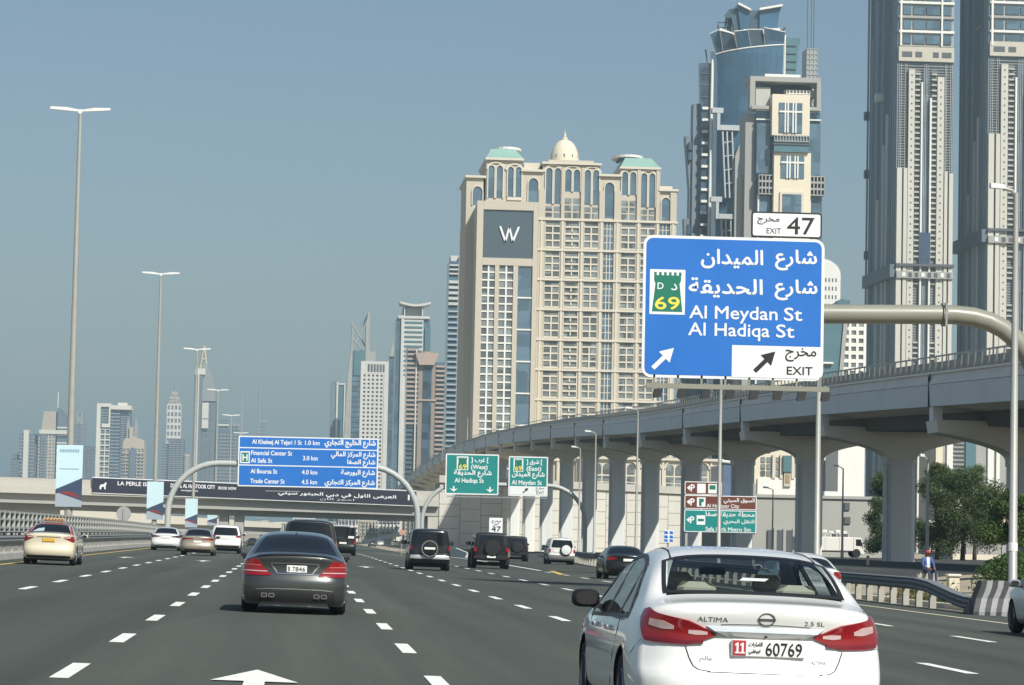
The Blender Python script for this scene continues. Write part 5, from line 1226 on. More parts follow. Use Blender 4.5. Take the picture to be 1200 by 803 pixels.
cluster()
# ------------------------------------------------------------------ hazy skyline at the far left
def skyline():
    Y = 3000
    S1 = M('skyline_blue', (.12, .16, .21), .5, var=.1, vs=.05); S2 = M('skyline_stone', (.46, .40, .32), .8, var=.08, vs=.05); S3 = M('skyline_white', (.66, .64, .58), .8, var=.05, vs=.05); S4 = M('skyline_grey', (.28, .29, .30), .8, var=.08, vs=.05)
    rnd2 = random.Random(21)
    class BS(B):
        def box(s, part, u0, u1, v0, v1, mat, d0=0, d1=20, parent=None):
            o = B.box(s, part, u0, u1, v0, v1, mat, d0, d1)
            if part in ('wall', 'glass', 'tier', 'low_wing', 'shaft') and u1-u0 > 4:
                st = rnd2.choice((2.6, 3.2, 4.0)); mb = MB(); v = v0+st
                while v < min(v1 or 625, 612): s.bx(mb, u0+.4, u1-.4, v, v+st*.36, d0-.6, d0+.1); v += st
                if mb.v: q = mb.build('floor_lines', S4 if mat is not S4 else S1, s.t); q['kind'] = 'stuff'
                mb = MB(); n = max(2, int((u1-u0)/4))
                for i in range(1, n): s.bx(mb, u0+(u1-u0)*i/n-.3, u0+(u1-u0)*i/n+.3, v0+1, v1, d0-.9, d0+.1)
                q = mb.build('mullion_lines', S3 if mat in (S2, S3) else S1, s.t); q['kind'] = 'stuff'
            return o
    def new(name, lab, u, v=540, Y_=Y): return BS(name, lab, Y_, u, v)
    b = new('skyline_block', 'low blue grey block at the left end of the hazy skyline', 18); b.box('wall', 12, 24, 538, None, S1, 0, 40); b.box('wall', 14, 20, 532, 538, S1, 5, 30)
    b = new('skyline_tower', 'stepped blue tower with a pale stripe at the far left', 32); b.box('wall', 22, 40, 508, None, S1, 0, 40); b.box('stripe', 27, 33, 504, None, S3, -2, 30); b.box('wall', 40, 46, 520, None, S1, 4, 40)
    b = new('skyline_tower', 'pale tower with a leaning top and mast left of the nearest lamp post', 55); p = b.p
    b.box('wall', 44, 64, 507, None, S2, 0, 40); b.box('glass', 47, 54, 509, None, S1, -1.5, 2); b.box('frame', 45, 83, 504, 508.5, S3, -2, 30)
    MB().prismY([(p.X(u), p.Z(v)) for u, v in ((47, 505), (64, 505), (64, 482), (50, 482))], b.Y, b.Y+30).build('leaning_top', S2, b.t)
    MB().prismY([(p.X(u), p.Z(v)) for u, v in ((65.5, 640), (84, 640), (84, 492), (66, 477))], b.Y+2, b.Y+32).build('sail', S1, b.t)
    MB().tube([(p.X(65.5), b.Y+4, p.Z(480)), (p.X(65.5), b.Y+4, p.Z(459))], .8, 5).build('mast', S3, b.t)
    b.bands('floor_bands', 65.6, 82, 500, 600, 9, 1.6, S3, 1, 2.2)
    b = new('skyline_block', 'grey block with two rooftop boxes right of the nearest lamp post', 94, Y_=3300); b.box('wall', 86, 97, 494, None, S4, 0, 40); b.box('rooftop_box', 88, 91, 482, 488, S4, 5, 20); b.box('rooftop_box', 93, 96, 482, 488, S4, 5, 20); b.box('rooftop_slab', 88, 96, 488, 494, S4, 4, 22)
    b = new('skyline_block', 'dark low block behind the nearest pole banner', 103, Y_=3100); b.box('wall', 97, 112, 523, None, S1, 0, 30)
    b = new('skyline_tower', 'bright white framed tower with a flat overhanging roof', 130, Y_=2500)
    b.box('frame', 112, 116.5, 473, None, S3, -2, 30); b.box('frame', 116.6, 128, 473, 477, S3, -2, 30); b.box('frame', 118, 128, 497, 501, S3, -2, 10); b.box('frame', 126, 128, 477, 497, S3, -2, 10); b.box('glass', 116.6, 128, 477, None, TGLASS, 0, 30)
    b.lattice('grid', 116.6, 128, 503, 560, 2, 9, S3, .2, .25, -1.5, 0); b.box('glass', 128.1, 139.5, 480, None, JGLASS, 1, 30); b.box('glass', 139.6, 151, 480, None, S1, 3, 30); b.box('roof', 128.2, 152, 475, 479.9, S3, -2, 30); b.box('roof_room', 136, 147, 471.5, 475, S3, 4, 20)
    b = new('skyline_tower', 'cream tower with pointed gables and a tall arched window', 155, Y_=2350); p = b.p
    b.box('wall', 143, 169, 523, None, S2, 0, 30); MB().prismY([(p.X(u), p.Z(v)) for u, v in ((143, 526), (169, 526), (168, 516), (164, 513.5), (161, 514), (156, 511), (150, 514), (147, 513), (144, 517))], b.Y-1, b.Y+28).build('gable', S2, b.t)
    MB().arch(p.X(152), p.X(159), ZG, p.Z(528), b.Y-2, b.Y+1).build('tall_window', S1, b.t); b.bands('floor_bands', 143.5, 151, 531, 600, 4, 1.4, S4, -1.4, .2); b.bands('floor_bands', 160, 168.5, 531, 600, 4, 1.4, S4, -1.4, .2)
    for u in (148, 157): MB().lathe([(2.4, 0), (2.4, 8), (.1, 17)], 6, (p.X(u), b.Y+12, p.Z(514))).build('turret', S4, b.t)
    b.box('tower', 150, 154.5, 500, 516, S2, 8, 18)
    b = new('skyline_tower', 'stepped pale tower with a lantern top in the hazy skyline', 202, Y_=3400); p = b.p
    for u0, u1, v0, v1 in ((193, 212, 522, 640), (194, 211, 490, 522), (195, 210, 472, 490), (196.5, 208.5, 465, 472), (199, 206, 459, 465)): b.box('tier', u0, u1, v0, v1, S2, 0, 30)
    b.lattice('grid', 194, 211, 474, 520, 4, 6, S3, .4, .4, -1.5, .2); b.box('glass', 195, 210, 474, 520, S4, -.5, .3); MB().tube([(p.X(202.5), b.Y+5, p.Z(459)), (p.X(202.5), b.Y+5, p.Z(445))], .7, 5).build('mast', S4, b.t)
    b = new('skyline_block', 'dark blue block below the stepped pale tower', 205, Y_=2900); b.box('wall', 190, 200, 520, None, S1, 2, 30); b.box('wall', 197, 215, 514, None, S1, 0, 30); b.box('low_wing', 216, 222, 532, None, S2, 0, 20)
    b = new('skyline_tower', 'tall slate tower with a golden pointed crown', 237, Y_=3000); p = b.p
    b.box('glass', 225, 235, 440, None, S1, 0, 40); b.box('glass', 235.1, 251, 470, None, S1, 2, 40); b.box('edge', 229.5, 231, 438, None, S3, -2, 2)
    MB().prismY([(p.X(u), p.Z(v)) for u, v in ((235, 472), (251, 472), (250, 455), (245, 438), (239, 426), (235, 424))], b.Y+2, b.Y+40).build('curved_shoulder', S4, b.t)
    GD = M('crown_gold', (.55, .48, .30), .5, metal=.3)
    for a, c in (((230, 438), (235.5, 405)), ((240, 436), (235.5, 405)), ((232, 430), (239, 430)), ((233.5, 421), (237.5, 421))): MB().tube([(p.X(a[0]), b.Y+4, p.Z(a[1])), (p.X(c[0]), b.Y+4, p.Z(c[1]))], 1.3, 5).build('crown_bar', GD, b.t)
    b.box('crown_base', 226, 238, 432, 439, S3, -1, 14); b.box('white_panel', 235.2, 243, 472, 502, S3, -2, 0); b.box('panel_seam', 235, 243.2, 490, 491.5, S4, -2.2, 0)
    b = new('skyline_block', 'slate block with a stepped roof left of the blue distance sign', 262, Y_=3000); b.box('wall', 253, 277, 505, None, S1, 0, 30); b.box('wall', 255, 266, 492, 505, S1, 4, 24); b.box('roof_bar', 254, 267, 497, 499, S3, 2, 4); b.box('wall', 268, 280, 496, 505, S4, 6, 30)
    b = new('skyline_tower', 'faint tall mast tower beyond the lamp posts', 282, Y_=4500); b.box('shaft', 281, 283.5, 470, None, S4, 0, 10); b.box('mast', 281.8, 282.8, 455, 470, S4, 3, 6)
    b = new('skyline_block', 'faint block rising behind the blue distance sign', 307, Y_=4500); b.box('wall', 302, 312, 492, None, S4, 0, 30); MB().tube([(b.p.X(302), b.Y, b.p.Z(560)), (b.p.X(302), b.Y, b.p.Z(453))], 1.2, 5).build('mast', S4, b.t)
    # low distant band of buildings behind the flyover
    rnd = random.Random(5)
    for k, (u, w_, v) in enumerate(((332, 22, 612), (356, 26, 606), (384, 20, 611), (408, 24, 604), (432, 22, 610), (456, 26, 603), (484, 20, 607))):
        b = new('distant_block', ['low pale', 'broad cream', 'small grey', 'squat white', 'narrow tan', 'wide pale', 'end grey'][k]+' distant block under the flyover, number %s from the left' % ['one', 'two', 'three', 'four', 'five', 'six', 'seven'][k], u, 620, 1100)
        b.box('wall', u-w_/2, u+w_/2, v, None, [S3, S2, S4, S3, S2, S3, S4][k], 0, 20); b.lattice('grid', u-w_/2, u+w_/2, v+1, 628, 6, 4, [S2, S3][k % 2], .5, .5, -.4, .2); b.box('glass', u-w_/2+.4, u+w_/2-.4, v+1, 628, S1, -.15, .1)
skyline()
# ================================================================== vehicles
def paint(name, col, metal=0.0, rough=.35, coat=1.0):
    return M(name, col, rough, metal=metal, coat=coat, spec=.5)
TYRE = M('tyre_rubber', (.014, .014, .015), .85); ALLOY = M('alloy_rim', (.42, .43, .44), .3, metal=.8); CHROME = M('chrome', (.72, .72, .72), .12, metal=1)
CGLASS = M('car_glass_dark', (.008, .011, .015), .04, spec=.38); REDL = M('tail_lens_red', (.24, .004, .008), .12, coat=.6, spec=.6); REDD = M('tail_lens_deep', (.16, .004, .008), .15, coat=.6); CLEARL = M('lens_clear', (.55, .40, .39), .1, coat=.8)
PLATEW = M('plate_white', (.78, .78, .76), .5); PLATER = M('plate_red', (.40, .03, .04), .5); TRIM = M('trim_black', (.018, .018, .02), .45); WELL = M('wheel_well', (.006, .006, .006), .9)
ORANGE = M('plate_orange', (.62, .36, .04), .5); SEAM = M('panel_gap', (.02, .02, .02), .8)

class CarShape:
    def __init__(s, c):
        s.c = c; L = s.L = c['L']; s.hw = c['W']/2
        s.ztop = pchip(c['top']); s.rear = lin(c['rear']); s.sec = pchip(c['sec']); s.zb = c.get('zb', .2)
        s.kr, s.kf = c.get('kr', .09), c.get('kf', .16)
        s.crown, s.er = c.get('crown', .035), c.get('er', .06); s.pr = c.get('pr', (.10, .10))
        s.na, s.nc = 24, 20
        s.ys = [0, .03, .07, .12, .18, .25, .33, .42]+[.42+(L-.42-.3)*k/38 for k in range(1, 39)]+[L-.2, L-.1, L-.03, L]
        s.nb = len(s.ys)-1
        s.build()
    def plan(s, y):
        a = max(0, (.9-y)/.9); b = max(0, (y-(s.L-1.2))/1.2)
        return 1-s.kr*a**2.2-s.kf*b**2.2
    def W(s, y, z): return s.hw*s.sec(z)*s.plan(y)
    def pos(s, a, y, cc):
        zc = s.ztop(y)-s.crown*a*a-s.er*abs(a)**7
        zb = s.zb+s.c.get('zr', .04)*max(0, (.8-y)/.8)**2+.05*max(0, (y-s.L+.6)/.6)
        z = zb+cc*(zc-zb); x = a*s.W(y, z)
        wr = max(0, 1-y/.7)**2; wf = max(0, 1-(s.L-y)/.7)**2
        yy = y+wr*(s.rear(z)+s.pr[0]*a*a+s.pr[1]*abs(a)**8)-wf*(.12*a*a+.2*abs(a)**6+.10*abs(z-.5))
        return (x, yy, z)
    def build(s):
        idx = {}; V = []
        def vid(i, j, k):
            key = (i, j, k)
            if key not in idx:
                idx[key] = len(V); V.append(s.pos(-1+2*i/s.na, s.ys[j], k/s.nc))
            return idx[key]
        F = []; na, nb, nc = s.na, s.nb, s.nc; tags = []
        for i in range(na):
            for j in range(nb):
                F.append((vid(i, j, nc), vid(i+1, j, nc), vid(i+1, j+1, nc), vid(i, j+1, nc))); tags.append(('t', i, j))
                F.append((vid(i, j+1, 0), vid(i+1, j+1, 0), vid(i+1, j, 0), vid(i, j, 0))); tags.append(('b', i, j))
            for k in range(nc):
                F.append((vid(i, 0, k), vid(i+1, 0, k), vid(i+1, 0, k+1), vid(i, 0, k+1))); tags.append(('r', i, k))
                F.append((vid(i+1, nb, k), vid(i, nb, k), vid(i, nb, k+1), vid(i+1, nb, k+1))); tags.append(('f', i, k))
        for j in range(nb):
            for k in range(nc):
                F.append((vid(0, j+1, k), vid(0, j, k), vid(0, j, k+1), vid(0, j+1, k+1))); tags.append(('l', j, k))
                F.append((vid(na, j, k), vid(na, j+1, k), vid(na, j+1, k+1), vid(na, j, k+1))); tags.append(('s', j, k))
        V = np.array(V); nbr = [set() for _ in V]
        for f in F:
            for q in range(4): nbr[f[q]].add(f[(q+1) % 4]); nbr[f[(q+1) % 4]].add(f[q])
        E = np.array([(i, j) for i, ns in enumerate(nbr) for j in ns]); deg = np.array([len(ns) for ns in nbr], float)[:, None]
        for it in range(s.c.get('smooth', 3)):
            A = np.zeros_like(V); np.add.at(A, E[:, 0], V[E[:, 1]]); V = V*.5+.5*A/deg
        s.V, s.F, s.tags = V, F, tags
        s.grid = {'t': np.array([[V[vid(i, j, nc)] for j in range(nb+1)] for i in range(na+1)]),
                  'r': np.array([[V[vid(i, 0, k)] for k in range(nc+1)] for i in range(na+1)]),
                  'l': np.array([[V[vid(0, j, k)] for k in range(nc+1)] for j in range(nb+1)]),
                  's': np.array([[V[vid(na, j, k)] for k in range(nc+1)] for j in range(nb+1)])}
    def samp(s, face, p, q):
        g = s.grid[face]; n, m = g.shape[0]-1, g.shape[1]-1
        p = min(max(p, 0), n-1e-6); q = min(max(q, 0), m-1e-6); i, j = int(p), int(q); u, v = p-i, q-j
        return g[i, j]*(1-u)*(1-v)+g[i+1, j]*u*(1-v)+g[i, j+1]*(1-u)*v+g[i+1, j+1]*u*v
    def jy(s, y):
        ys = s.ys
        if y <= 0: return 0
        for j in range(s.nb):
            if y <= ys[j+1]: return j+(y-ys[j])/(ys[j+1]-ys[j])
        return s.nb
    def kz(s, face, p, z):
        g = s.grid[face]; p = min(max(p, 0), g.shape[0]-1); i = int(p); col = g[i, :, 2]*(1-(p-i))+g[min(i+1, g.shape[0]-1), :, 2]*(p-i)
        for k in range(len(col)-1):
            if z <= col[k+1]: return k+max(0, (z-col[k])/(col[k+1]-col[k]+1e-9))
        return len(col)-1
    def P_top(s, a, y): return s.samp('t', (a+1)/2*s.na, s.jy(y))
    def P_rear(s, x, z):
        a = x/s.W(0, z); p = (max(-1, min(1, a))+1)/2*s.na; return s.samp('r', p, s.kz('r', p, z))
    def P_side(s, y, z, sgn):
        j = s.jy(y); f = 'l' if sgn < 0 else 's'; return s.samp(f, j, s.kz(f, j, z))
    def P_wrap(s, d, z, sgn):
        w_ = s.W(0, z)
        return s.P_rear(sgn*d, z) if d <= w_ else s.P_side(d-w_, z, sgn)
def patch(pts, off=.006, thick=.03, ctr=None):
    """closed shell laid over a body surface; pts[r][c] points"""
    A = np.array(pts); n, m = A.shape[:2]
    du = np.gradient(A, axis=1); dv = np.gradient(A, axis=0); N = np.cross(du, dv); N /= (np.linalg.norm(N, axis=2, keepdims=True)+1e-9)
    c = np.array(ctr)
    if np.sum((A-c)*N) < 0: N = -N
    O = A+N*off; I = A-N*thick
    mb = MB(); vs = [tuple(x) for x in O.reshape(-1, 3)]+[tuple(x) for x in I.reshape(-1, 3)]; K = n*m
    fs = [(r*m+q, r*m+q+1, (r+1)*m+q+1, (r+1)*m+q) for r in range(n-1) for q in range(m-1)]
    rim = [q for q in range(m)]+[r*m+m-1 for r in range(1, n)]+[(n-1)*m+q for q in range(m-2, -1, -1)]+[r*m for r in range(n-2, 0, -1)]
    fs += [(rim[i], rim[i-1], K+rim[i-1], K+rim[i]) for i in range(len(rim))]
    return mb.add(vs, fs)
def lerp(a, b, t): return a+(b-a)*t
def resample(cols, n):
    out = []
    for i in range(n+1):
        t = cols[0][0]+(cols[-1][0]-cols[0][0])*i/n
        for c0, c1 in zip(cols, cols[1:]):
            if min(c0[0], c1[0])-1e-9 <= t <= max(c0[0], c1[0])+1e-9:
                f = 0 if c1[0] == c0[0] else (t-c0[0])/(c1[0]-c0[0]); out.append((t, lerp(c0[1], c1[1], f), lerp(c0[2], c1[2], f))); break
    return out

def make_wheel(r, w_, spokes=5, rimmat=None):
    ty = MB().lathe([(r*.60, -w_/2+.01), (r*.86, -w_/2), (r*.97, -w_/2+.03), (r, -w_/4), (r, w_/4), (r*.97, w_/2-.03), (r*.86, w_/2), (r*.60, w_/2-.01)], 28, axis='x')
    rm = MB().lathe([(r*.62, -w_/2+.02), (r*.60, -w_/2-.0), (r*.54, -w_/2+.03), (r*.52, w_/2-.05), (r*.60, w_/2), (r*.62, w_/2-.02)], 24, axis='x')
    for s in (-1, 1):
        x = s*(w_/2-.035)
        rm.lathe([(.01, x-.02), (r*.16, x-.02), (r*.16, x+.02), (.01, x+.02)], 12, axis='x')
        for k in range(spokes):
            a = 2*math.pi*k/spokes; d = Vector((0, math.cos(a), math.sin(a))); e = Vector((0, -math.sin(a), math.cos(a)))
            rm.loft([[Vector((x+dx, 0, 0))+d*r*.1+e*q for dx, q in ((-.012, -.045), (.012, -.045), (.012, .045), (-.012, .045))], [Vector((x+dx, 0, 0))+d*r*.56+e*q for dx, q in ((-.012, -.03), (.012, -.03), (.012, .03), (-.012, .03))]])
    rm.lathe([(.02, -.03), (r*.5, -.03), (r*.5, .03), (.02, .03)], 16, axis='x')
    return ty, rm
def cut_wells(me, spec):
    o = bpy.data.objects.new('tmp', me); COL.objects.link(o)
    cuts = []
    for y in (spec['wr'], spec['wf']):
        for sx in (-1, 1):
            c = MB().lathe([(spec['rw']*1.13, 0), (spec['rw']*1.13, .5)], 28, (sx*(spec['W']/2+.02) - (.5 if sx > 0 else 0) + (.22 if sx > 0 else -.22), y, spec['rw']), axis='x')
            cm = bpy.data.meshes.new('cut'); cm.from_pydata(c.v, [], c.f)
            for m in (WELL, WELL, WELL): cm.materials.append(m)
            cm.polygons.foreach_set('material_index', [2]*len(cm.polygons)); cm.update()
            co = bpy.data.objects.new('cut', cm); COL.objects.link(co); cuts.append(co)
            md = o.modifiers.new('b', 'BOOLEAN'); md.object = co; md.operation = 'DIFFERENCE'; md.solver = 'EXACT'
    dg = bpy.context.evaluated_depsgraph_get(); dg.update()
    out = bpy.data.meshes.new_from_object(o.evaluated_get(dg))
    for c in cuts: m_ = c.data; bpy.data.objects.remove(c); bpy.data.meshes.remove(m_)
    bpy.data.objects.remove(o); return out

def make_car(name, label, cat, spec, loc, yaw=0.0, mats=None, group=None):
    t = thing(name, label, cat, loc, yaw, group)
    t.rotation_euler = (math.atan((G(loc[0], loc[1]+3)-G(loc[0], loc[1]))/3), SLA if -14 < loc[0] < 19.5 else 0, yaw)
    S = CarShape(spec); pm = spec['paint']; ctr = (0, spec['L']*.5, .7)
    def part(nm, mb, mat, parent=None, smooth=True, sharp=40): return mb.build(nm, mat, parent or t, smooth=smooth, world=False, sharp=sharp)
    # body
    mi = []
    for (f, p, q), face in zip(S.tags, S.F):
        d = 0
        if spec.get('open'):
            c = S.V[list(face)].mean(0)
            if f == 't' and spec['rwin'][0] < S.ys[q]+.03 and S.ys[q+1]-.03 < spec['rwin'][1] and abs(-1+2*(p+.5)/S.na) < spec['rwin'][2]: d = 1
            if f == 't' and spec['fwin'][0] < S.ys[q] and S.ys[q+1] < spec['fwin'][1] and abs(-1+2*(p+.5)/S.na) < .86: d = 1
            if f in 'ls' and spec['belt']+.02 < c[2] < spec['sill_top'](c[1]) and spec['swin'][0] < c[1] < spec['swin'][1]: d = 1
        mi.append(d)
    me = bpy.data.meshes.new('body'); me.from_pydata([tuple(v) for v in S.V], [], [list(f) for f in S.F])
    for m in (pm, pm, WELL): me.materials.append(m)
    me.polygons.foreach_set('material_index', mi); me.update()
    if spec.get('wells', True): me = cut_wells(me, spec)
    if spec.get('open'):
        import bmesh
        bm = bmesh.new(); bm.from_mesh(me); bmesh.ops.delete(bm, geom=[f for f in bm.faces if f.material_index == 1], context='FACES'); bm.to_mesh(me); bm.free()
    me.polygons.foreach_set('use_smooth', [True]*len(me.polygons)); me.set_sharp_from_angle(angle=R(50))
    me.name = 'body'; bo = bpy.data.objects.new('body', me); COL.objects.link(bo); bo.parent = t
    glass = spec.get('glass', CGLASS)
    # rear window
    if 'rwin' in spec:
        y0, y1, am = spec['rwin']; n, m = 10, 14
        def rp(u, v, shr=1.0):
            aa = (2*u-1)*(am+.02)*(1+(.10 if spec.get('open') else -.06)*v); k = abs(2*u-1)**4
            return S.P_top(aa, lerp(y0+.035*k, y1-.05*k, v))
        if spec.get('open'):
            part('rear_window', patch([[rp(lerp(.03, .97, c/m), lerp(.04, .96, r/n)) for c in range(m+1)] for r in range(n+1)], .004, .0, ctr), glass)
            for u0, u1, v0, v1 in ((0, 1, 0, .07), (0, 1, .93, 1), (0, .022, .07, .93), (.978, 1, .07, .93)):
                part('window_seal', patch([[rp(lerp(u0, u1, c/m), lerp(v0, v1, r/4)) for c in range(m+1)] for r in range(5)], .007, .012, ctr), TRIM)
        else:
            part('rear_window', patch([[rp(c/m, r/n) for c in range(m+1)] for r in range(n+1)], .006, .02, ctr), glass)
    if 'rwin_rear' in spec:      # upright tailgate glass: rows of (z, half width)
        rows = spec['rwin_rear']; m = 14
        part('rear_window', patch([[S.P_rear((2*c/m-1)*hw_, z) for c in range(m+1)] for z, hw_ in rows], .008, .03, ctr), glass)
    if 'fwin' in spec:
        y0, y1 = spec['fwin'][:2]
        part('windscreen', patch([[S.P_top((2*c/12-1)*.87, lerp(y0, y1, r/8)) for c in range(13)] for r in range(9)], .005, .0 if spec.get('open') else .02, ctr), glass)
    for sgn in (-1, 1):
        for w in spec.get('side', []):
            cols = resample(w, 8)
            part('side_window', patch([[S.P_side(y, lerp(z0, z1, r/6), sgn) for y, z0, z1 in cols] for r in range(7)], .005, .0 if spec.get('open') else .02, ctr), glass)
        for w in spec.get('side_trim', []):
            cols = resample(w, 10)
            part('window_trim', patch([[S.P_side(y, lerp(z0, z1, r/2), sgn) for y, z0, z1 in cols] for r in range(3)], .009, .02, ctr), TRIM)
        for lamp in spec['lamps']:
            cols = resample(lamp['cols'], 12)
            lo = part('tail_light', patch([[S.P_wrap(d, lerp(z0, z1, r/6), sgn) for d, z0, z1 in cols] for r in range(7)], lamp.get('off', .012), .03, ctr), lamp.get('mat', REDL))
            for sub in lamp.get('subs', []):
                cols = resample(sub['cols'], 8)
                part('lens', patch([[S.P_wrap(d, lerp(z0, z1, r/4), sgn) for d, z0, z1 in cols] for r in range(5)], sub.get('off', .018), .02, ctr), sub['mat'], lo)
        mz, my = spec['mirror']; x = S.P_side(my, mz-.02, sgn)[0]
        mbm = MB(); ms = spec.get('msize', 1.0)
        rings = []
        for k in range(5):
            f = k/4; sc_ = (.75, .98, 1.0, .85, .5)[k]; yy = my+.02+.17*f*ms
            rings.append([(x+sgn*(.14*ms+.125*ms*math.copysign(abs(math.cos(a))**.65, math.cos(a))*sc_), yy, mz+.02+.08*ms*math.copysign(abs(math.sin(a))**.65, math.sin(a))*sc_) for a in [2*math.pi*q/14 for q in range(14)]])
        mo = part('mirror', mbm.loft(rings), spec.get('mirror_mat', pm))
        part('mirror_glass', MB().loft([[(v[0]*.9+(x+sgn*.14*ms)*.1, my+.012, v[2]*.9+(mz+.02)*.1) for v in rings[0]], [(v[0]*.9+(x+sgn*.14*ms)*.1, my+.03, v[2]*.9+(mz+.02)*.1) for v in rings[0]]]), DARK, mo, False)
        part('mirror_arm', MB().box(min(x-.02*sgn, x+sgn*.08), max(x-.02*sgn, x+sgn*.08), my+.06, my+.12, mz-.06, mz-.02), TRIM, mo, False)
    # bumper insert, plate and other rear patches
    for ex in spec.get('rear_patches', []):
        cols = resample(ex['cols'], 14)
        o = part(ex['name'], patch([[S.P_rear(d, lerp(z0, z1, r/5)) for d, z0, z1 in cols] for r in range(6)], ex.get('off', .006), .03, ctr), ex['mat'])
    for z, y0_, y1_ in spec.get('seams', []):
        pass
    if 'plate' in spec:
        px, pz, pw, ph, txts = spec['plate']; y = min(S.P_rear(px-pw/2, pz)[1], S.P_rear(px+pw/2, pz)[1], S.P_rear(px, pz+ph/2)[1], S.P_rear(px, pz-ph/2)[1])-spec.get('plate_off', .02)
        po = part('number_plate', MB().cbox(px-pw/2, px+pw/2, y, y+.03, pz-ph/2, pz+ph/2, .006), spec.get('plate_mat', PLATEW), smooth=False)
        if txts:
            mb = MB()
            for s_, x0, x1, zz, h_, ar in txts: put_text(mb, s_, px+x0, px+x1, pz+zz, h_, y-.003, .006, ar=ar)
            part('plate_lettering', mb, SBLACK, po, False)
    S.plate_y = None
    # wheels
    tm, rm = make_wheel(spec['rw'], spec.get('tw', .22), spec.get('spokes', 5)); first = None
    for y in (spec['wr'], spec['wf']):
        for sx in (-1, 1):
            wx = sx*(spec['W']/2-spec.get('tw', .22)/2-.015)
            if first is None:
                wo = part('wheel', tm, TYRE); ri = part('rim', rm, spec.get('rim', ALLOY), wo, sharp=30); first = (wo, ri)
                wo.data.name = 'tyre'
            else:
                wo = inst(first[0], 'wheel', t); inst(first[1], 'rim', wo)
            wo.location = (wx, y, spec['rw'])
    part('underbody', MB().box(-spec['W']/2+.3, spec['W']/2-.3, .35, spec['L']-.4, .15, .32), WELL, smooth=False)
    return t, S, part, ctr

def place(px, py, spec):
    h = hit(px, py); y = h.y-(spec['wr']-spec['rw']*.5); return (h.x, y, G(h.x, y))

# ------------------------------------------------------------------ shapes
def sedan(L=4.8, W=1.82, H=1.46, deck=1.08, belt=.93, paint_=None, **kw):
    s = dict(L=L, W=W, paint=paint_, zb=.19, rw=.325, wr=1.05, wf=1.05+L*.575,
        top=[(0, deck-.03), (.25, deck+.01), (.62, deck+.02), (1.0, deck+.17), (1.45, H-.06), (2.1, H), (2.75, H-.05), (3.2, H-.22), (3.65, deck-.07), (4.2, deck-.2), (L-.15, deck-.38), (L, deck-.5)],
        rear=[(.19, .16), (.3, .06), (.42, .0), (.56, .0), (.62, .035), (.75, .06), (.9, .05), (1.0, .03), (1.1, .03)],
        sec=[(.19, .90), (.34, .975), (.6, 1.0), (.8, .99), (belt, .955), (deck, .88), (H-.08, .70), (H, .64)],
        rwin=(.64, 1.42, .86), fwin=(2.72, 3.6), belt=belt,
        side=[[(1.35, belt+.03, belt+.12), (1.75, belt+.02, H-.14), (2.25, belt+.01, H-.09)], [(2.29, belt+.01, H-.09), (2.75, belt, H-.12), (3.35, belt-.02, belt+.05)]],
        lamps=[dict(cols=[(.52, .80, .90), (.80, .76, .95), (1.05, .80, .96)])], mirror=(.98, 3.0),
        plate=(0, .78, .5, .115, None), mirror_mat=paint_)
    s.update(kw); return s
def suv(L=4.7, W=1.88, H=1.82, belt=1.1, paint_=None, lean=.22, roofw=.80, **kw):
    s = dict(L=L, W=W, paint=paint_, zb=.28, rw=.38, wr=.95, wf=.95+L*.58, tw=.26, kr=.05, er=.05, crown=.03, pr=(.05, .06),
        top=[(0, H-.08), (.35, H-.02), (1.2, H), (2.3, H-.02), (2.75, H-.12), (3.35, belt+.06), (3.8, belt+.02), (L-.15, belt-.1), (L, belt-.3)],
        rear=[(.28, .14), (.38, .02), (.5, .0), (.66, .0), (.70, .06), (1.0, .07), (belt, .085), (H-.1, lean), (H, lean+.05)],
        sec=[(.28, .91), (.5, .98), (.75, 1.0), (1.0, .985), (belt, .96), (H-.1, roofw), (H, roofw-.05)],
        rwin_rear=[(belt+.02, .70*W/1.88), (belt+.12, .735*W/1.88), (H-.34, .67*W/1.88), (H-.17, .62*W/1.88)], fwin=(2.72, 3.3), belt=belt,
        side=[[(.42, belt+.04, H-.20), (1.25, belt+.03, H-.14)], [(1.32, belt+.03, H-.14), (2.1, belt+.03, H-.13)], [(2.17, belt+.03, H-.13), (2.6, belt+.03, H-.17), (3.0, belt+.03, belt+.22)]],
        lamps=[dict(cols=[(.74*W/1.88, .82, 1.08), (.98, .82, 1.08)])], mirror=(belt+.08, 2.75), msize=1.15, plate=(0, .86, .5, .12, None), mirror_mat=paint_, smooth=2)
    s.update(kw); return s

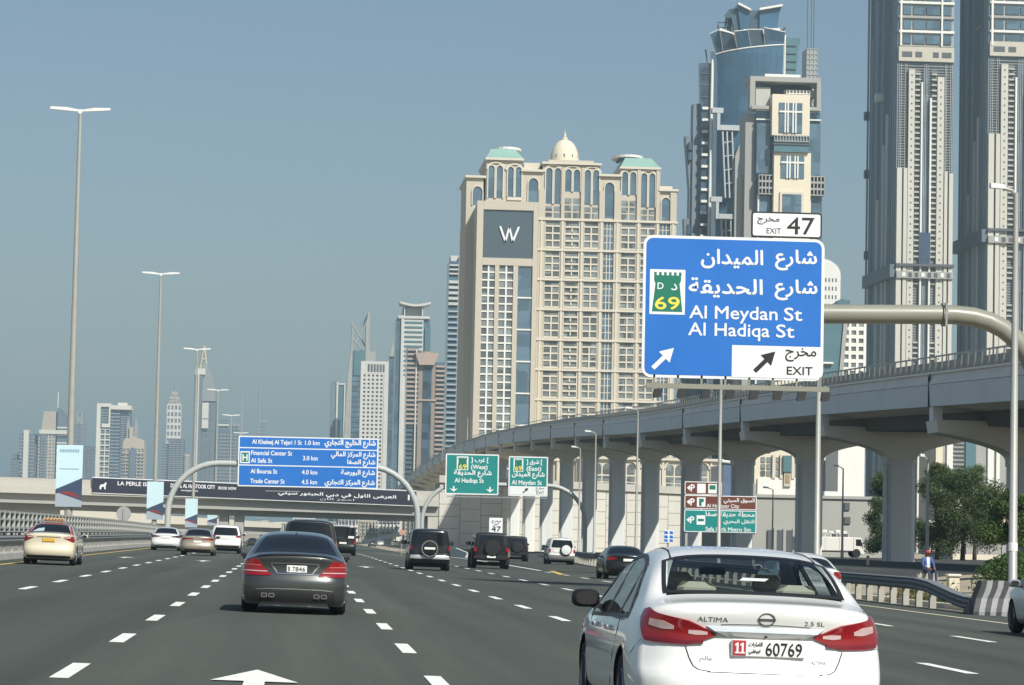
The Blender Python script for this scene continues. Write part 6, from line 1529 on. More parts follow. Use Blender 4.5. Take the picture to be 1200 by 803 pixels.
def nearest_sedan():
    wp = paint('paint_pearl_white', (.83, .835, .81), rough=.3)
    H, deck, belt = 1.475, 1.075, .90
    def gl(y): return lin([(1.02, belt+.04), (1.35, belt+.25), (1.75, H-.16), (2.3, H-.11), (2.8, H-.17), (3.45, belt+.03)])(y)
    s = sedan(4.87, 1.91, H, deck, belt, wp, open=True, smooth=2, er=.035, crown=.024, glass=glassmat('car_glass_tinted', (.62, .68, .68)), sill_top=gl, swin=(1.1, 3.4), wr=1.06, wf=3.84, rw=.33, spokes=7,
        rwin=(.64, 1.32, .84), pr=(.11, .13), kr=.10, kf=.07,
        top=[(0, deck-.05), (.1, deck-.005), (.3, deck+.005), (.6, deck+.03), (.95, deck+.20), (1.32, H-.065), (1.6, H-.02), (2.1, H), (2.7, H-.05), (3.15, H-.2), (3.65, deck-.06), (4.2, deck-.2), (4.72, deck-.38), (4.87, deck-.5)],
        rear=[(.19, .18), (.30, .05), (.40, .0), (.535, .0), (.555, .03), (.60, .055), (.72, .075), (.86, .085), (.93, .05), (.985, .03), (1.03, .02), (1.1, .03)],
        sec=[(.19, .91), (.34, .985), (.54, 1.0), (.68, .99), (.80, .968), (belt, .945), (deck, .85), (1.25, .765), (H-.1, .675), (H, .63)],
        side=[[(1.12, belt+.05, belt+.07), (1.45, belt+.03, H-.22), (1.60, belt+.03, H-.17)], [(1.66, belt+.03, H-.16), (2.0, belt+.02, H-.11), (2.42, belt+.01, H-.10)], [(2.50, belt+.01, H-.10), (2.75, belt, H-.14), (3.42, belt-.02, belt+.0)]],
        side_trim=[[(1.06, belt+.01, belt+.035), (3.5, belt-.04, belt-.01)], [(1.59, belt+.02, H-.16), (1.67, belt+.02, H-.15)], [(2.42, belt+.01, H-.10), (2.50, belt+.01, H-.10)], [(1.06, belt+.02, belt+.055), (1.3, belt+.17, belt+.225), (1.6, H-.185, H-.155), (2.0, H-.125, H-.09), (2.4, H-.115, H-.085), (2.8, H-.165, H-.125), (3.5, belt-.02, belt+.02)]],
        lamps=[dict(cols=[(.36, .825, .84), (.50, .765, .905), (.56, .75, .93), (.74, .755, .965), (.885, .765, .985), (1.02, .83, 1.0), (1.16, .92, .985)], off=.018,
                    subs=[dict(cols=[(.42, .83, .85), (.50, .825, .862), (.555, .832, .865)], mat=CLEARL, off=.022), dict(cols=[(.655, .862, .885), (.72, .858, .918), (.84, .885, .93)], mat=CLEARL, off=.022), dict(cols=[(.45, .765, .79), (.56, .758, .78), (.86, .775, .80)], mat=REDD, off=.022)])],
        mirror=(.985, 3.12), mirror_mat=DARK, msize=.95,
        plate=(.02, .745, .54, .125, [('60769', -.02, .245, -.048, .092, False), ('11', 10, 10.1, 0, .01, False), ('الامارات', -.145, -.045, .008, .038, True), ('ابوظبي', -.145, -.06, -.045, .04, True)]),
        rear_patches=[])
    s['plate'][4].pop(1)
    t, S, part, ctr = make_car('car', 'white four-door saloon in the right foreground, seen from behind', 'car', s, (3.42, 21.2, G(3.42, 21.2)), yaw=R(.1))
    # plate emirate block
    px, pz = .02, .745; y = min(S.P_rear(px-.27, pz)[1], S.P_rear(px+.27, pz)[1], S.P_rear(px, pz+.06)[1], S.P_rear(px, pz-.06)[1])-.024
    part('plate_block', MB().box(px-.262, px-.165, y, y+.003, pz-.054, pz+.054), PLATER, smooth=False)
    mb = MB()
    for x in (px-.235, px-.197): mb.prismY([(x, pz-.036), (x+.014, pz-.036), (x+.014, pz+.038), (x+.004, pz+.038), (x-.012, pz+.024), (x-.012, pz+.014), (x, pz+.02)], y-.004, y-.001); mb.box(x-.010, x+.024, y-.0045, y-.001, pz-.040, pz-.030)
    part('plate_code', mb, PLATEW, smooth=False)
    # seams of the boot lid and bumper
    def seam(pts, w_=.007, off=.002, name='panel_gap', mat=SEAM, fn=None):
        A = [np.array(p) for p in pts]; mb = MB(); n = len(A); vs = []
        for i, p in enumerate(A):
            d = A[min(i+1, n-1)]-A[max(i-1, 0)]; d /= np.linalg.norm(d)+1e-9; nrm = p-np.array(ctr); nrm[0] *= .6; nrm[2] *= .5; nrm /= np.linalg.norm(nrm)
            sd = np.cross(d, nrm); sd /= np.linalg.norm(sd); vs += [tuple(p+sd*w_/2+nrm*off), tuple(p-sd*w_/2+nrm*off)]
        mb.add(vs, [(2*i, 2*i+1, 2*i+3, 2*i+2) for i in range(n-1)]); part(name, mb, mat, smooth=False)
    for sg in (-1, 1):
        seam([S.P_rear(sg*x, z) for x, z in ((.575, .735), (.55, .66), (.52, .60), (.48, .575), (.40, .565))], .009)
        seam([S.P_side(y_, z, sg) for y_, z in ((1.52, .90), (1.5, .8), (1.55, .6), (1.68, .4), (1.75, .3))], .008)
        seam([S.P_side(y_, z, sg) for y_, z in ((2.52, .88), (2.5, .6), (2.5, .3))], .008)
        seam([S.P_side(y_, z, sg) for y_, z in ((3.5, .86), (3.55, .6), (3.5, .3))], .008)
        seam([S.P_wrap(d, z, sg) for d, z in ((.93, .757), (1.05, .765), (1.25, .70), (1.35, .66))], .008)
        part('roof_gutter', MB().tube([S.P_top(sg*.86, y_)+np.array((0, 0, .002)) for y_ in (1.3, 1.6, 2.0, 2.4, 2.75)], .008, 5), TRIM)
        for y_ in (2.05, 3.0):
            p = S.P_side(y_, .80, sg); part('door_handle', MB().cbox(min(p[0], p[0]+sg*.035), max(p[0], p[0]+sg*.035), y_-.11, y_+.11, .785, .825, .008), wp, smooth=False)
        p = S.P_rear(sg*.62, .36); part('reflector', MB().cbox(p[0]-.08, p[0]+.08, p[1]-.012, p[1]+.02, .345, .385, .006), REDD, smooth=False)
    seam([S.P_rear(x, .562+.0*x) for x in [-.42+.84*k/12 for k in range(13)]], .007)
    seam([S.P_rear(x, .895+.02*(1-(x/.5)**2)) for x in [-.33+.66*k/10 for k in range(11)]], .004)
    # badge ring, lettering
    p = S.P_rear(0, .965); y = p[1]-.03
    def conform(mb, off): mb.v = [(v[0], S.P_rear(v[0], v[2])[1]-off+v[1], v[2]) for v in mb.v]; return mb
    BS = M('badge_steel', (.16, .17, .18), .35, metal=.5)
    mb = MB().tube([(.058*math.cos(a), 0, .955+.044*math.sin(a)) for a in [2*math.pi*k/24 for k in range(25)]], .0045, 6)
    for k in range(6): mb.box(-.066+.022*k, -.044+.022*k, -.003, .004, .949, .961)
    part('emblem', conform(mb, .004), BS)
    for w_, a_, b_, z_, h_ in (('ALTIMA', -.50, -.28, .925, .034), ('2.5 SL', .28, .43, .92, .030)):
        mb = MB(); put_text(mb, w_, a_, b_, z_, h_, 0, 0); part('badge_lettering', conform(mb, .003), BS, smooth=False)
    SS = M('sticker_slate', (.08, .12, .16), .5)
    mb = MB(); put_text(mb, 'عالم', -.475, -.38, .63, .045, 0, 0, ar=True); part('dealer_lettering', conform(mb, .003), SS, smooth=False)
    mb = MB(); put_text(mb, 'ALTIMA', .34, .45, .64, .026, 0, 0); part('dealer_lettering', conform(mb, .003), SS, smooth=False)
    part('camera_button', MB().lathe([(.012, 0), (.012, .02)], 10, (.0, S.P_rear(0, .84)[1]-.026, .832), 'y'), DARK)
    # chrome finisher over the plate: bright upper facet, grey lower facet
    def facet(za, zb_, oa, ob, ca, cb):
        n = 16; vs = []
        for k in range(n+1):
            f = 2*k/n-1; vs += [(f*ca, S.P_rear(f*ca, za)[1]-oa, za), (f*cb, S.P_rear(f*cb, zb_)[1]-ob, zb_)]
        return MB().add(vs, [(2*i, 2*i+1, 2*i+3, 2*i+2) for i in range(n)])
    part('chrome_bar', facet(.897, .858, .004, .048, .435, .375), M('chrome_bright', (.74, .78, .82), .22, metal=.45)); part('chrome_lower', facet(.858, .815, .048, .006, .375, .27), M('chrome_satin', (.50, .51, .52), .35, metal=.8))
    # antenna fin and interior
    CR = M('seat_beige', (.66, .60, .48), .7, var=.06, vs=4); IN = M('cabin_dark', (.11, .11, .11), .8); INB = M('cabin_lining', (.42, .39, .33), .8)
    part('parcel_shelf', MB().box(-.62, .62, .62, 1.05, .93, .985), IN, smooth=False)
    part('rear_seat', MB().cbox(-.62, .62, 1.02, 1.22, .5, 1.03, .05), CR, smooth=False)
    part('cabin_floor', MB().box(-.7, .7, 1.2, 3.4, .35, .45), IN, smooth=False); part('dashboard', MB().cbox(-.66, .66, 3.1, 3.45, .6, .93, .06), IN, smooth=False)
    for x in (-.38, .38): part('headrest', MB().cbox(x-.15, x+.15, 1.02, 1.12, 1.0, 1.20, .045), CR, smooth=False)
    part('headrest', MB().cbox(-.12, .12, 1.03, 1.12, 1.0, 1.08, .035), CR, smooth=False)
    for x in (-.36, .36):
        part('front_seat', MB().cbox(x-.24, x+.24, 2.25, 2.42, .55, 1.10, .07), CR, smooth=False); part('headrest', MB().cbox(x-.12, x+.12, 2.28, 2.38, 1.11, 1.26, .045), CR, smooth=False)
    part('rear_view_mirror', MB().cbox(-.11, .11, 2.86, 2.90, 1.24, 1.30, .015), DARK, smooth=False)
    part('third_brake_light', MB().box(-.16, .16, .70, .74, .986, 1.015), REDD, smooth=False)
    part('shelf_papers', MB().box(.02, .26, .80, .95, .988, 1.0), PLATEW, smooth=False)
    part('window_sticker', MB().add([tuple(S.P_top(a, y_)+np.array((0, -.006, .008))) for a, y_ in ((-.12, .84), (.14, .84), (.19, .88), (-.08, .88))], [(0, 1, 2, 3)]), M('sticker_pale', (.6, .62, .62), .5), smooth=False)
nearest_sedan()

def dark_saloon():
    pg = paint('paint_graphite', (.055, .060, .059), metal=.5, rough=.32)
    H, deck, belt = 1.47, 1.06, .96
    s = sedan(5.08, 1.90, H, deck, belt, pg, wr=1.06, wf=4.1, rw=.35, tw=.27, mirror_mat=pg, msize=.5, pr=(.09, .12), kr=.07, zb=.13, zr=.03,
        top=[(0, deck-.04), (.08, deck+.005), (.2, deck-.005), (.55, deck+.035), (.95, deck+.17), (1.5, H-.06), (2.2, H), (2.9, H-.05), (3.4, H-.22), (3.85, deck-.04), (4.4, deck-.16), (4.9, deck-.32), (5.08, deck-.45)],
        rear=[(.13, .12), (.22, .04), (.34, .0), (.60, .0), (.64, .03), (.7, .06), (.84, .07), (.97, .04), (1.02, .015), (1.08, .02)],
        sec=[(.13, .93), (.28, .985), (.6, 1.0), (.8, .99), (belt, .955), (deck+.02, .86), (1.25, .765), (H-.08, .68), (H, .62)], rwin=(.58, 1.5, .87),
        lamps=[dict(cols=[(.42, .675, .69), (.55, .67, .82), (.68, .668, .97), (.74, .667, 1.0), (.86, .672, 1.01), (1.0, .69, 1.0), (1.15, .76, .94)], off=.014,
                    subs=[dict(cols=[(.49, .735, .752), (.65, .738, .755), (1.0, .745, .762)], mat=CLEARL, off=.019), dict(cols=[(.60, .84, .856), (.75, .845, .862), (1.0, .85, .866)], mat=M('lens_pink', (.55, .12, .12), .15, coat=.5), off=.019)])],
        plate=(.03, .80, .36, .125, [('B', -.155, -.115, -.035, .075, False), ('7846', -.08, .15, -.035, .075, False)]),
        rear_patches=[dict(name='chrome_surround', cols=[(-.42, .88, .905), (0, .893, .912), (.42, .88, .905)], mat=CHROME, off=.016), dict(name='chrome_surround', cols=[(-.33, .705, .723), (.33, .705, .723)], mat=CHROME, off=.014),
            dict(name='chrome_surround', cols=[(-.43, .86, .90), (-.31, .706, .745)], mat=CHROME, off=.015), dict(name='chrome_surround', cols=[(.31, .706, .745), (.43, .86, .90)], mat=CHROME, off=.015),
            dict(name='plate_recess', cols=[(-.36, .82, .87), (-.30, .73, .88), (.30, .73, .88), (.36, .82, .87)], mat=M('recess_dark', (.03, .032, .033), .5), off=.006),
            dict(name='bumper_chrome', cols=[(-.68, .415, .43), (-.5, .432, .45), (0, .437, .457), (.5, .432, .45), (.68, .415, .43)], mat=CHROME, off=.012),
            dict(name='diffuser', cols=[(-.72, .21, .40), (0, .21, .415), (.72, .21, .40)], mat=TRIM, off=.008), dict(name='lower_chrome', cols=[(-.60, .165, .185), (.60, .165, .185)], mat=CHROME, off=.03)])
    t, S, part, ctr = make_car('car', 'dark grey saloon with four exhausts in the middle lane', 'car', s, place(343.5, 718.5, s))
    for x in (-.53, -.40, .40, .53):
        y = S.P_rear(x, .325)[1]-.03
        part('exhaust', MB().loft([[(x+a*.052, y, .325+b*.038) for a, b in ((-1, -.7), (-.7, -1), (.7, -1), (1, -.7), (1, .7), (.7, 1), (-.7, 1), (-1, .7))], [(x+a*.052, y+.06, .325+b*.038) for a, b in ((-1, -.7), (-.7, -1), (.7, -1), (1, -.7), (1, .7), (.7, 1), (-.7, 1), (-1, .7))]]), CHROME, smooth=False)
        part('exhaust_bore', MB().box(x-.04, x+.04, y-.004, y+.002, .297, .353), DARK, smooth=False)
    a = S.P_top(0, 1.5); part('antenna_fin', MB().loft([[(-.03, a[1], a[2]), (.03, a[1], a[2]), (.03, a[1]+.15, a[2]), (-.03, a[1]+.15, a[2])], [(-.006, a[1]+.04, a[2]+.05), (.006, a[1]+.04, a[2]+.05), (.006, a[1]+.10, a[2]+.03), (-.006, a[1]+.10, a[2]+.03)]]), pg, smooth=False)
    n = 12; part('boot_spoiler', MB().loft([[tuple(S.P_top(-.80+1.6*k/n, .03)+np.array(d)) for d in ((0, -.02, .005), (0, -.025, .028), (0, .06, .02), (0, .08, -.01))] for k in range(n+1)]), pg)
dark_saloon()

def others():
    tx = paint('paint_taxi_cream', (.66, .60, .45), rough=.4)
    s = sedan(4.82, 1.82, 1.47, 1.10, .95, tx, plate=(0, .86, .42, .12, None), plate_mat=ORANGE,
              lamps=[dict(cols=[(.50, .93, .97), (.62, .88, 1.0), (.8, .80, 1.01), (1.05, .83, 1.0)], subs=[dict(cols=[(.50, .93, .965), (.72, .93, .985)], mat=CLEARL, off=.02)])],
              rear_patches=[dict(name='bumper_lower', cols=[(-.75, .24, .33), (0, .24, .34), (.75, .24, .33)], mat=TRIM), dict(name='chrome_bar', cols=[(-.40, .955, .975), (.40, .955, .975)], mat=CHROME, off=.012)])
    t, S, part, ctr = make_car('car', 'cream taxi with a red roof in the left lane', 'taxi', s, place(58, 662, s))
    red = paint('paint_taxi_red', (.32, .035, .03), rough=.4)
    part('red_roof', patch([[S.P_top((2*c/14-1)*.985, lerp(1.40, 2.78, r/10)) for c in range(15)] for r in range(11)], .004, .01, ctr), red)
    for sg in (-1, 1): part('red_pillar', patch([[S.P_top(sg*lerp(.885, 1.0, c/3), lerp(.64, 1.42, r/8)) for c in range(4)] for r in range(9)], .004, .01, ctr), red)
    z = 1.47
    part('taxi_sign', MB().cbox(-.36, .36, 1.95, 2.15, z+.03, z+.15, .03), M('taxi_sign_yellow', (.45, .34, .18), .5), smooth=False)
    for k in range(6): part('sign_letter', MB().box(-.31+.11*k, -.25+.11*k, 1.94, 1.952, z+.05, z+.13), M('taxi_sign_brown', (.22, .10, .04), .6), smooth=False)
    part('rear_sticker', MB().add([tuple(S.P_top(a, y_)+np.array((0, -.01, .012))) for a, y_ in ((-.8, .74), (-.3, .74), (-.32, 1.0), (-.6, .95))], [(0, 1, 2, 3)]), M('sticker_blue_white', (.40, .50, .55), .5), smooth=False)

    wp = paint('paint_white', (.70, .71, .71))
    s = sedan(4.9, 1.86, 1.47, 1.06, .95, wp, lamps=[dict(cols=[(.38, .86, .90), (.62, .84, .94), (.82, .82, .97), (1.08, .84, .97)], mat=M('lens_smoked', (.07, .02, .02), .15, coat=.6))], rear_patches=[dict(name='chrome_bar', cols=[(-.5, .36, .385), (.5, .36, .385)], mat=CHROME), dict(name='bumper_lower', cols=[(-.7, .24, .32), (.7, .24, .32)], mat=TRIM)], plate=(0, .84, .45, .11, None))
    make_car('car', 'white saloon farthest left, beside the left guardrail', 'car', s, place(194, 645.3, s))
    bg_ = paint('paint_champagne', (.44, .38, .30), metal=.5, rough=.35)
    s = sedan(4.9, 1.84, 1.47, 1.05, .94, bg_, lamps=[dict(cols=[(.22, .89, .91), (.55, .86, .93), (.82, .83, .96), (1.05, .85, .95)])], rear_patches=[dict(name='bumper_lower', cols=[(-.7, .24, .34), (.7, .24, .34)], mat=TRIM)], plate=(0, .74, .45, .11, None))
    make_car('car', 'champagne coloured saloon between the two white cars', 'car', s, place(231.5, 651, s))
    s = suv(4.8, 1.92, 1.75, 1.08, wp, lamps=[dict(cols=[(.62, 1.0, 1.09), (.8, .98, 1.12), (1.06, 1.0, 1.12)])], rear_patches=[dict(name='bumper_lower', cols=[(-.85, .34, .50), (.85, .34, .50)], mat=TRIM)], plate=(0, .95, .48, .11, None))
    make_car('car', 'white sport utility vehicle right of the champagne saloon', 'suv', s, place(264, 648.5, s))
    s = sedan(4.8, 1.82, 1.47, 1.10, .95, tx, lamps=[dict(cols=[(.55, .86, .97), (1.05, .83, 1.0)])])
    t, S, part, ctr = make_car('car', 'distant cream taxi just left of the dark grey saloon', 'taxi', s, place(295.5, 640, s)); part('red_roof', patch([[S.P_top((2*c/10-1)*.98, lerp(1.40, 2.78, r/6)) for c in range(11)] for r in range(7)], .004, .01, ctr), red)

    dp = paint('paint_range_dark', (.03, .032, .032), metal=.3, rough=.3)
    s = suv(4.98, 2.02, 1.93, 1.16, dp, lean=.26, roofw=.80, lamps=[dict(cols=[(.80, .85, 1.15), (1.04, .85, 1.15)])], rwin_rear=[(1.17, .79), (1.3, .80), (1.66, .71), (1.82, .66)], er=.09)
    make_car('car', 'tall dark sport utility vehicle hidden behind the dark grey saloon', 'suv', s, place(361, 673, s))
    bk = paint('paint_black', (.007, .007, .008), rough=.25, coat=.45)
    def spare(part, S, x, z, r, mat_c, y=None, ring=True):
        y = (S.P_rear(x, z)[1] if y is None else y)-.22
        o = part('spare_wheel', MB().lathe([(.05, y+.24), (r*.9, y+.24), (r, y+.17), (r, y+.06), (r*.93, y+.01), (r*.80, y)], 26, (x, 0, z), 'y'), TYRE)
        if mat_c: part('spare_cover', MB().lathe([(r*.86, y+.02), (r*.82, y-.02), (r*.5, y-.05), (.02, y-.06)], 24, (x, 0, z), 'y'), mat_c, o)
        else: part('spare_rim', MB().lathe([(r*.55, y+.03), (r*.55, y-.005), (r*.45, y+.03), (.02, y+.03)], 20, (x, 0, z), 'y'), TRIM, o)
        return y
    s = suv(4.6, 1.90, 1.86, 1.12, bk, lean=.16, roofw=.84, lamps=[dict(cols=[(.80, .92, 1.10), (.98, .92, 1.10)]), dict(cols=[(.78, .52, .58), (.92, .52, .58)], mat=CLEARL)], rear_patches=[dict(name='bumper', cols=[(-.86, .52, .66), (0, .52, .67), (.86, .52, .66)], mat=M('bumper_silver', (.45, .46, .46), .35, metal=.5), off=.05)], plate=None, er=.04)
    s.pop('plate')
    t, S, part, ctr = make_car('car', 'black off-roader with a chrome-ringed spare wheel', 'suv', s, place(502, 668.5, s))
    y = spare(part, S, -.02, .97, .40, bk)
    part('chrome_ring', MB().tube([(-.02+.345*math.cos(a), y-.03, .97+.345*math.sin(a)) for a in [2*math.pi*k/28 for k in range(29)]], .03, 6), CHROME)
    mb = MB().cbox(-.26, .22, y-.075, y-.055, .93, 1.03, .008); part('spare_plate', mb, PLATEW, smooth=False)
    wm = paint('paint_matt_black', (.010, .012, .015), rough=.45, coat=.2); wm.node_tree.nodes['Principled BSDF'].inputs['Specular IOR Level'].default_value = .25
    def wrangler(W, **kw):
        s = suv(4.3, W, 1.86, 1.16, wm, lean=.06, roofw=.86, er=.03, kr=.02, pr=(.01, .02), rwin_rear=[(1.20, .60), (1.3, .62), (1.6, .60), (1.70, .58)], lamps=[dict(cols=[(.74, .86, 1.08), (.90, .86, 1.08)], off=.05)], rw=.42, tw=.28, zb=.42,
            sec=[(.42, .84), (.6, .88), (.9, .89), (1.1, .885), (1.2, .875), (1.75, .80), (1.86, .76)], rear_patches=[dict(name='bumper', cols=[(-.78, .50, .68), (.78, .50, .68)], mat=TRIM, off=.12)], wells=False)
        s['rear'] = [(.42, .12), (.6, .1), (.75, .1), (1.2, .10), (1.75, .17), (1.86, .2)]; s.pop('plate'); s.update(kw); return s
    s = wrangler(1.98)
    t, S, part, ctr = make_car('car', 'matt black jeep with a rear spare wheel, right of the black off-roader', 'suv', s, place(574, 666.5, s))
    spare(part, S, .05, 1.05, .41, None)
    for sg in (-1, 1): part('fender', MB().prismX([(.42, .62), (.55, .98), (.75, 1.04), (1.2, 1.04), (1.45, .85), (1.35, .85), (1.15, .96), (.78, .96), (.62, .9), (.5, .62)], sg*.80, sg*.99), TRIM, smooth=False)
    part('number_plate', MB().cbox(-.22, .22, -.06, -.03, .55, .66, .006), PLATEW, smooth=False)
    for sg in (-1, 1): part('red_reflector', MB().box(sg*.84-.05, sg*.84+.05, -.035, -.01, .55, .60), REDL, smooth=False)
    s = wrangler(1.9)
    t, S, part, ctr = make_car('car', 'small dark jeep peeping out right of the matt black jeep', 'suv', s, place(604, 658, s)); spare(part, S, .05, 1.05, .40, None)
    sv = paint('paint_silver_white', (.62, .62, .58), rough=.35)
    s = suv(4.4, 1.84, 1.82, 1.12, sv, lean=.14, roofw=.83, lamps=[dict(cols=[(.76, .8, 1.05), (.98, .8, 1.05)])], rear_patches=[dict(name='bumper', cols=[(-.86, .42, .64), (.86, .42, .64)], mat=M('bumper_grey', (.16, .16, .16), .6), off=.04)]); s.pop('plate')
    t, S, part, ctr = make_car('car', 'white off-roader with a white spare wheel cover on the slip road', 'suv', s, place(657, 662, s)); spare(part, S, .25, 1.0, .38, wp)
    part('number_plate', MB().cbox(-.55, -.15, S.P_rear(-.35, .9)[1]-.03, S.P_rear(-.35, .9)[1], .84, .95, .006), PLATEW, smooth=False)
    s = sedan(4.75, 1.84, 1.45, 1.07, .95, bk, lamps=[dict(cols=[(.45, .88, .92), (.62, .83, .95), (.85, .80, .98), (1.1, .84, .97)])], plate=(.05, .84, .46, .11, None), rear_patches=[dict(name='bumper_lower', cols=[(-.7, .24, .40), (.7, .24, .40)], mat=TRIM)])
    make_car('car', 'black saloon ahead of the white foreground saloon', 'car', s, place(732, 679.5, s))
    s = sedan(4.5, 1.80, 1.46, 1.08, .95, wp, rwin=(.5, 1.2, .88), lamps=[dict(cols=[(.6, .80, .97), (.82, .78, .99), (1.08, .80, 1.0)])])
    make_car('car', 'white hatchback half hidden beyond the right side of the foreground saloon', 'car', s, place(944, 711, s))
    sl_ = paint('paint_pale_silver', (.52, .56, .60), metal=.3, rough=.35)
    s = sedan(4.6, 1.80, 1.48, 1.08, .95, sl_)
    h = hit(1194, 743); y = h.y-s['wf']; make_car('car', 'pale silver car cut off by the right edge of the picture', 'car', s, (h.x+.72, y, G(h.x, y)))
    dk = paint('paint_dark_green', (.03, .05, .045), rough=.3)
    s = suv(4.9, 1.9, 2.1, 1.2, bk, lean=.1, roofw=.9, rwin_rear=[(1.22, .72), (1.4, .74), (1.85, .72), (1.95, .70)])
    t, S, part, ctr = make_car('car', 'black van with a pale roof right of the dark sport utility vehicle', 'van', s, place(401, 651, s)); part('roof_panel', patch([[S.P_top((2*c/10-1)*.96, lerp(.02, 2.5, r/8)) for c in range(11)] for r in range(9)], .03, .01, ctr), wp); part('white_plate', MB().box(.35, .75, -.03, .02, 1.2, 1.35), PLATEW, smooth=False)
    for px, py, pm_, lab, f in ((436, 641, dk, 'dark green distant car under the flyover, left of three', suv), (446, 640, wp, 'white distant car under the flyover, middle of three', sedan), (463, 641, tx, 'tan distant car under the flyover, right of three', sedan)):
        s = f(paint_=pm_); make_car('car', lab, 'car', s, place(px, py, s), group='distant cars under the flyover')
    s = suv(4.6, 1.85, 1.75, 1.08, wp); 
    q = P(1194, 650, 150); make_car('car', 'white parked car behind the hedge at the right edge', 'car', s, (q.x+.5, 150, G(q.x, 150)), yaw=R(-80))
others()

def truck():
    Y = 262.0; p = Pl(Y, 990, 640); x1 = p.X(1013.5); g = G(50, Y); k = p.k
    t = thing('box_truck', 'white box truck with a loaded roof rack parked beyond the second pier', 'truck', (x1, Y, g))
    wt = paint('truck_white', (.70, .69, .64), coat=.2, rough=.5)
    zt = p.Z(629.5)-g; zb = p.Z(646)-g; L = 6.2
    MB().cbox(-L, -1.02, 0, 2.1, zb, zt, .05).build('cargo_box', wt, t, world=False)
    for x in (-L+1.2, -L+2.6, -L+3.9): MB().box(x-.015, x+.015, -.012, .0, zb+.03, zt-.03).build('panel_rib', CONC, t, world=False)
    MB().prismY([(-.98, zb-.05), (-.06, zb-.25), (0, zb+.1), (-.05, zb+.42), (-.28, zt-.08), (-.42, zt), (-.98, zt)], .05, 2.05).build('cab', wt, t, world=False)
    MB().prismY([(-.80, zb+.5), (-.16, zb+.47), (-.36, zt-.18), (-.80, zt-.18)], .03, .06).build('cab_window', CGLASS, t, world=False)
    MB().prismY([(-.07, zb+.44), (-.02, zb+.44), (-.24, zt-.1), (-.30, zt-.1)], .15, 1.95).build('windscreen', CGLASS, t, world=False)
    MB().box(-L+.1, -.1, .3, 1.8, .45, zb-.02).build('chassis', TRIM, t, world=False)
    tm, rm = make_wheel(.40, .24); w0 = None
    for x in (-.75, -L+1.4):
        for y in (.15, 1.95):
            if w0 is None:
                w0 = tm.build('wheel', TYRE, t, smooth=True, world=False, sharp=40); r0 = rm.build('rim', ALLOY, w0, world=False); w = w0
            else: w = inst(w0, 'wheel', t); inst(r0, 'rim', w)
            w.rotation_euler.z = R(90); w.location = (x, y, .40)
    mb = MB(); mb.box(-L+.5, -1.3, .3, .36, zt+.30, zt+.36); mb.box(-L+.5, -1.3, 1.7, 1.76, zt+.30, zt+.36)
    for q in range(9): mb.box(-L+.5+q*.53, -L+.56+q*.53, .3, .36, zt, zt+.36); mb.box(-L+.5+q*.53, -L+.56+q*.53, .3, 1.76, zt+.28, zt+.32)
    mb.build('roof_rack', wt, t, world=False)
    for q in range(7): MB().cbox(-L+.6+q*.6, -L+1.05+q*.6, .4, 1.5, zt+.37, zt+.52+.1*(q % 2), .03).build('rack_load', WHT if q % 2 else PLATEW, t, world=False)
truck()
# ================================================================== planting, person, small things
def leafmat(name, col, var=.45):
    m = bpy.data.materials.new(name); m.use_nodes = True; nt = m.node_tree; b = nt.nodes['Principled BSDF']
    g = nt.nodes.new('ShaderNodeNewGeometry'); n = nt.nodes.new('ShaderNodeTexNoise'); n.inputs['Scale'].default_value = 1.4; n.inputs['Detail'].default_value = 3
    nt.links.new(g.outputs['Position'], n.inputs['Vector'])
    a = nt.nodes.new('ShaderNodeMath'); a.operation = 'MULTIPLY_ADD'; a.inputs[1].default_value = .5; nt.links.new(g.outputs['Random Per Island'], a.inputs[0]); nt.links.new(n.outputs['Fac'], a.inputs[2])
    r = nt.nodes.new('ShaderNodeMapRange'); r.inputs[1].default_value = .35; r.inputs[2].default_value = 1.1; r.inputs[3].default_value = 1-var; r.inputs[4].default_value = 1+var; nt.links.new(a.outputs[0], r.inputs[0])
    mx = nt.nodes.new('ShaderNodeMix'); mx.data_type = 'RGBA'; mx.blend_type = 'MULTIPLY'; mx.inputs[0].default_value = 1; mx.inputs[6].default_value = (*col, 1)
    nt.links.new(r.outputs[0], mx.inputs[7]); nt.links.new(mx.outputs[2], b.inputs['Base Color'])
    b.inputs['Roughness'].default_value = .55; b.inputs['Specular IOR Level'].default_value = .3
    tr = nt.nodes.new('ShaderNodeBsdfTranslucent'); nt.links.new(mx.outputs[2], tr.inputs[0]); ms = nt.nodes.new('ShaderNodeMixShader'); ms.inputs[0].default_value = .25
    out = nt.nodes['Material Output']; nt.links.new(b.outputs[0], ms.inputs[1]); nt.links.new(tr.outputs[0], ms.inputs[2]); nt.links.new(ms.outputs[0], out.inputs[0])
    MATS[name] = m; return m
LF1 = leafmat('leaf_dark_green', (.07, .105, .038)); LF2 = leafmat('leaf_mid_green', (.085, .135, .04)); LFH = leafmat('leaf_hedge', (.06, .11, .028)); LFD = leafmat('leaf_dry', (.16, .13, .06))
BARK = M('bark', (.12, .09, .065), .9, var=.3, vs=6, bump=.5, bs=20)
def leaves(pts, size, rnd):
    V = []; F = []
    for c in pts:
        s = size*(.6+.8*rnd.random()); a = Vector((rnd.gauss(0, 1), rnd.gauss(0, 1), rnd.gauss(0, 1))).normalized(); b = a.orthogonal().normalized(); b = (Matrix.Rotation(rnd.random()*6.28, 3, a) @ b); d = a.cross(b); o = len(V)
        c = Vector(c); V += [c-b*s, c+d*s*.45+a*s*.15, c+b*s, c-d*s*.45+a*s*.15]; F += [(o, o+1, o+2, o+3)]
    mb = MB(); mb.add(V, F); return mb
